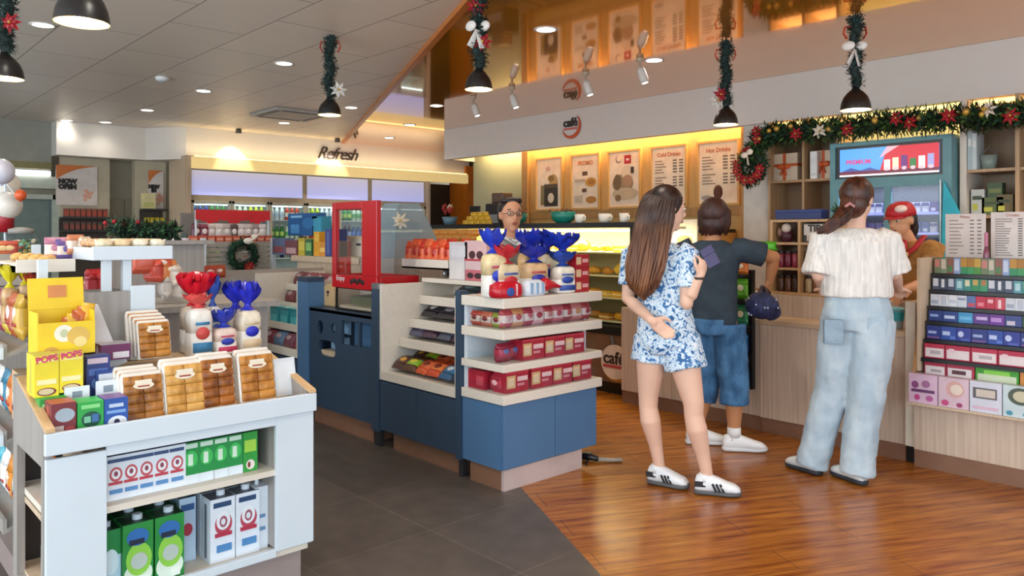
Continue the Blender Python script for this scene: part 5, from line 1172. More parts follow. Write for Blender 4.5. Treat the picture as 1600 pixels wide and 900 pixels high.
# posters on the honey wood wall
def wposter(label, px0, px1, fn):
    a, c = WY(px0, 240, 7.76), WY(px1, 240, 7.76); z0, z1 = 1.70, 2.40
    t = thing('menu_poster', ((a.x+c.x)/2, 7.77, z0), label, 'poster'); w = c.x-a.x
    b = MB(); f_ = .03
    b.box(a.x-f_, a.x, 7.755, 7.80, z0-f_, z1+f_); b.box(c.x, c.x+f_, 7.755, 7.80, z0-f_, z1+f_); b.box(a.x, c.x, 7.755, 7.80, z1, z1+f_); b.box(a.x, c.x, 7.755, 7.80, z0-f_, z0); b.build('wood_frame', M_honey, t, bevel=.002)
    B('sheet', t, H('#ecdfc8'), (a.x, c.x, 7.78, 7.79, z0, z1))
    def r(u0, v0, u1, v1, col, nm='print', e=False):
        b = MB(); x0, x1, y0, y1 = a.x+w*u0, a.x+w*u1, z0+(z1-z0)*v0, z0+(z1-z0)*v1
        if e: b.prism([((x0+x1)/2+(x1-x0)/2*math.cos(2*PI*k/20), (y0+y1)/2+(y1-y0)/2*math.sin(2*PI*k/20)) for k in range(20)], 'y', 7.778, 7.78, H(col))
        else: b.box(x0, x1, 7.778, 7.78, y0, y1, H(col))
        return b
    fn(t, a.x, w, z0, z1-z0, r)
def merge(t, name, lst):
    b = MB()
    for q in lst:
        base = len(b.v); b.v += q.v
        for f, mi in zip(q.f, q.m): b.f.append(tuple(base+i for i in f)); b.m.append(b.mi(q.mats[mi]))
    # spread depth so that overlapping prints do not share a plane
    return b.build(name, None, t)
def layered(lst):
    for k, q in enumerate(lst): q.v = [(x, y-.0008*k, z) for x, y, z in q.v]
    return lst
def p1(t, x, w, z, h, r):
    merge(t, 'picture', layered([r(.35, .76, .55, .86, '#d8b0a0', e=True), r(.15, .08, .45, .48, '#8a7a50'), r(.5, .35, .85, .7, '#b89a60', e=True), r(.45, .55, .7, .68, '#8a6a3a', e=True), r(.3, .05, .85, .42, '#3a332c'), r(.45, .12, .7, .32, '#e0d4bc', e=True), r(.3, .42, .85, .5, '#5a4a36')]))
def p2(t, x, w, z, h, r):
    text('lettering', 'PROMO', H('#d88a4a'), t, (x+w/2, 7.777, z+h*.86), h*.11, bold=.003, ext=.0005)
    merge(t, 'picture', layered([r(.38, .62, .58, .7, '#6a4a34'), r(.1, .5, .5, .56, '#c8b49a'), r(.5, .4, .92, .58, '#c8923c', e=True), r(.6, .44, .85, .54, '#a8702a', e=True), r(.38, .3, .55, .37, '#6a4a34'), r(.1, .1, .4, .24, '#cdbca4'), r(.52, .08, .92, .22, '#b8803a', e=True)]))
def p3(t, x, w, z, h, r):
    merge(t, 'picture', layered([r(.2, .8, .4, .95, '#a09080', e=True), r(.24, .83, .4, .95, '#ecdfc8', e=True), r(.5, .78, .72, .94, '#c02a34'), r(.56, .84, .66, .88, '#f0e0d0'), r(.1, .25, .8, .6, '#a08868', e=True), r(.1, .12, .95, .35, '#c8b494', e=True), r(.4, .5, .8, .76, '#d8cbb4', e=True), r(.15, .3, .4, .6, '#7a6240', e=True), r(.45, .35, .78, .58, '#b08a6a', e=True), r(.72, .6, .82, .72, '#3a3028'), r(.2, .1, .4, .22, '#8a6a40', e=True)]))
def menu(title):
    def f(t, x, w, z, h, r):
        text('lettering', title, H('#cf7a4a'), t, (x+w/2, 7.777, z+h*.88), h*.1, bold=.002, ext=.0005)
        L_ = []
        for k in range(9):
            v = .76-k*.05-(0.04 if k > 4 else 0); L_.append(r(.08, v, .3+.12*((k*7) % 3)/2, v+.022, '#9a8a76'))
            L_.append(r(.62, v, .74, v+.026, '#7a6c5a')); L_.append(r(.8, v, .92, v+.026, '#7a6c5a'))
        L_ += [r(.05, .06, .35, .14, '#a8a49c', e=True)]
        merge(t, 'menu_lines', L_)
    return f
wposter('framed poster of coffee packs, leftmost on the honey wood wall', 838, 876, p1)
wposter('framed poster with orange heading and two pastries, second from left', 893, 934, p2)
wposter('framed poster with red square logo and iced drinks, middle of the five', 951, 998, p3)
wposter('framed drink menu poster half hidden by the long haired woman', 1018, 1070, menu('Cold Drinks'))
wposter('framed drink menu poster above the man in the dark shirt', 1091, 1152, menu('Hot Drinks'))
c = WY(1122, 300, 7.4); t = thing('fir_cone_ornament', (c.x, c.y, 1.401+.2), 'brown cone ornament on a stick above the man', 'ornament')
t.location = (c.x, c.y, 1.401); MB().tube([(c.x, c.y, 1.401), (c.x, c.y, c.z)], .01, 8).build('stick', H('#6a4230'), t); MB().ell((c.x, c.y, c.z), (.05, .05, .08)).build('cone', H('#5e3628', .8), t, smooth=True)
# small picture card with pastry left of the man's shoulder
p, w, h = onY(5.5, 1048, 1090, 340, 378)
o = carton('picture_card', 'pale card with a pastry picture behind the two customers', 'card', (p.x, p.y, 1.2), w, .02, .27, 0, '#eadfc8', [('e', .25, .15, .85, .5, '#b08a50'), ('r', .2, .7, .6, .78, '#5a4a3c')])
# ------------------------------------------------------------ service counter
t = thing('service_counter', (-2.4, 5.1, 0), 'long pale wood service counter with low writing ledge and brown kickplate', 'counter')
YC = 4.80
B('front_panel', t, M_counter, (-3.92, -2.70, YC+.02, YC+.05, .10, .76)); B('front_panel', t, M_counter, (-2.695, -1.755, YC+.0, YC+.03, .10, .735))
B('kickplate', t, M_kick, (-3.92, -2.695, YC+.03, YC+.05, 0, .10)); B('kickplate', t, M_kick, (-2.69, -1.76, YC+.01, YC+.05, 0, .10))
B('writing_ledge', t, wood_grain('ledge_wood', '#cbb297', '#bda385', 'x'), (-2.70, -1.75, YC-.01, YC+.33, .735, .768), bevel=.003)
B('upstand', t, M_counter, (-2.78, -1.75, YC+.30, YC+.33, .768, .915)); B('rear_worktop', t, M_lwood, (-3.92, -1.70, YC+.33, YC+.52, .885, .915), bevel=.003); B('carcass', t, M_counter, (-3.9, -1.72, YC+.34, YC+.50, 0, .885))
B('end_panel', t, mat('cream_end_panel', '#e6dcc8', .4), (-1.752, -1.695, YC-.02, YC+.36, .10, .95), bevel=.003); B('inner_end', t, M_greyl, (-1.76, -1.752, YC, YC+.34, .77, .94))
B('gap_strip', t, M_black, (-1.75, -1.695, YC+.01, YC+.05, 0, .10))
t = thing('service_counter', (-1.2, 5.1, 0), 'pale wood counter section that carries the tall candy rack at right', 'counter')
B('front_panel', t, M_counter, (-1.69, -.65, 4.745, 4.775, .10, .50)); B('kickplate', t, M_kick, (-1.69, -.65, 4.75, 4.79, 0, .10)); B('carcass', t, M_counter, (-1.68, -.66, 4.98, 5.22, 0, .90)); B('worktop', t, M_lwood, (-1.69, -.65, 4.96, 5.24, .90, .935))
# impulse rack seen between the man and the ledge
t = thing('impulse_rack', (-2.9, 4.9, 0), 'black rack of bright snack rows between the man and the ledge', 'rack')
for z in (.30, .52, .72, .90, 1.07): B('rack_shelf', t, M_black, (-3.12, -2.76, YC-.10, YC+.02, z-.015, z)); 
B('rack_side', t, M_black, (-2.76, -2.745, YC-.02, YC+.02, .28, 1.1)); B('rack_back', t, M_dark, (-3.12, -2.76, YC+.005, YC+.018, .28, 1.1))
for zi, (z, cs) in enumerate([(.30, ['#2a5ab8', '#3a78c8', '#5aa0e0', '#2a5ab8']), (.52, ['#4a9a3c', '#2f7a3c', '#3a8a48', '#2a6ab0']), (.72, ['#2f4aa0', '#3a58b8', '#a04a58', '#2a8a5a']), (.90, ['#6abf2e', '#7acc3a', '#58b02a', '#6abf2e']), (1.07, ['#d8602a', '#e07038', '#cc5424', '#e8843a'])]):
    for k in range(4):
        pouch('snack_pouch', '%s snack pouch, %s column of the black rack, %s row' % (['blue', 'green', 'indigo', 'lime', 'orange'][zi], ['first', 'second', 'third', 'fourth'][k], ['lowest', 'second', 'third', 'fourth', 'top'][zi]), 'snack', (-3.08+k*.092, YC-.05, z+.001), .09, .05, .14 if zi < 4 else .10, 0, [cs[k], cs[k], '#f0e8c8'], seed=k+zi*4+400)
# lime bag on the counter behind the man's arm
pouch('lime_bag', 'bright lime green bag lying on the rack top beside the raised arm', 'bag', J(1190, 392, 5.6), .22, .12, .07, .4, ['#5cd02a', '#6ae03a', '#9cf070'], seed=3)
# cubby unit on the counter
Yc = 5.16; x0, x1 = -2.82, -2.38; zb = .916
t = thing('counter_cubby', ((x0+x1)/2, Yc+.1, zb), 'small oak cubby unit of six compartments standing on the counter', 'cubby shelf')
oak = wood_grain('oak_cubby', '#c8a376', '#b89062', 'z')
for x in (x0, (x0+x1)/2-.009, x1-.018): B('upright', t, oak, (x, x+.018, Yc, Yc+.16, zb, 1.45))
for z in (zb, 1.09, 1.27, 1.432): B('shelf', t, oak, (x0+.018, (x0+x1)/2-.009, Yc, Yc+.16, z, z+.018)); B('shelf', t, oak, ((x0+x1)/2+.009, x1-.018, Yc, Yc+.16, z, z+.018))
B('back_panel', t, H('#6a4c36'), (x0+.018, x1-.018, Yc+.155, Yc+.165, zb, 1.45))
k = 0
for zi, z in enumerate((zb+.019, 1.109)):
    for ci, xs in enumerate((x0+.03, (x0+x1)/2+.02)):
        for i in range(3):
            col = ['#5a3a2a', '#6a4430', '#4a3428', '#b8a078', '#8a5a3a', '#c0b090', '#8a2f44', '#7a2840', '#9c3a50', '#5a2a2c', '#7a3a38', '#4a2626'][k]
            o = MB().lathe([(.022, 0), (.025, .01), (.025, .09), (.018, .10)], (0, 0, 0), 14, H(col, .2)).build('sauce_jar', smooth=True); o.location = (xs+.03+i*.055, Yc+.05, z)
            c_ = MB().lathe([(.02, .10), (.02, .118)], (0, 0, 0), 12, H('#2c2420')).build('lid'); c_.parent = o
            tag(o, '%s jar, %s in the %s %s compartment of the oak cubby' % (['brown', 'umber', 'dark', 'cream', 'tan', 'pale', 'wine', 'ruby', 'rose', 'maroon', 'brick', 'black'][k], ['left', 'middle', 'right'][i], ['lowest', 'middle'][zi], ['left', 'right'][ci]), 'jar'); k += 1
t = thing('tip_box', ((x0+x1)/2+.11, Yc+.08, 1.289), 'small tip box with white lettered front inside the oak cubby', 'tip box')
a = (x0+x1)/2+.02; B('box_body', t, H('#3c322c'), (a, a+.17, Yc+.02, Yc+.14, 1.289, 1.42)); B('white_label', t, H('#d8d0c6'), (a+.01, a+.16, Yc+.014, Yc+.02, 1.34, 1.415))
text('lettering', 'TIP', H('#2a211c'), t, (a+.085, Yc+.013, 1.385), .065, bold=.003, ext=.0005); text('lettering', 'BOX', H('#d8c8b8'), t, (a+.085, Yc+.018, 1.318), .055, bold=.003, ext=.0005)
c = Vector((x0+.10, Yc+.06, 1.289)); t = thing('cloth_doll', c, 'small plum and white doll sitting in the top left of the cubby', 'doll')
MB().ell(c+Vector((0, 0, .04)), (.045, .035, .045), m=H('#4a1c30')).build('dress', None, t, smooth=True); MB().ell(c+Vector((0, -.01, .10)), (.035, .03, .035), m=H('#e0d0c0')).build('head', None, t, smooth=True); MB().ell(c+Vector((-.05, -.01, .07)), (.02, .02, .035), m=H('#8a6a58')).build('arm', None, t, smooth=True)
p = Vector((-2.62, Yc+.08, 1.452)); t = thing('blue_box', p, 'flat dark blue box lying across the top of the oak cubby', 'box'); B('box_body', t, H('#1c2f6a'), (p.x-.17, p.x+.17, p.y-.06, p.y+.06, 1.452, 1.515), bevel=.003); B('box_lid', t, H('#24387a'), (p.x-.173, p.x+.173, p.y-.063, p.y+.063, 1.50, 1.52), bevel=.003)
p = Vector((-2.36, Yc+.1, 0)); t = thing('potted_plant', (p.x, p.y, 1.2), 'tiny green plant in a white pot at the right of the cubby', 'plant')
B('stand', t, oak, (p.x-.04, p.x+.04, p.y-.04, p.y+.04, .916, 1.41)); MB().lathe([(.028, 0), (.04, .075), (.035, .075)], (p.x, p.y, 1.41), 16).build('pot', H('#ddd6cc'), t, smooth=True)
b = MB(); leafy(b, [Vector((p.x, p.y, 1.49)), Vector((p.x, p.y, 1.51))], .04, 160, .035, [H('#2c4a24', .7), H('#3c5c30', .7)], random.Random(2)); b.build('leaves', None, t)

# ------------------------------------------------------------ candy rack on the right
YR0 = 4.70
t = thing('candy_rack', (-.9, 4.85, .38), 'black stepped rack full of chocolate and gum boxes on the right counter', 'rack')
rows = []   # (z, y)
def rz(pyb, y): return WY(1500, pyb, y).z
rows = [(rz(592, YR0+.03), YR0+.03, 592, 568), (rz(564, YR0+.03), YR0+.03, 564, 539), (rz(533, YR0+.07), YR0+.07, 533, 511), (rz(504, YR0+.10), YR0+.10, 504, 483), (rz(480, YR0+.13), YR0+.13, 480, 459), (rz(454, YR0+.16), YR0+.16, 454, 434), (rz(428, YR0+.19), YR0+.19, 428, 402)]
for z, y, *_ in rows: B('rack_shelf', t, M_black, (-1.64, -.7, y-.02, y+.13, z-.022, z-.002))
B('side_frame', t, M_lwood, (-1.665, -1.645, YR0+.02, YR0+.28, .56, 1.21)); b = MB(); b.prism([(YR0-.0, .55), (YR0+.28, .55), (YR0+.28, 1.22), (YR0+.19, 1.22)], 'x', -1.685, -1.667); b.build('sloping_side', mat('oak_side', '#b08458', .45), t)
B('back_panel', t, M_black, (-1.64, -.7, YR0+.24, YR0+.25, .55, 1.13))
B('front_tray', t, M_lwood, (-1.69, -.7, YR0-.052, YR0+.044, .375, .388))
seen_x = -.2
def rack_row(ri, widths, specs, hpx=None, depth=.08):
    z, y, pb, pt = rows[ri]; x = -1.63; k = 0; h = rz(pt, y)-z
    if ri < 6: h = min(h, (rows[ri+1][0]-z-.026)/.95)
    while x < -.75:
        w = widths[k % len(widths)]; c_, de, nm = specs[k % len(specs)]
        o = carton('confectionery_box', '%s box in row %s of the candy rack' % (nm, ['one', 'two', 'three', 'four', 'five', 'six', 'seven'][ri]), 'box', (x+w/2, y+depth/2, z), w*.97, depth, h*.95, 0, c_, de, group='%s boxes in row %d' % (nm, ri+1), top='#3a3a44' if ri > 1 else c_)
        x += w; k += 1
WH = '#e2d5d4'
rack_row(0, [.115, .145, .21, .2], [('#b3304a', [('r', .05, .1, .95, .75, WH), ('r', .3, .3, .8, .5, '#a89ca0')], 'crimson and white'), ('#b02c46', [('r', .05, .1, .9, .75, WH), ('r', .2, .3, .7, .6, '#5a3038')], 'crimson windowed'), ('#3f9a2a', [('r', .05, .1, .95, .6, '#cfd8b8'), ('r', .2, .6, .8, .9, '#8ad04a')], 'leaf green'), ('#d88a3a', [('r', .1, .1, .9, .7, '#e8dcc8'), ('r', .1, .7, .9, .9, '#3aa0a8')], 'orange and teal')])
rack_row(1, [.11, .13, .13, .13], [('#b8304c', [('r', .05, .08, .95, .72, WH), ('r', .3, .3, .8, .55, '#b4a8ac')], 'rose and white'), ('#b42a48', [('r', .05, .08, .95, .7, WH), ('e', .1, .5, .4, .8, '#e8c8d0')], 'ruby and white')])
rack_row(2, [.075, .08], [('#25357e', [('r', .1, .4, .7, .6, '#9fb0dc'), ('r', .05, .05, .9, .18, '#7a4a86')], 'indigo'), ('#2a4a9e', [('r', .1, .35, .6, .65, '#b8c8ec'), ('r', .6, .1, .95, .3, '#5a78c8')], 'royal blue'), ('#2c3a92', [('e', .1, .3, .5, .75, '#c0ccf0'), ('r', .3, .05, .9, .2, '#5060b0')], 'deep blue')])
rack_row(3, [.075, .08], [('#27387a', [('r', .1, .4, .7, .65, '#8aa4d8')], 'navy'), ('#2a4488', [('r', .1, .3, .8, .6, '#c0d0ea')], 'dark blue'), ('#4398c8', [('r', .1, .3, .9, .6, '#6ab8e0')], 'sky blue'), ('#5a3a88', [('r', .2, .4, .9, .7, '#c8b0dc')], 'violet'), ('#6a3490', [('r', .1, .3, .8, .7, '#b88ad0')], 'purple'), ('#3a4a86', [('r', .1, .1, .6, .5, '#c8c0cc')], 'slate blue'), ('#2c4a3c', [('r', .1, .3, .8, .6, '#7a9a6a')], 'forest green')])
rack_row(4, [.045, .05], [('#c8ced6', [('r', .1, .2, .9, .5, '#9aa4b4')], 'silver'), ('#d8dce0', [('r', .2, .1, .8, .9, '#b8c0cc')], 'pearl'), ('#dfe3e8', [('r', .1, .3, .9, .6, '#c0c8d4')], 'white'), ('#cfd6de', [('r', .1, .6, .9, .8, '#8a98b0')], 'pale grey'), ('#5a74a8', [('r', .1, .1, .9, .4, '#c04a5a')], 'steel blue'), ('#c02c4a', [('r', .2, .2, .8, .5, '#e0808c')], 'crimson'), ('#b82a44', [('r', .2, .5, .8, .8, '#f0b0b8')], 'ruby'), ('#c8485a', [('r', .3, .1, .6, .8, '#f0d0d0')], 'rose')])
rack_row(5, [.04, .042], [('#4a5468', [('r', .1, .3, .8, .95, '#c8ccd4')], 'grey and white'), ('#3c465a', [('r', .2, .2, .6, .9, '#d4d8de')], 'charcoal and white'), ('#46526a', [('r', .1, .3, .8, .95, '#c0c6d0')], 'slate and white'), ('#5a94a0', [('r', .2, .2, .8, .8, '#a8d0d4')], 'pale teal'), ('#3a8a80', [('r', .2, .4, .8, .9, '#d8d4b0')], 'teal'), ('#2f8a5a', [('r', .2, .5, .8, .95, '#c8a05a')], 'green and gold'), ('#3a9464', [('r', .2, .5, .8, .95, '#b0764a')], 'green and tan')])
rack_row(6, [.034, .036], [('#6a7a5a', [('r', .1, .4, .9, .9, '#c07a70')], 'moss and pink'), ('#7a8a70', [('r', .1, .3, .8, .9, '#c8bca8')], 'sage and cream'), ('#8a5a48', [('r', .1, .1, .8, .5, '#4a7a4a')], 'brown and green'), ('#8aa0c8', [('r', .1, .2, .8, .9, '#c0ccde')], 'pale blue'), ('#2f8a5a', [('r', .0, .45, 1, 1, '#b8862c')], 'green and amber'), ('#3a9456', [('r', .0, .45, 1, 1, '#a87424')], 'green and ochre'), ('#4a8a3a', [('r', .0, .45, 1, 1, '#c09a3a')], 'leaf and gold')])
# lowest row of patterned boxes
BX_ = [('#d9b8ce', [('e', .1, .5, .35, .75, '#8a4a7a'), ('e', .45, .55, .75, .8, '#a87098'), ('e', .2, .1, .4, .3, '#c04a8a'), ('e', .6, .1, .85, .3, '#b86098'), ('r', .1, .38, .9, .48, '#6a3a68')], 'pink patterned'), ('#d8bcc8', [('e', .25, .35, .85, .9, '#d8a8a0'), ('e', .4, .45, .8, .8, '#e8d8c8'), ('e', .1, .05, .35, .25, '#c84a80'), ('e', .6, .05, .8, .2, '#a04070')], 'rose flowered'),
       ('#d3d6e2', [('r', .1, .45, .85, .8, '#5c5a60'), ('r', .2, .5, .8, .75, '#d0c4b8'), ('r', .1, .1, .9, .2, '#d8b8cc')], 'lilac windowed'), ('#c9dade', [('e', .15, .4, .9, .95, '#4e5a4a'), ('e', .3, .5, .8, .85, '#cfc8a8'), ('e', .1, .05, .3, .2, '#4a98b0'), ('e', .6, .05, .85, .2, '#4a98b0')], 'pale aqua oval'), ('#bfd3d8', [('e', .1, .2, .3, .4, '#33606c'), ('e', .35, .45, .75, .85, '#b8a8a4'), ('e', .6, .1, .9, .3, '#2c5a66'), ('e', .1, .6, .3, .8, '#4a8a98')], 'aqua spotted')]
for k in range(6):
    w = .155; c_, de, nm = BX_[min(k, 4)]
    carton('patterned_box', '%s box in the lowest tray of the candy rack' % nm if k < 4 else 'aqua spotted box in the lowest tray of the candy rack', 'box', (-1.61+k*w*1.01, YR0-.022, .389), w*.98, .048, .165, 0, c_, de, group='aqua spotted boxes' if k >= 4 else None)
# menu stands on the right counter
def stand_menu(label, px0, px1, pt, rows_n, seed, Y=5.02):
    a, c_ = WY(px0, 400, Y), WY(px1, 400, Y); z1 = WY((px0+px1)/2, pt, Y).z; z0 = .936
    t = thing('menu_stand', ((a.x+c_.x)/2, Y, z0), label, 'menu stand'); w = c_.x-a.x
    B('acrylic_foot', t, M_glass, (a.x+.03, c_.x-.03, Y-.03, Y+.06, z0, z0+.01)); B('acrylic_stem', t, M_glass, (a.x, c_.x, Y+.002, Y+.006, z0+.01, 1.2)); B('sheet', t, H('#d9cdc6'), (a.x, c_.x, Y, Y+.008, 1.2, z1), bevel=.002)
    b = MB(); r_ = random.Random(seed); h = z1-1.2
    for k in range(rows_n):
        z = z1-h*(.16+.8*k/rows_n)
        b.box(a.x+w*.1, a.x+w*(.3+.2*r_.random()), Y-.001, Y, z, z+h*.022, H('#8d837c')); b.box(a.x+w*.62, a.x+w*.72, Y-.001, Y, z, z+h*.025, H('#6a605a')); b.box(a.x+w*.8, a.x+w*.9, Y-.001, Y, z, z+h*.025, H('#6a605a'))
    b.build('printed_lines', None, t)
    text('lettering', 'Menu' if seed == 1 else 'Drinks', H('#b8705a'), t, (a.x+w*.5, Y-.002, z1-h*.07), h*.09, ext=.0005)
stand_menu('pink white menu sheet in a stand on the right counter', 1477, 1540, 334, 10, 1)
stand_menu('second menu sheet with shiny edge at the right picture border', 1548, 1618, 331, 16, 2)
c = WY(1506, 396, 4.95); t = thing('reindeer_figure', (c.x, c.y, 1.14), 'small brown standing figure in front of the pink white menu', 'figure')
MB().tube([(c.x, c.y, .936), (c.x, c.y, 1.2), (c.x, c.y, 1.26)], [.03, .028, .015], 12).build('body', H('#9a5a58'), t, smooth=True); MB().ell((c.x, c.y, 1.285), (.03, .028, .034)).build('head', H('#5e3028'), t, smooth=True); t.location = (c.x, c.y, .936)
for ch in t.children: ch.location = (0, 0, 0); 
c = WY(1541, 390, 4.95); t = thing('mini_bottle', (c.x, c.y, .936), 'slim pink capped bottle between the two menu stands', 'bottle')
MB().lathe([(.016, 0), (.016, .3), (.008, .34)], c*1-Vector((0, 0, c.z-.936)), 12).build('glass_body', H('#8a4a60', .2), t, smooth=True); MB().lathe([(.01, .34), (.01, .42)], c-Vector((0, 0, c.z-.936)), 10).build('pink_cap', H('#c0708a'), t)
# green bottle and blue cup on the counter beside the hands
c = Vector((-1.71, YC+.16, .951)); t = thing('bottle', c, 'small lime green bottle on the cream counter end panel', 'bottle')
MB().lathe([(.02, 0), (.023, .01), (.023, .055), (.015, .065)], c, 16).build('body', H('#58c83a', .25), t, smooth=True); MB().lathe([(.014, .065), (.014, .085)], c, 12).build('cap', H('#86e05a'), t, smooth=True)
c = Vector((-1.85, YC+.12, .769)); t = thing('clear_cup', c, 'clear cup with turquoise sleeve beside the jeans on the ledge', 'cup')
MB().lathe([(.032, 0), (.042, .11), (.04, .11), (.03, .005)], c, 18).build('cup_body', mat('clear_cup_plastic', '#c8dde4', .12, alpha=.6), t, smooth=True); MB().lathe([(.0375, .05), (.043, .105)], c, 18, cap=False).build('turquoise_sleeve', H('#3ab0b8'), t, smooth=True); MB().lathe([(.044, .11), (.044, .12), (.03, .13)], c, 18).build('lid', H('#7ac8d0'), t, smooth=True)

# ------------------------------------------------------------ back wall cubbies, cabinet
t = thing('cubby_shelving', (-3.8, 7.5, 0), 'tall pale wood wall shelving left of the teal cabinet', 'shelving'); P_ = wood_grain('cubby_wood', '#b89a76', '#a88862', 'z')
c0, c1, c2 = WY(1200, 300, 7.37).x, WY(1253, 300, 7.37).x, -3.335
for x in (c0, c1, c2): B('upright', t, P_, (x, x+.025, 7.37, 7.75, .9, 2.5))
for z in (1.10, 1.42, 1.87, 2.36): B('shelf', t, P_, (c0+.025, c1, 7.38, 7.75, z, z+.025)); B('shelf', t, P_, (c1+.025, c2, 7.38, 7.75, z, z+.025))
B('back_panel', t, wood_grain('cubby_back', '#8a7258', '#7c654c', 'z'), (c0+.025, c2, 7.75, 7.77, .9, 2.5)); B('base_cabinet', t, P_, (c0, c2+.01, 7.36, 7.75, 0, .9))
B('column', t, mat('white_column', '#c9c6be', .4), (-4.35, c0-.002, 7.40, 7.75, 0, 2.5))
t = thing('cubby_shelving', (-1.5, 7.5, 0), 'pale wood wall shelving right of the teal cabinet', 'shelving')
for x in (-2.23, -1.82, -1.2, -.5): B('upright', t, M_cream if x < -2 else P_, (x, x+.05 if x < -2 else x+.03, 7.30, 7.75, .9, 2.5))
for z in (1.10, 1.48, 1.87, 2.40):
    for a, c_ in ((-2.18, -1.82), (-1.79, -1.2), (-1.17, -.5)): B('shelf', t, P_, (a, c_, 7.32, 7.75, z, z+.025))
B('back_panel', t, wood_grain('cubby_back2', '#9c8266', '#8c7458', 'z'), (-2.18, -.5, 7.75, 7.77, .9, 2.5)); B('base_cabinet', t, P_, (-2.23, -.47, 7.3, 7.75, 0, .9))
for k, (px0, px1) in enumerate(((1206, 1246), (1267, 1306))):
    p, w, h = onY(7.45, px0, px1, 240, 282); z = 1.896; t = thing('gift_box', (p.x, p.y+.05, z), 'white gift box with orange ribbon bow in the %s cubby' % ['left', 'right hand'][k], 'gift box'); h = .28
    B('box_body', t, H('#d9c9b4'), (p.x-w/2, p.x+w/2, 7.45, 7.60, z, z+h)); b = MB(); b.box(p.x-.016, p.x+.016, 7.446, 7.604, z, z+h+.004, H('#c85a2a')); b.box(p.x-w/2-.003, p.x+w/2+.003, 7.445, 7.603, z+h*.52, z+h*.62, H('#c85a2a'))
    for sg in (-1, 1):
        b.ell((p.x+sg*.035, 7.43, z+h*.52), (.04, .02, .028), 12, 8, H('#d8622a')); b.tube([(p.x, 7.43, z+h*.5), (p.x+sg*.03, 7.43, z+h*.2)], [(.015, .005), (.02, .005)], 8, H('#d8622a'))
    b.build('orange_ribbon', None, t, smooth=False)
o = carton('white_card_box', 'narrow bright white box beside the right hand gift box', 'box', (WY(1273, 270, 7.4).x, 7.4, 1.896), .07, .05, .27, 0, '#eef2f4', [('r', .1, .1, .9, .2, '#d8dde0')])
for k, (px, c_, h) in enumerate([(1513, '#3c3a3c', .32), (1520, '#a8bcc0', .33), (1527, '#c4d0d2', .31)]):
    p = WY(px, 270, 7.4); t_ = carton('folder', '%s upright folder in the upper cubby right of the cabinet' % ['black', 'grey blue', 'pale grey'][k], 'folder', (p.x, 7.42, 1.896), .035, .2, h, 0, c_, [('r', .2, .6, .8, .8, '#e0e0dc')])
c = Vector((WY(1545, 255, 7.42).x, 7.42, 1.896)); t = thing('glass_bucket', c, 'clear glass jar with tag in the upper right cubby', 'jar')
MB().lathe([(.05, 0), (.07, .12), (.065, .12)], c, 18).build('glass_body', mat('greenish_glass', '#a8b8b0', .1, alpha=.55), t, smooth=True); MB().tube([c+Vector((-.06, 0, .12)), c+Vector((0, 0, .19)), c+Vector((.06, 0, .12))], .005, 8).build('wire_handle', M_steel, t)
for k, (px, pb, w, h, c_, lb) in enumerate([(1530, 338, .10, .22, '#c8ccc8', 'white upright book in the lower right cubby'), (1553, 338, .16, .15, '#5a6a34', 'olive green tin in the lower right cubby'), (1572, 338, .12, .17, '#6a5c2c', 'mustard tin beside the olive tin')]):
    p = WY(px, pb, 7.4); carton('tin_box', lb, 'box', (p.x, 7.42, 1.506), w, .12, h, 0, c_, [('r', .1, .2, .5, .45, '#c8c84a'), ('r', .1, .6, .8, .75, '#3a4a2a')])
carton('tin_box', 'dark green tin standing on the olive tin in the lower right cubby', 'box', (WY(1556, 320, 7.4).x, 7.42, 1.657), .11, .1, .12, 0, '#33502e', [('r', .1, .3, .9, .6, '#6a7a3a')])
# teal cabinet with lit screen
M_teal = mat('teal_metal', '#5c929c', .4); x0, x1, y = -3.30, -2.25, 7.16
t = thing('tobacco_cabinet', ((x0+x1)/2, 7.35, 0), 'tall teal cabinet with lit picture screen over two glass doors', 'cabinet')
B('top_frame', t, M_teal, (x0, x1, y, 7.5, 2.16, 2.20)); B('left_frame', t, M_teal, (x0, x0+.05, y, 7.5, .3, 2.16)); B('right_frame', t, M_teal, (x1-.07, x1, y, 7.5, .3, 2.16)); B('middle_rail', t, M_teal, (x0+.05, x1-.07, y, 7.5, 1.80, 1.86)); B('base', t, M_teal, (x0, x1, y+.02, 7.5, 0, .3)); B('back_panel', t, H('#1d2436'), (x0+.05, x1-.07, 7.48, 7.5, .3, 1.8))
B('screen_bezel', t, M_black, (x0+.05, x1-.07, y+.02, y+.06, 1.86, 2.16))
sa, sb = x0+.09, x1-.10; L_ = sb-sa
def em(c_, s=1.0): return mat('screen_'+c_[1:], c_, .3, emit=s, var=0)
b = MB(); b.box(sa, sb, y+.012, y+.02, 1.885, 2.135, em('#4a8fe0')); b.build('screen', None, t)
Z = lambda v: 1.885+.25*v
b = MB(); b.prism([(sa+L_*.5, Z(1)), (sb, Z(1)), (sb, Z(.1)), (sa+L_*.42, Z(.1))], 'y', y+.010, y+.012, em('#b02030')); b.build('red_field', None, t)
b = MB(); b.prism([(sa+L_*.42, Z(.6)), (sa+L_*.62, Z(1)), (sa+L_*.5, Z(1))], 'y', y+.009, y+.010, em('#e89aa8')); b.build('pink_glow', None, t)
B('dark_foot', t, em('#5a1830'), (sa, sb, y+.008, y+.010, Z(0), Z(.16))); B('white_line', t, em('#e8e8f0'), (sa, sb, y+.006, y+.008, Z(-.02), Z(.04)))
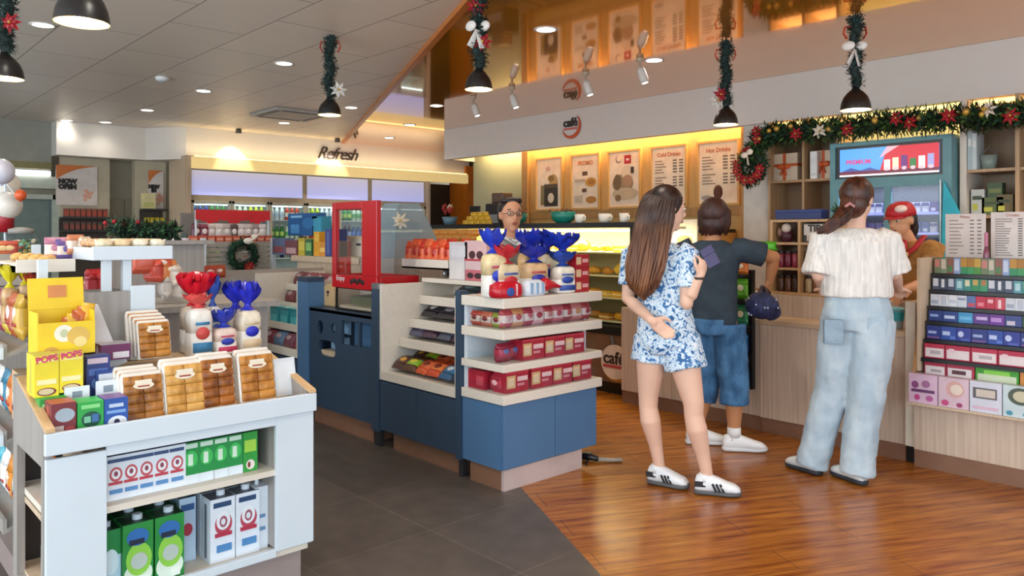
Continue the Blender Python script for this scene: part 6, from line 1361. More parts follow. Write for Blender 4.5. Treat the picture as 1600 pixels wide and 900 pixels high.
for k, c_ in enumerate(['#e8e0e4', '#c8c0a8', '#5a2a6a', '#2a6a3a', '#e8e8ec', '#8a8ab8']): 
    xx = sa+L_*(.47+k*.085); b = MB(); b.box(xx, xx+L_*.06, y+.004, y+.007, Z(.15), Z(.52+.06*(k % 3)), em(c_)); b.ell((xx+L_*.03, y+.005, Z(.2)), (L_*.03, .002, .018), 10, 6, em('#c8a8b0')); b.build('pictured_pack', None, t)
text('lettering', 'PREMIUM', em('#b03a6a'), t, (sa+L_*.2, y+.010, Z(.5)), .055, bold=.002, ext=.0005)
b = MB(); b.prism([(sa+L_*.02, Z(.16)), (sa+L_*.12, Z(.3)), (sa+L_*.25, Z(.16))], 'y', y+.007, y+.009, em('#3a4a8a')); b.prism([(sa+L_*.2, Z(.16)), (sa+L_*.32, Z(.28)), (sa+L_*.42, Z(.16))], 'y', y+.007, y+.009, em('#3a4a8a')); b.build('pictured_hills', None, t)
xm = (x0+x1)/2
for a, c_ in ((x0+.05, xm), (xm, x1-.07)):
    d = MB(); d.box(a, a+.03, y, y+.03, .3, 1.8); d.box(c_-.03, c_, y, y+.03, .3, 1.8); d.box(a+.03, c_-.03, y, y+.03, 1.77, 1.8); d.box(a+.03, c_-.03, y, y+.03, .3, .33)
    o = d.build('door', M_teal, t); B('glass_pane', o, M_glass, (a+.03, c_-.03, y+.01, y+.014, .33, 1.77))
pk = None
zs = [1.0, 1.18, 1.36, 1.54]
for zi, z in enumerate(zs):
    B('lit_shelf', t, mat('lit_shelf_lilac', '#9aa0e0', .4, emit=.5, var=0), (x0+.05, x1-.07, y+.05, 7.45, z-.02, z), label='lilac lit shelf')
    for k in range(14):
        x = x0+.09+k*.066
        if x > x1-.11: break
        col = ['#d8d8e8', '#3a5ab0', '#c8c8dc', '#6a3a8a'][(k//3+zi) % 4]
        loc = Vector((x, y+.09, z+.001)); key = 'pk'+col
        if key not in prot: prot[key] = carton('small_pack', 'x', 'pack', loc, .056, .03, .088, 0, col, [('r', .0, .6, 1, .9, '#4a4a9a'), ('r', .2, .1, .8, .4, '#e0e0ee')]); o = prot[key]
        else: o = dup(prot[key], loc)
        tag(o, '%s small pack on the %s lit shelf of the teal cabinet' % ({'#d8d8e8': 'white', '#3a5ab0': 'blue', '#c8c8dc': 'pale grey', '#6a3a8a': 'purple'}[col], ['lowest', 'second', 'third', 'top'][zi]), 'pack', 'packs shelf %d %s' % (zi, col[1:]))
area('cabinet_light', (xm, y+.08, 1.75), (xm, 7.4, 1.2), .8, .04, 5, (.75, .8, 1))
t = thing('blue_banner', (-2.2, 7.1, 1.1), 'bright cyan triangular banner beside the teal cabinet doors', 'banner'); b = MB(); b.prism([(-2.30, 1.80), (-2.14, 1.45), (-2.14, 1.10), (-2.32, 1.10)], 'y', 7.12, 7.135); b.build('cloth', mat('cyan_cloth', '#1fb0c8', .5), t); B('rod', t, M_steel, (-2.33, -2.32, 7.12, 7.135, 1.1, 1.81))
# garland across the shelving, swag and side wreath
rnd = random.Random(21); GM = [H('#24401f', .8), H('#35591f', .8), H('#1b301c', .8), H('#4c6a2c', .8), H('#1f4a38', .8)]
pts = [WY(1178, 262, 7.08), WY(1180, 232, 7.08), WY(1192, 213, 7.08), WY(1230, 207, 7.08), WY(1290, 203, 7.08), WY(1350, 198, 7.04), WY(1400, 190, 7.04), WY(1460, 188, 7.04), WY(1520, 183, 7.04), WY(1570, 180, 7.04), WY(1620, 174, 7.04), WY(1700, 168, 7.04)]
path = []
for i in range(len(pts)-1): path += [pts[i].lerp(pts[i+1], f) for f in (0, .33, .66)]
path.append(pts[-1]); t = thing('christmas_garland', pts[4], 'long fir garland with red and gold flowers hung above the shelving', 'garland')
b = MB(); b.tube(path, [.05]*len(path), 8, GM[2]); leafy(b, path, .095, 5200, .06, GM, rnd); b.build('fir_branches', None, t)
for k in range(17):
    q = path[min(2+k*2, len(path)-1)]+Vector((rnd.uniform(-.05, .05), -.1, rnd.uniform(-.04, .05)))
    b = MB()
    if k % 4 == 3: b.ell(q, (.03, .03, .03), 10, 7, GOLD); b.build('gold_bauble', None, t, smooth=True); continue
    poinsettia(b, q, .075, Vector((rnd.uniform(-.3, .5), -1, .1)), RED if k % 7 != 5 else H('#e6dccc'), GOLD, rnd); b.build('red_flower' if k % 7 != 5 else 'white_flower', None, t)
for k in range(10):
    q = rnd.choice(path)+Vector((rnd.uniform(-.05, .05), -.1, rnd.uniform(-.05, .05))); b = MB(); b.ell(q, (.024, .024, .024), 10, 7, GOLD); b.build('gold_bauble', None, t, smooth=True)
c = WY(1174, 262, 6.98); t = thing('christmas_wreath', c, 'dark wreath with red flowers and white ribbon at the left end of the garland', 'wreath')
ring = [c+Vector((.125*math.cos(2*PI*k/24), 0, .125*math.sin(2*PI*k/24))) for k in range(25)]; b = MB(); b.tube(ring, [.035]*25, 10, GM[2]); leafy(b, ring, .055, 800, .05, GM, rnd); b.build('fir_ring', None, t)
for k in range(7):
    a = PI*.9+k*.55; b = MB(); poinsettia(b, c+Vector((.13*math.cos(a), -.06, .13*math.sin(a))), .062, Vector((rnd.uniform(-.2, .4), -1, 0)), RED, GOLD, rnd); b.build('red_flower', None, t)
b = MB(); b.ell(c+Vector((-.03, -.08, .12)), (.04, .015, .03), m=H('#e8ddcc')); b.ell(c+Vector((.03, -.08, .15)), (.035, .015, .03), m=H('#e8ddcc')); b.tube([c+Vector((0, -.08, .12)), c+Vector((.02, -.09, .02))], [(.015, .004), (.02, .004)], 8, H('#e8ddcc')); b.build('white_bow', None, t, smooth=True)
# tripod foot scrap lying at the end of the island
c = W(925, 722, .0); t = thing('sandal', (c.x, c.y, 0), 'small dark and grey cable adaptor lying on the wood floor by the island', 'cable adaptor')
b = MB(); b.tube([c+Vector((-.1, -.03, .02)), c+Vector((-.03, 0, .03)), c+Vector((.03, .02, .02))], [.018, .024, .015], 10); b.build('dark_plug', M_black, t, smooth=True); b = MB(); b.tube([c+Vector((.03, .02, .02)), c+Vector((.08, .08, .014)), c+Vector((.12, .13, .014))], [(.02, .01)]*3, 10); b.build('grey_strap', M_greyl, t, smooth=True)
b = MB(); b.tube([c+Vector((-.02, -.0, .02)), c+Vector((.0, -.05, .008)), c+Vector((.03, -.08, .006))], .006, 8); b.build('cord', M_black, t, smooth=True)
t.name = 'cable_adaptor'
# ------------------------------------------------------------ people
def soft(mb, name, m, parent, voxel=.008, smooth=6, wrinkle=0, wsize=.08):
    o = mb.build(name, m, parent, smooth=True)
    r = o.modifiers.new('remesh', 'REMESH'); r.mode = 'VOXEL'; r.voxel_size = voxel; r.use_smooth_shade = True
    s = o.modifiers.new('smooth', 'SMOOTH'); s.factor = .6; s.iterations = smooth
    if wrinkle:
        tx = bpy.data.textures.new('folds', 'CLOUDS'); tx.noise_scale = wsize; tx.noise_depth = 2
        d = o.modifiers.new('folds', 'DISPLACE'); d.texture = tx; d.strength = wrinkle; d.mid_level = .5
    return o
def torso(mb, bot, top, r, prof, m=None, n=24):
    """prof: (t, half width, half depth, forward shift)"""
    up = (top-bot); f = up.normalized().cross(r).normalized(); rings = []
    for t, hw, hd, fs in prof:
        c = bot.lerp(top, t)+f*fs
        ring = []
        for i in range(n):
            a = 2*PI*i/n; ca, sa = math.cos(a), math.sin(a)
            ring.append(c+r*hw*math.copysign(abs(ca)**.8, ca)+f*hd*math.copysign(abs(sa)**.85, sa))
        rings.append(ring)
    return mb.loft(rings, m)
def hand(mb, wrist, d, nrm, s=1, curl=.5, thumb=1):
    """d along fingers, nrm out of the palm, thumb side = thumb * (d x nrm)"""
    d = d.normalized(); nrm = (nrm-d*nrm.dot(d)).normalized(); w = d.cross(nrm)
    R = Matrix((w, d, nrm)).transposed()
    mb.tube([wrist, wrist+d*.03*s], [.024*s, .026*s], 12)
    mb.ell(wrist+d*.05*s, (.038*s, .052*s, .015*s), 14, 8, None, R)
    for k, (off, ln) in enumerate([(-.03, .062), (-.010, .075), (.010, .071), (.029, .057)]):
        p = wrist+d*.085*s+w*off*s*thumb*-1; dd = d.copy(); path = [p-d*.02*s]; rad = [.0088*s]
        for j in range(3):
            a = curl*(.55+.35*j+.08*k); dd = (dd*math.cos(a)+nrm*math.sin(a)).normalized() if True else dd
            path.append(path[-1]+dd*ln*s*(.45 if j == 0 else .36)); rad.append((.0085-.0008*j)*s)
        mb.tube(path, rad, 8); mb.ell(path[-1], (.0072*s,)*3, 8, 6)
    b0 = wrist+d*.025*s+w*.03*s*thumb; t1 = (d*.75+w*.8*thumb+nrm*.25).normalized(); t2 = (d*1.0+w*.15*thumb+nrm*.5*curl).normalized()
    mb.tube([b0-t1*.015*s, b0+t1*.035*s, b0+t1*.035*s+t2*.035*s], [.012*s, .011*s, .009*s], 8); mb.ell(b0+t1*.035*s+t2*.037*s, (.0085*s,)*3, 8, 6)
def headm(mb, c, f, up, s=1):
    """skull, jaw, nose, ears; f is where the face looks"""
    f = (f-up*f.dot(up)).normalized(); r = f.cross(up).normalized(); R = Matrix((r, f, up)).transposed()
    mb.ell(c+up*.02*s, (.075*s, .094*s, .092*s), 24, 16, None, R); mb.ell(c-up*.035*s+f*.018*s, (.060*s, .072*s, .078*s), 20, 14, None, R)
    mb.ell(c-up*.095*s+f*.055*s, (.03*s, .028*s, .022*s), 14, 8, None, R)
    mb.tube([c+up*.012*s+f*.086*s, c-up*.022*s+f*.104*s, c-up*.034*s+f*.092*s], [.008*s, .012*s, .014*s], 8)
    mb.ell(c-up*.058*s+f*.087*s, (.022*s, .009*s, .008*s), 10, 6, None, R)
    for sg in (-1, 1): mb.ell(c-up*.005*s+r*sg*.076*s-f*.005*s, (.010*s, .018*s, .03*s), 10, 8, None, R)
    return f, r, R
def face(t, c, f, r, up, R, s=1, hairc='#1a1412', lips='#9c4a42'):
    for sg in (-1, 1):
        b = MB(); p = c+up*.008*s+f*.080*s+r*sg*.031*s
        b.ell(p, (.0145*s, .010*s, .0075*s), 12, 8, H('#e8e0d8'), R); b.ell(p+f*.006*s-up*.001, (.007*s, .006*s, .0068*s), 10, 8, H('#1c1210'), R)
        b.build('eye', None, t, smooth=True)
        b = MB(); q = c+up*.032*s+f*.083*s
        b.tube([q+r*sg*.014*s, q+r*sg*.032*s+up*.005*s, q+r*sg*.048*s-f*.012*s], [(.0035, .0035)]*3, 6); b.build('eyebrow', H(hairc, .8), t)
    b = MB(); b.ell(c-up*.055*s+f*.090*s, (.024*s, .008*s, .0045*s), 12, 6, None, R); b.ell(c-up*.063*s+f*.089*s, (.020*s, .008*s, .005*s), 12, 6, None, R); b.build('lips', H(lips, .5), t, smooth=True)
def strands(mb, rnd, n, start, mid, end, rad, m=None):
    for k in range(n):
        u, v = rnd.uniform(-1, 1), rnd.uniform(-1, 1)
        P = [fn(u, v) for fn in (start, mid[0], *mid[1:], end)]
        Q = []
        for i in range(len(P)-1):
            for q in (0, .34, .67): Q.append(P[i].lerp(P[i+1], q))
        Q.append(P[-1]); n_ = len(Q)
        for i in range(2, n_-1): Q[i] = Q[i]*.5+(Q[i-1]+Q[i+1])*.25+Vector((math.sin(i*1.1+k), math.cos(i*.9+k), 0))*.003
        mb.tube(Q, [rad*(1 if i < n_*.6 else 1-.85*(i-n_*.6)/(n_*.4)) for i in range(n_)], 6, m)
def shoe(t, ank, d, L=.25, upper='#e9edf0', sole='#5a5a5c', stripe=None, name='sneaker', solez=.0):
    """ank: ankle point; the sole rests on the floor"""
    d = Vector((d.x, d.y, 0)).normalized(); s = Vector((-d.y, d.x, 0)); h = Vector((ank.x, ank.y, 0))-d*L*.26
    def ring(u, w, z0, z1, n=14):
        c = h+d*L*u; R = []
        for i in range(n):
            a = 2*PI*i/n; R.append(c+s*w*math.copysign(abs(math.cos(a))**.7, math.cos(a))+UP*((z0+z1)/2+(z1-z0)/2*math.copysign(abs(math.sin(a))**.8, math.sin(a))))
        return R
    b = MB(); m = H(sole, .6)
    b.loft([ring(-.01, .018, .006, .026), ring(.03, .032, 0, .032), ring(.25, .036, 0, .03), ring(.5, .038, 0, .028), ring(.75, .046, 0, .028), ring(.93, .037, .002, .034), ring(1.0, .017, .010, .032)], m)
    so = b.build(name+'_sole' if False else 'sole', None, t, smooth=True)
    b = MB(); m = H(upper, .5)
    b.loft([ring(.01, .022, .02, .07), ring(.05, .033, .018, .098), ring(.2, .038, .018, .108), ring(.34, .038, .018, .106), ring(.5, .040, .018, .092), ring(.7, .045, .018, .072), ring(.88, .040, .018, .058), ring(.97, .024, .018, .042)], m)
    b.tube([h+d*L*.22+UP*.07, h+d*L*.24+UP*.105], [(.040, .036), (.036, .034)], 12, m)
    up_ = b.build(name, None, t, smooth=True); up_['label'] = 'white shoe upper'
    if stripe:
        for sg in (-1, 1):
            b = MB()
            for k in range(3):
                x = .42+k*.08; b.box(-.006, .006, -.0015, .0015, -.022, .022, H(stripe), X=Matrix.Translation(h+d*L*x+s*sg*(.040)+UP*.047) @ Matrix.Rotation(math.atan2(d.y, d.x), 4, 'Z') @ Matrix.Rotation(-.45, 4, 'Y'))
            b.box(-.03, .025, -.002, .002, -.014, .014, H(stripe), X=Matrix.Translation(h+d*L*.13+s*sg*.035+UP*.06) @ Matrix.Rotation(math.atan2(d.y, d.x), 4, 'Z'))
            b.build('dark_stripes', None, t)
        b = MB()
        for k in range(4): c = h+d*L*(.42+.07*k)+UP*(.088-.011*k); b.tube([c-s*.02, c+UP*.006, c+s*.02], .004, 6, H('#f4f4f4'))
        b.build('laces', None, t)
def cloth_pattern(name, cols, scale=26):
    m = bpy.data.materials.new(name); m.use_nodes = True; nt = m.node_tree; p = nt.nodes['Principled BSDF']; p.inputs['Roughness'].default_value = .8
    tc = nt.nodes.new('ShaderNodeTexCoord'); nz = nt.nodes.new('ShaderNodeTexNoise'); nz.inputs['Scale'].default_value = scale; nz.inputs['Detail'].default_value = 4; nz.inputs['Distortion'].default_value = 1.4
    rp = nt.nodes.new('ShaderNodeValToRGB'); rp.color_ramp.interpolation = 'CONSTANT'; e = rp.color_ramp.elements; pos = [0, .40, .46, .52, .57, .62]
    e[0].color = lin(cols[0]); e[1].position = pos[1]; e[1].color = lin(cols[1])
    for k in range(2, len(cols)): q = e.new(pos[k]); q.color = lin(cols[k])
    nt.links.new(tc.outputs['Object'], nz.inputs['Vector']); nt.links.new(nz.outputs['Fac'], rp.inputs[0]); nt.links.new(rp.outputs[0], p.inputs['Base Color']); return m
def weave(name, c1, c2, sc=60, stretch=(1, 1, 1), bump=.15): return mat(name, c1, .85, col2=c2, scale=sc, stretch=stretch, bump=bump, spec=.2)
def skin(name, c): return mat(name, c, .5, var=.03, scale=5, sss=.08, spec=.35)

# --- woman in blue pattern ------------------------------------------------
base = W(1078, 752, 0); t = thing('person', base, 'person with very long brown hair in blue and white patterned short outfit holding a phone', 'person')
SK = skin('light_skin', '#e2b8a0'); r = (RGT*.87-FWD*.5).normalized(); f = (RGT*.5+FWD*.87).normalized()
neck, pel = J(1031, 380, 4.08), J(1043, 530, 4.07)
hc = J(1043, 326, 4.06); hf = (RGT*.93+FWD*.25-UP*.28)
shR, shL = neck+r*.155-UP*.055, neck-r*.155-UP*.055
elR, wrR = J(1073, 474, 3.93), J(1093, 433, 3.90); elL, wrL = J(981, 466, 4.13), J(1017, 500, 3.90)
hpL, hpR = J(1020, 535, 4.12), J(1064, 535, 4.04); knL, knR = J(1013, 628, 4.13), J(1084, 640, 3.98); anL, anR = J(1029, 722, 4.13), J(1104, 738, 3.98)
b = MB(); hf_, hr_, hR_ = headm(b, hc, hf, (UP+RGT*.12).normalized(), .98)
b.tube([neck-UP*.03, hc-UP*.06], [.048, .046], 14); torso(b, pel, neck, r, [(0, .13, .10, 0), (.2, .135, .09, 0), (.45, .11, .08, 0), (.7, .135, .085, 0), (.88, .15, .07, 0), (1, .06, .045, 0)])
for sh, el, wr in ((shR, elR, wrR), (shL, elL, wrL)): b.tube([sh, sh.lerp(el, .5), el, el.lerp(wr, .3), wr], [.045, .042, .034, .035, .022], 14); b.ell(sh, (.048,)*3); b.ell(el, (.034,)*3, 12, 8)
for hp, kn, an in ((hpL, knL, anL), (hpR, knR, anR)):
    cf = kn.lerp(an, .3)-f*.015
    b.tube([hp, hp.lerp(kn, .4), kn+UP*.03, kn-UP*.03, cf, kn.lerp(an, .7), an], [.09, .078, .054, .05, .055, .038, .031], 16); b.tube([an, an-UP*.05+f*.02], [.031, .035], 12)
hand(b, wrR, J(1101, 408, 3.92)-wrR, -RGT*.5+FWD*.6, .95, .75, 1); hand(b, wrL, J(1043, 521, 3.90)-wrL, -FWD+RGT*.2, .95, .25, -1)
soft(b, 'body', SK, t, .0065, 4)
PT = cloth_pattern('blue_floral_cloth', ['#2f5f96', '#4a80b4', '#c9dcea', '#e8eef2', '#8ab4d4', '#dbe8f0'], 30)
b = MB(); torso(b, pel-UP*.02, neck, r, [(0, .155, .125, 0), (.15, .155, .12, 0), (.4, .13, .10, 0), (.65, .155, .105, 0), (.82, .17, .095, 0), (.93, .14, .075, 0), (1, .075, .06, 0)])
for sh, el, wr in ((shR, elR, wrR), (shL, elL, wrL)): b.tube([sh.lerp(neck, .25), sh, sh.lerp(el, .5), sh.lerp(el, .72)], [.05, .06, .060, .062], 16)
b.tube([pel-UP*.02, pel-UP*.07], [(.15, .11), (.13, .09)], 12)
for hp, kn, fr in ((hpL, knL, .30), (hpR, knR, .40)): b.tube([hp+UP*.04, hp.lerp(kn, fr*.5), hp.lerp(kn, fr)], [.10, .108, .112], 18)
soft(b, 'patterned_outfit', PT, t, .008, 5, .014, .07)
HB = mat('long_brown_hair', '#8a5a3a', .5, col2='#5a3624', scale=1.6, stretch=(14, 14, 1.2))
nt = HB.node_tree; pb_ = nt.nodes['Principled BSDF']; src = pb_.inputs['Base Color'].links[0].from_socket
tc_ = nt.nodes.new('ShaderNodeTexCoord'); sx_ = nt.nodes.new('ShaderNodeSeparateXYZ'); mr_ = nt.nodes.new('ShaderNodeMapRange'); mx_ = nt.nodes.new('ShaderNodeMixRGB')
nt.links.new(tc_.outputs['Object'], sx_.inputs[0]); nt.links.new(sx_.outputs['Z'], mr_.inputs[0]); mr_.inputs[1].default_value = 1.10; mr_.inputs[2].default_value = 1.50
nt.links.new(mr_.outputs[0], mx_.inputs[0]); nt.links.new(src, mx_.inputs[1]); mx_.inputs[2].default_value = lin('#2c1a15'); nt.links.new(mx_.outputs[0], pb_.inputs['Base Color']); HD = mat('dark_hair_crown', '#2c1a15', .4, col2='#170d0b', scale=2, stretch=(20, 20, 2))
b = MB(); up = UP; Rh = hR_
b.ell(hc+UP*.030-hf_*.016, (.086, .100, .098), 24, 16, None, Rh); b.ell(hc-UP*.04-hf_*.05, (.078, .062, .10), 18, 12, None, Rh)
b.build('hair_crown', HD, t, smooth=True)
b = MB(); rnd = random.Random(31); bk = -f
st = lambda u, v: hc+UP*.085-hf_*.02+hr_*u*.05+hf_*v*.045
m0 = lambda u, v: J(1030+u*24, 310+4*v, 3.97-.02*v+.03*abs(u)); m1 = lambda u, v: J(1024+u*27, 338, 3.945-.02*v+.03*abs(u))
m2 = lambda u, v: J(1016+u*28, 375, 3.94+.04*v); m3 = lambda u, v: J(1008+u*30, 418, 3.92+.04*v); en = lambda u, v: J(1003+u*23+3*v, 466-abs(u)*22+6*v, 3.93+.04*v)
strands(b, rnd, 260, st, [m0, m1, m2, m3], en, .011); b.build('long_hair', HB, t, smooth=True)
b = MB(); b.ell(hc+UP*.10+hf_*.01, (.05, .012, .012), 12, 6, None, Rh); b.build('hair_clip', H('#1a1618', .3), t, smooth=True)
shoe(t, anL, RGT*.9-FWD*.5, .225, stripe='#1c1c20'); shoe(t, anR, RGT*.97-FWD*.22, .235, stripe='#1c1c20')
face(t, hc, hf_, hr_, (UP+RGT*.12).normalized(), hR_, .98, '#2a1a14')
b = MB(); b.tube([wrR-UP*.012, wrR+UP*.0], .027, 14); b.build('wrist_band', H('#3a2c28'), t, smooth=True)
pc = J(1107, 396, 3.92); ph = thing('smartphone', pc, 'violet blue smartphone held up by the long haired person', 'phone')
Xp = Matrix.Translation(pc) @ Matrix(((RGT*.8+UP*.45).to_tuple()+(0,), (UP*.85-RGT*.4+FWD*.2).to_tuple()+(0,), (FWD*.9).to_tuple()+(0,), (0, 0, 0, 1))).transposed()
b = MB(); b.box(-.036, .036, -.006, .072-.036, -.004, .004, H('#3a3560', .3), X=Xp); b.box(-.036, .036, -.072, -.006, -.004, .004, H('#3a3560', .3), X=Xp); b.build('phone_body', None, ph, bevel=.002)
b = MB(); b.box(-.033, .033, -.068, .032, .004, .0055, mat('phone_screen', '#7a78c8', .2, emit=.4), X=Xp); b.build('screen', None, ph)

# --- man in dark shirt ---------------------------------------------------
base = W(1122, 694, 0); t = thing('person', base, 'person in dark slate shirt and denim knee shorts reaching one arm to the counter', 'person')
SK2 = skin('tan_skin', '#c4895f'); r = (RGT*.93-FWD*.35).normalized(); f = (RGT*.35+FWD*.93).normalized()
D = 4.83; neck, pel = J(1112, 377, D), J(1114, 505, D); hc = J(1116, 338, D)
shR, shL = neck+r*.175-UP*.05, neck-r*.175-UP*.05
elR, wrR = J(1209, 402, 4.76), J(1203, 436, 4.82); elL, wrL = J(1079, 458, 5.0), J(1112, 452, 5.12)
hpL, hpR = J(1105, 515, 4.9), J(1139, 515, 4.8); knL, knR = J(1103, 598, 4.93), J(1147, 600, 4.77); anL, anR = J(1089, 668, 4.93), J(1147, 676, 4.77)
b = MB(); hf_, hr_, hR_ = headm(b, hc, RGT*.35+FWD*.8-UP*.2, UP, 1.0)
b.tube([neck-UP*.04, hc-UP*.06], [.055, .052], 14); torso(b, pel, neck, r, [(0, .15, .11, 0), (.45, .14, .1, 0), (.75, .165, .1, 0), (.9, .165, .08, 0), (1, .07, .05, 0)])
for sh, el, wr in ((shR, elR, wrR), (shL, elL, wrL)): b.tube([sh, sh.lerp(el, .5), el, el.lerp(wr, .3), wr], [.052, .048, .04, .04, .027], 14); b.ell(el, (.04,)*3, 12, 8)
for hp, kn, an in ((hpL, knL, anL), (hpR, knR, anR)): b.tube([hp, kn, kn.lerp(an, .35), an], [.09, .058, .058, .036], 14); b.tube([an, an-UP*.04], .036, 12)
hand(b, wrR, J(1196, 458, 4.86)-wrR, -RGT*.5+FWD*.6, 1.0, 1.0, 1); hand(b, wrL, FWD+UP*.1, -UP, 1, .5, -1)
soft(b, 'body', SK2, t, .0065, 4)
b = MB(); torso(b, pel, neck+UP*.005, r, [(0, .150, .135, 0), (.2, .150, .13, 0), (.5, .152, .12, 0), (.75, .17, .115, 0), (.9, .17, .095, 0), (.97, .11, .07, 0), (1.0, .075, .06, 0)])
for sh, el, fr in ((shR, elR, .72), (shL, elL, .75)): b.tube([sh.lerp(neck, .3), sh, sh.lerp(el, .4), sh.lerp(el, fr)], [.06, .075, .075, .078], 16)
soft(b, 'dark_shirt', weave('slate_cotton', '#3b4752', '#35404a', 12), t, .008, 6, .016, .12)
DN = weave('mid_denim', '#4f7ca6', '#34587e', 14, (1, 1, .6)); b = MB(); b.tube([pel+UP*.04, pel-UP*.06], [(.175, .14), (.165, .13)], 20)
for hp, kn, an in ((hpL, knL, anL), (hpR, knR, anR)): b.tube([hp+UP*.03, hp.lerp(kn, .5), kn, kn.lerp(an, .40)], [.10, .10, .092, .088], 18)
soft(b, 'denim_shorts', DN, t, .008, 6, .016, .09)
b = MB(); HM = mat('dark_red_brown_hair', '#4a2a24', .5, col2='#2a1714', scale=2, stretch=(14, 14, 2))
b.ell(hc+UP*.025-hf_*.015, (.090, .104, .098), 24, 16, None, hR_); b.ell(hc-UP*.045-hf_*.04, (.082, .07, .075), 18, 12, None, hR_)
rnd = random.Random(6)
for k in range(110):
    a = rnd.uniform(-1.9, 1.9); dv = (-hf_*math.cos(a)+hr_*math.sin(a)).normalized(); o_ = hc+UP*.09; b.tube([o_+dv*.04, hc+dv*.092+UP*.03, hc+dv*.092-UP*.05, hc+dv*.075-UP*(.10+rnd.uniform(0, .025))], [.01, .012, .010, .002], 5)
b.build('short_hair', HM, t, smooth=True); face(t, hc, hf_, hr_, UP, hR_, 1, '#2a1a14')
for an, dd in ((anL, RGT*.95-FWD*.1), (anR, RGT*.98-FWD*.12)):
    shoe(t, an, dd, .27, upper='#eef0f2', sole='#d8dadc'); b = MB(); b.tube([Vector((an.x, an.y, .09)), Vector((an.x, an.y, .15))], [.042, .041], 14); b.build('sock', H('#e8eaea', .8), t, smooth=True)
c = J(1190, 478, 4.80); bg_ = thing('shopping_bag', (c.x, c.y, c.z-.1), 'dark navy dotted cloth bag hanging from the hand of the person in dark shirt', 'bag')
b = MB(); b.ell(c, (.11, .075, .085), 20, 14); b.ell(c-UP*.03+RGT*.05, (.07, .06, .06), 14, 10); soft(b, 'bag_body', mat('navy_dotted_cloth', '#1a2040', .7, col2='#2c3560', scale=40), bg_, .008, 4, .02, .08)
b = MB(); b.tube([c+UP*.05-RGT*.02, c+UP*.12, wrR-UP*.09], [.02, .012, .01], 8); b.tube([c+UP*.05+RGT*.05, c+UP*.12+RGT*.01, wrR-UP*.09], [.02, .012, .01], 8); b.build('strap', H('#3a2a30'), bg_, smooth=True)
b = MB(); rnd = random.Random(3)
for k in range(14):
    a, e = rnd.uniform(0, 2*PI), rnd.uniform(-.8, .8); b.ell(c+Vector((.112*math.cos(a)*math.cos(e), .078*math.sin(a)*math.cos(e), .087*math.sin(e))), (.006,)*3, 6, 5)
b.build('white_dots', H('#c8cce0'), bg_, smooth=True)

# --- woman in white top and pale jeans ------------------------------------
base = W(1298, 742, 0); t = thing('person', base, 'person in white loose top and pale wide jeans standing at the counter, hair tied low', 'person')
r = (RGT*.97-FWD*.22).normalized(); f = (RGT*.22+FWD*.97).normalized(); D = 4.24
neck, pel = J(1336, 358, D), J(1341, 492, D); hc = J(1340, 311, D)
shR, shL = neck+r*.165-UP*.06, neck-r*.165-UP*.06
elR, wrR = J(1398, 428, 4.22), J(1404, 452, 4.42); elL, wrL = J(1278, 430, 4.25), J(1290, 452, 4.45)
hpL, hpR = J(1317, 505, 4.28), J(1364, 505, 4.2); knL, knR = J(1300, 612, 4.31), J(1353, 618, 4.17); anL, anR = J(1268, 712, 4.33), J(1338, 722, 4.16)
b = MB(); hf_, hr_, hR_ = headm(b, hc, RGT*.75+FWD*.65-UP*.25, (UP+RGT*.05).normalized(), 1.0)
b.tube([neck-UP*.03, hc-UP*.06], [.05, .047], 14); torso(b, pel, neck, r, [(0, .14, .105, 0), (.45, .115, .085, 0), (.75, .145, .09, 0), (.9, .155, .07, 0), (1, .06, .045, 0)])
for sh, el, wr in ((shR, elR, wrR), (shL, elL, wrL)): b.tube([sh, sh.lerp(el, .5), el, el.lerp(wr, .3), wr], [.048, .044, .036, .035, .023], 14); b.ell(el, (.036,)*3, 12, 8)
for hp, kn, an in ((hpL, knL, anL), (hpR, knR, anR)): b.tube([hp, kn, kn.lerp(an, .35), an], [.09, .055, .052, .034], 14); b.tube([an, an-UP*.04], .034, 12)
hand(b, wrR, FWD*.8+RGT*.5-UP*.1, -UP, .95, .5, -1); hand(b, wrL, FWD*.9+RGT*.3, -UP, .95, .5, 1)
soft(b, 'body', SK, t, .0065, 4)
WT = weave('white_crinkle_cotton', '#e9e6e0', '#cfcdc8', 1, (70, 70, 3), .5); b = MB(); hem = J(1338, 463, D)
torso(b, hem, neck+UP*.005, r, [(0, .185, .135, 0), (.15, .185, .135, 0), (.5, .18, .12, 0), (.78, .185, .11, 0), (.9, .165, .09, 0), (.97, .11, .07, 0), (1, .08, .06, 0)])
for sh, el, fr in ((shR, elR, .96), (shL, elL, 1.0)): b.tube([sh.lerp(neck, .3), sh, sh.lerp(el, .5), sh.lerp(el, fr)], [.06, .075, .08, .088], 16)
soft(b, 'white_top', WT, t, .008, 6, .014, .06)
JN = weave('pale_denim', '#b9c9d2', '#a2b6c3', 10, (1, 1, .5)); b = MB(); torso(b, pel-UP*.08, hem+UP*.02, r, [(0, .165, .13, 0), (.4, .18, .14, 0), (.8, .165, .12, 0), (1, .155, .11, 0)])
for hp, kn, an, wd in ((hpL, knL, anL, .088), (hpR, knR, anR, .092)): b.tube([hp+UP*.02, hp.lerp(kn, .4), kn, kn.lerp(an, .5), an-UP*.06], [.118, .115, .095, .088, wd], 20)
soft(b, 'pale_jeans', JN, t, .008, 6, .022, .10)
b = MB()
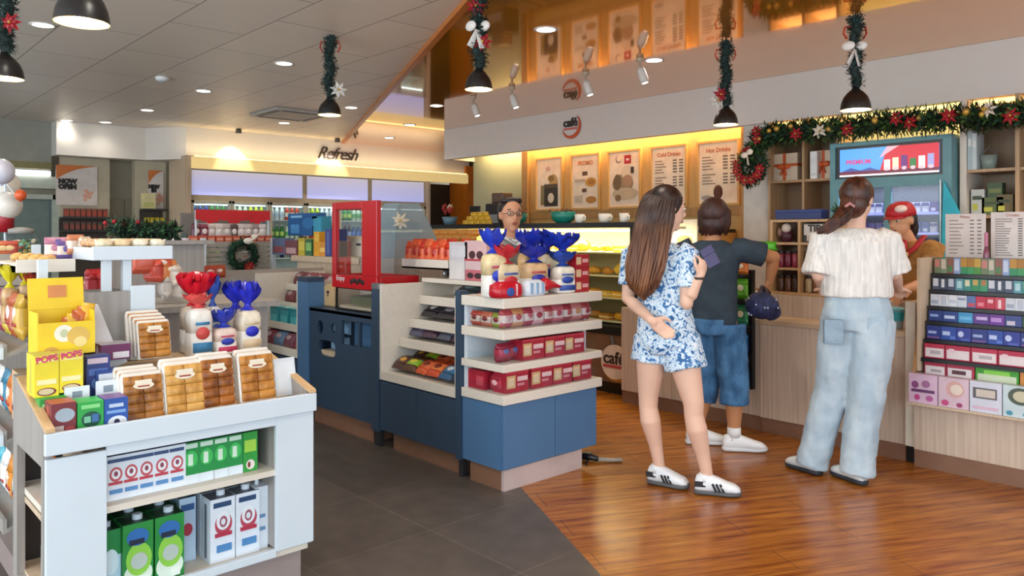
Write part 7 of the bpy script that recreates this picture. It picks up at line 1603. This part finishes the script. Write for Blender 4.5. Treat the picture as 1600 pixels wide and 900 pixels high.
for px, yy in ((1303, 516), (1370, 512)):
    p = J(px, yy, D-.118 if px < 1330 else D-.148); Xk = Matrix.Translation(p) @ Matrix((r.to_tuple()+(0,), f.to_tuple()+(0,), (0, 0, 1, 0), (0, 0, 0, 1))).transposed()
    b = MB(); b.box(-.048, .048, -.002, .05, -.075, .055, X=Xk); b.build('back_pocket', weave('pocket_denim', '#93a9b8' if px < 1330 else '#a9c2d2', '#8298a8' if px < 1330 else '#98b0c2', 14), t, bevel=.004) if px < 1330 else b.build('back_pocket', weave('pocket_denim_pale', '#adc0cc', '#9db2c0', 14), t, bevel=.004)
b = MB(); b.ell(hc+UP*.028-hf_*.014, (.087, .100, .098), 24, 16, None, hR_); b.ell(hc-UP*.03-hf_*.05, (.072, .06, .08), 18, 12, None, hR_); HW = mat('auburn_hair', '#57301f', .42, col2='#2e1812', scale=2, stretch=(16, 16, 2)); b.build('hair_crown', HW, t, smooth=True)
b = MB(); rnd = random.Random(12)
st = lambda u, v: hc+UP*.02-hf_*.085+hr_*u*.03+UP*v*.03; m1 = lambda u, v: J(1318+u*9, 338+v*6, 4.13); m2 = lambda u, v: J(1306+u*9, 347+v*5, 4.10); en = lambda u, v: J(1284+u*8, 362+v*4, 4.10)
strands(b, rnd, 60, st, [m1, m2], en, .009); b.build('tied_hair', HW, t, smooth=True)
b = MB()
for k in range(5): b.ell(J(1322+k*3, 318+abs(k-2)*2, 4.12), (.008,)*3, 8, 6)
b.build('hair_clip', H('#c88a8a', .3), t, smooth=True); face(t, hc, hf_, hr_, (UP+RGT*.05).normalized(), hR_, 1, '#2a1a14')
shoe(t, anL+UP*0, FWD*.85-RGT*.5, .23, upper='#d8dcdc', sole='#2c3038', name='shoe'); shoe(t, anR, FWD*.9-RGT*.35, .23, upper='#d8dcdc', sole='#2c3038', name='shoe')

# --- cashier with red cap --------------------------------------------------
base = J(1428, 700, 5.25); base.z = 0; t = thing('person', base, 'person in red cap and tan uniform with red collar behind the counter', 'person')
f = (-RGT*.85-FWD*.45).normalized(); r = f.cross(UP).normalized(); D = 5.2
neck, pel = J(1424, 376, D), J(1430, 500, D); hc = J(1408, 344, D-.02); SK3 = skin('warm_skin', '#d49c76')
shR, shL = neck+r*.16-UP*.05, neck-r*.16-UP*.05
near, far_ = (shR, shL) if (shR-Vector((0, 0, EYE))).dot(FWD) < (shL-Vector((0, 0, EYE))).dot(FWD) else (shL, shR)
elN, wrN = J(1446, 442, 5.0), J(1414, 452, 4.86); elF, wrF = J(1396, 440, 5.35), J(1396, 455, 5.1)
b = MB(); hup = (UP+f*.18).normalized(); hf_, hr_, hR_ = headm(b, hc, f-UP*.25, hup, .98)
b.tube([neck-UP*.04, hc-UP*.05], [.05, .048], 14); torso(b, pel, neck, r, [(0, .14, .105, 0), (.45, .13, .1, 0), (.75, .15, .1, 0), (.9, .155, .08, 0), (1, .06, .05, 0)])
for sh, el, wr in ((near, elN, wrN), (far_, elF, wrF)): b.tube([sh, sh.lerp(el, .5), el, el.lerp(wr, .3), wr], [.05, .046, .038, .037, .025], 14); b.ell(el, (.038,)*3, 12, 8)
for sg in (-1, 1): hp = pel+r*sg*.08-UP*.03; b.tube([hp, Vector((hp.x, hp.y, .45)), Vector((hp.x, hp.y, .08))], [.09, .055, .036], 14)
hand(b, wrN, J(1400, 462, 4.82)-wrN, -UP, .95, .7, 1); hand(b, wrF, J(1398, 466, 4.98)-wrF, -UP, .95, .7, -1)
soft(b, 'body', SK3, t, .0065, 4)
b = MB(); torso(b, pel-UP*.05, neck, r, [(0, .17, .135, 0), (.5, .155, .125, 0), (.78, .17, .12, 0), (.9, .165, .095, 0), (1, .075, .06, 0)])
for sh, el in ((near, elN), (far_, elF)): b.tube([sh.lerp(neck, .3), sh, sh.lerp(el, .4), sh.lerp(el, .72)], [.055, .07, .07, .07], 16)
soft(b, 'tan_uniform', weave('tan_cotton', '#b5864c', '#a0733f', 30), t, .008, 6, .012, .1)
b = MB()
nf = (-FWD*.6-RGT*.8).normalized()
for a_, c_ in ((neck+UP*.03+RGT*.055-FWD*.06, neck-UP*.12-RGT*.13-FWD*.11), (neck+UP*.03-RGT*.05-FWD*.0, neck-UP*.12-RGT*.14-FWD*.10)): b.tube([a_, a_.lerp(c_, .5)-FWD*.035, c_], [(.022, .012)]*3, 8)
b.build('red_collar', H('#b0202a', .7), t, smooth=True)
b = MB(); b.tube([near.lerp(elN, .70), near.lerp(elN, .76)], [.0715, .0715], 18); b.build('sleeve_band', H('#b8a898', .7), t, smooth=True)
p = J(1410, 397, 5.0); b = MB(); b.box(-.035, .035, -.004, .004, -.01, .012, H('#d8b070'), X=Matrix.Translation(p) @ Matrix.Rotation(YAW-.3, 4, 'Z')); b.build('name_badge', None, t)
b = MB(); b.tube([pel-UP*.0, pel-UP*.12], [(.16, .13), (.15, .12)], 16)
for sg in (-1, 1): hp = pel+r*sg*.085-UP*.03; b.tube([hp, Vector((hp.x, hp.y, .45)), Vector((hp.x, hp.y, .10))], [.105, .08, .065], 14)
soft(b, 'dark_trousers', weave('black_cotton', '#22232a', '#1a1b20'), t, .01, 5)
for sg in (-1, 1): hp = pel+r*sg*.085; shoe(t, Vector((hp.x, hp.y, .09)), f, .24, upper='#2a2a2c', sole='#1a1a1c', name='shoe'); t.children[-1]['label'] = 'black shoe upper'
face(t, hc, hf_, hr_, hup, hR_, .98)
b = MB(); b.ell(hc+hup*.0-hf_*.045, (.079, .062, .095), 20, 12, None, hR_); b.ell(hc-hup*.06-hf_*.09, (.05, .05, .08), 14, 10, None, hR_); b.build('tied_hair', mat('black_hair', '#1c1516', .4, col2='#100c0c', scale=3), t, smooth=True)
RC = H('#b81822', .6)
b = MB(); n = 24; rr = []
for z_, s_ in ((.03, 1.02), (.06, 1.0), (.095, .86), (.115, .62), (.124, .3)): rr.append([hc+hup*z_+(hr_*.087*math.cos(2*PI*i/n)+hf_*.105*math.sin(2*PI*i/n))*s_-hf_*.004 for i in range(n)])
b.loft(rr, RC); b.build('red_cap', None, t, smooth=True)
b = MB(); rr = [[hc+hup*(.036-.012*k/4+(.010*(1-u*u)))+hr_*.078*u*(1-.12*k/4)+hf_*(.085*math.sqrt(max(0, 1-u*u*.8))+.07*(k/4)*math.sqrt(max(0, 1-u*u*.9))) for k in range(5)] for u in [-1+i/6 for i in range(13)]]
rr2 = [[v-hup*.004 for v in q] for q in rr]
b.loft([q+q2[::-1] for q, q2 in zip(rr, rr2)], RC); b.build('cap_visor', None, t, smooth=True)
side_ = (hr_ if hr_.dot(-FWD) > 0 else -hr_)
b = MB(); b.ell(hc+hup*.085+side_*.050+hf_*.060, (.040, .040, .026), 14, 8, None, Matrix((hr_, hf_, hup)).transposed()); b.build('pale_cap_patch', H('#f0d8cc'), t, smooth=True)

# --- staff in grey top near the bakery case ---------------------------------
base = J(800, 700, 5.32); base.z = 0; t = thing('person', base, 'person in grey top with white collar facing out beside the bakery case', 'person')
f = (-FWD*.9+RGT*.3).normalized(); r = f.cross(UP).normalized(); D = 5.32
neck, pel = J(800, 372, D), J(800, 500, D); hc = J(798, 336, D-.02)
shR, shL = neck+r*.165-UP*.05, neck-r*.165-UP*.05
b = MB(); hf_, hr_, hR_ = headm(b, hc, f-UP*.12, UP, 1.0)
b.tube([neck-UP*.04, hc-UP*.05], [.052, .05], 14); torso(b, pel, neck, r, [(0, .14, .105, 0), (.45, .13, .1, 0), (.75, .155, .1, 0), (.9, .16, .08, 0), (1, .06, .05, 0)])
for sg, sh in ((1, shR), (-1, shL)):
    el = sh-UP*.27+r*sg*.05; wr = el-UP*.18+f*.06; b.tube([sh, el, el.lerp(wr, .3), wr], [.05, .038, .037, .025], 14); b.ell(el, (.038,)*3, 12, 8); hand(b, wr, f-UP*.3, -UP, .95, .4, -sg)
    hp = pel+r*sg*.08-UP*.03; b.tube([hp, Vector((hp.x, hp.y, .45)), Vector((hp.x, hp.y, .08))], [.09, .055, .036], 14)
soft(b, 'body', skin('medium_skin', '#c99374'), t, .0065, 4)
b = MB(); torso(b, pel-UP*.05, neck, r, [(0, .17, .13, 0), (.5, .155, .125, 0), (.78, .18, .12, 0), (.9, .17, .095, 0), (.97, .12, .075, 0), (1, .085, .065, 0)])
for sg, sh in ((1, shR), (-1, shL)): el = sh-UP*.27+r*sg*.05; b.tube([sh.lerp(neck, .3), sh, sh.lerp(el, .4), sh.lerp(el, .72)], [.055, .068, .07, .07], 16)
soft(b, 'grey_top', weave('sage_grey_cotton', '#8a938e', '#788079', 30), t, .008, 6, .01, .1)
b = MB(); b.tube([neck+r*.075+UP*.015, neck+f*.075-UP*.02, neck-r*.075+UP*.015], [(.018, .01)]*3, 8); b.tube([neck+r*.15+UP*-.02, neck+r*.08+f*.05+UP*.01, neck+f*.10-UP*.05], [(.02, .008)]*3, 8); b.tube([neck-r*.15+UP*-.02, neck-r*.08+f*.05+UP*.01, neck+f*.10-UP*.05], [(.02, .008)]*3, 8); b.build('white_collar', H('#e4e6e8', .7), t, smooth=True)
b = MB(); b.tube([pel, pel-UP*.12], [(.16, .13), (.15, .12)], 16)
for sg in (-1, 1): hp = pel+r*sg*.085-UP*.03; b.tube([hp, Vector((hp.x, hp.y, .45)), Vector((hp.x, hp.y, .10))], [.105, .08, .065], 14)
soft(b, 'dark_trousers', weave('black_cotton', '#22232a', '#1a1b20'), t, .01, 5)
for sg in (-1, 1): hp = pel+r*sg*.085; shoe(t, Vector((hp.x, hp.y, .09)), f, .24, upper='#2a2a2c', sole='#1a1a1c', name='shoe'); t.children[-1]['label'] = 'black shoe upper'
face(t, hc, hf_, hr_, UP, hR_, 1.0)
b = MB(); b.ell(hc+UP*.04-hf_*.022, (.084, .094, .088), 22, 14, None, hR_); b.ell(hc-UP*.01-hf_*.05, (.081, .06, .09), 18, 12, None, hR_)
for k in range(9): a = -1.2+k*.3; b.ell(hc+UP*.098+hf_*(.03*math.cos(a))+hr_*.055*math.sin(a), (.028, .028, .022), 10, 8, None, hR_)
b.build('short_hair', mat('black_hair', '#1c1516', .4, col2='#100c0c', scale=3), t, smooth=True)
b = MB()
for sg in (-1, 1):
    c = hc+UP*.008+hf_*.096+hr_*sg*.032; ring = [c+hr_*.021*math.cos(2*PI*k/16)+UP*.016*math.sin(2*PI*k/16) for k in range(17)]; b.tube(ring, .0022, 6); b.tube([c+hr_*sg*.021, c+hr_*sg*.046-hf_*.09], .002, 6)
b.tube([hc+UP*.010+hf_*.1-hr_*.011, hc+UP*.010+hf_*.1+hr_*.011], .002, 6); b.build('glasses', M_black, t)
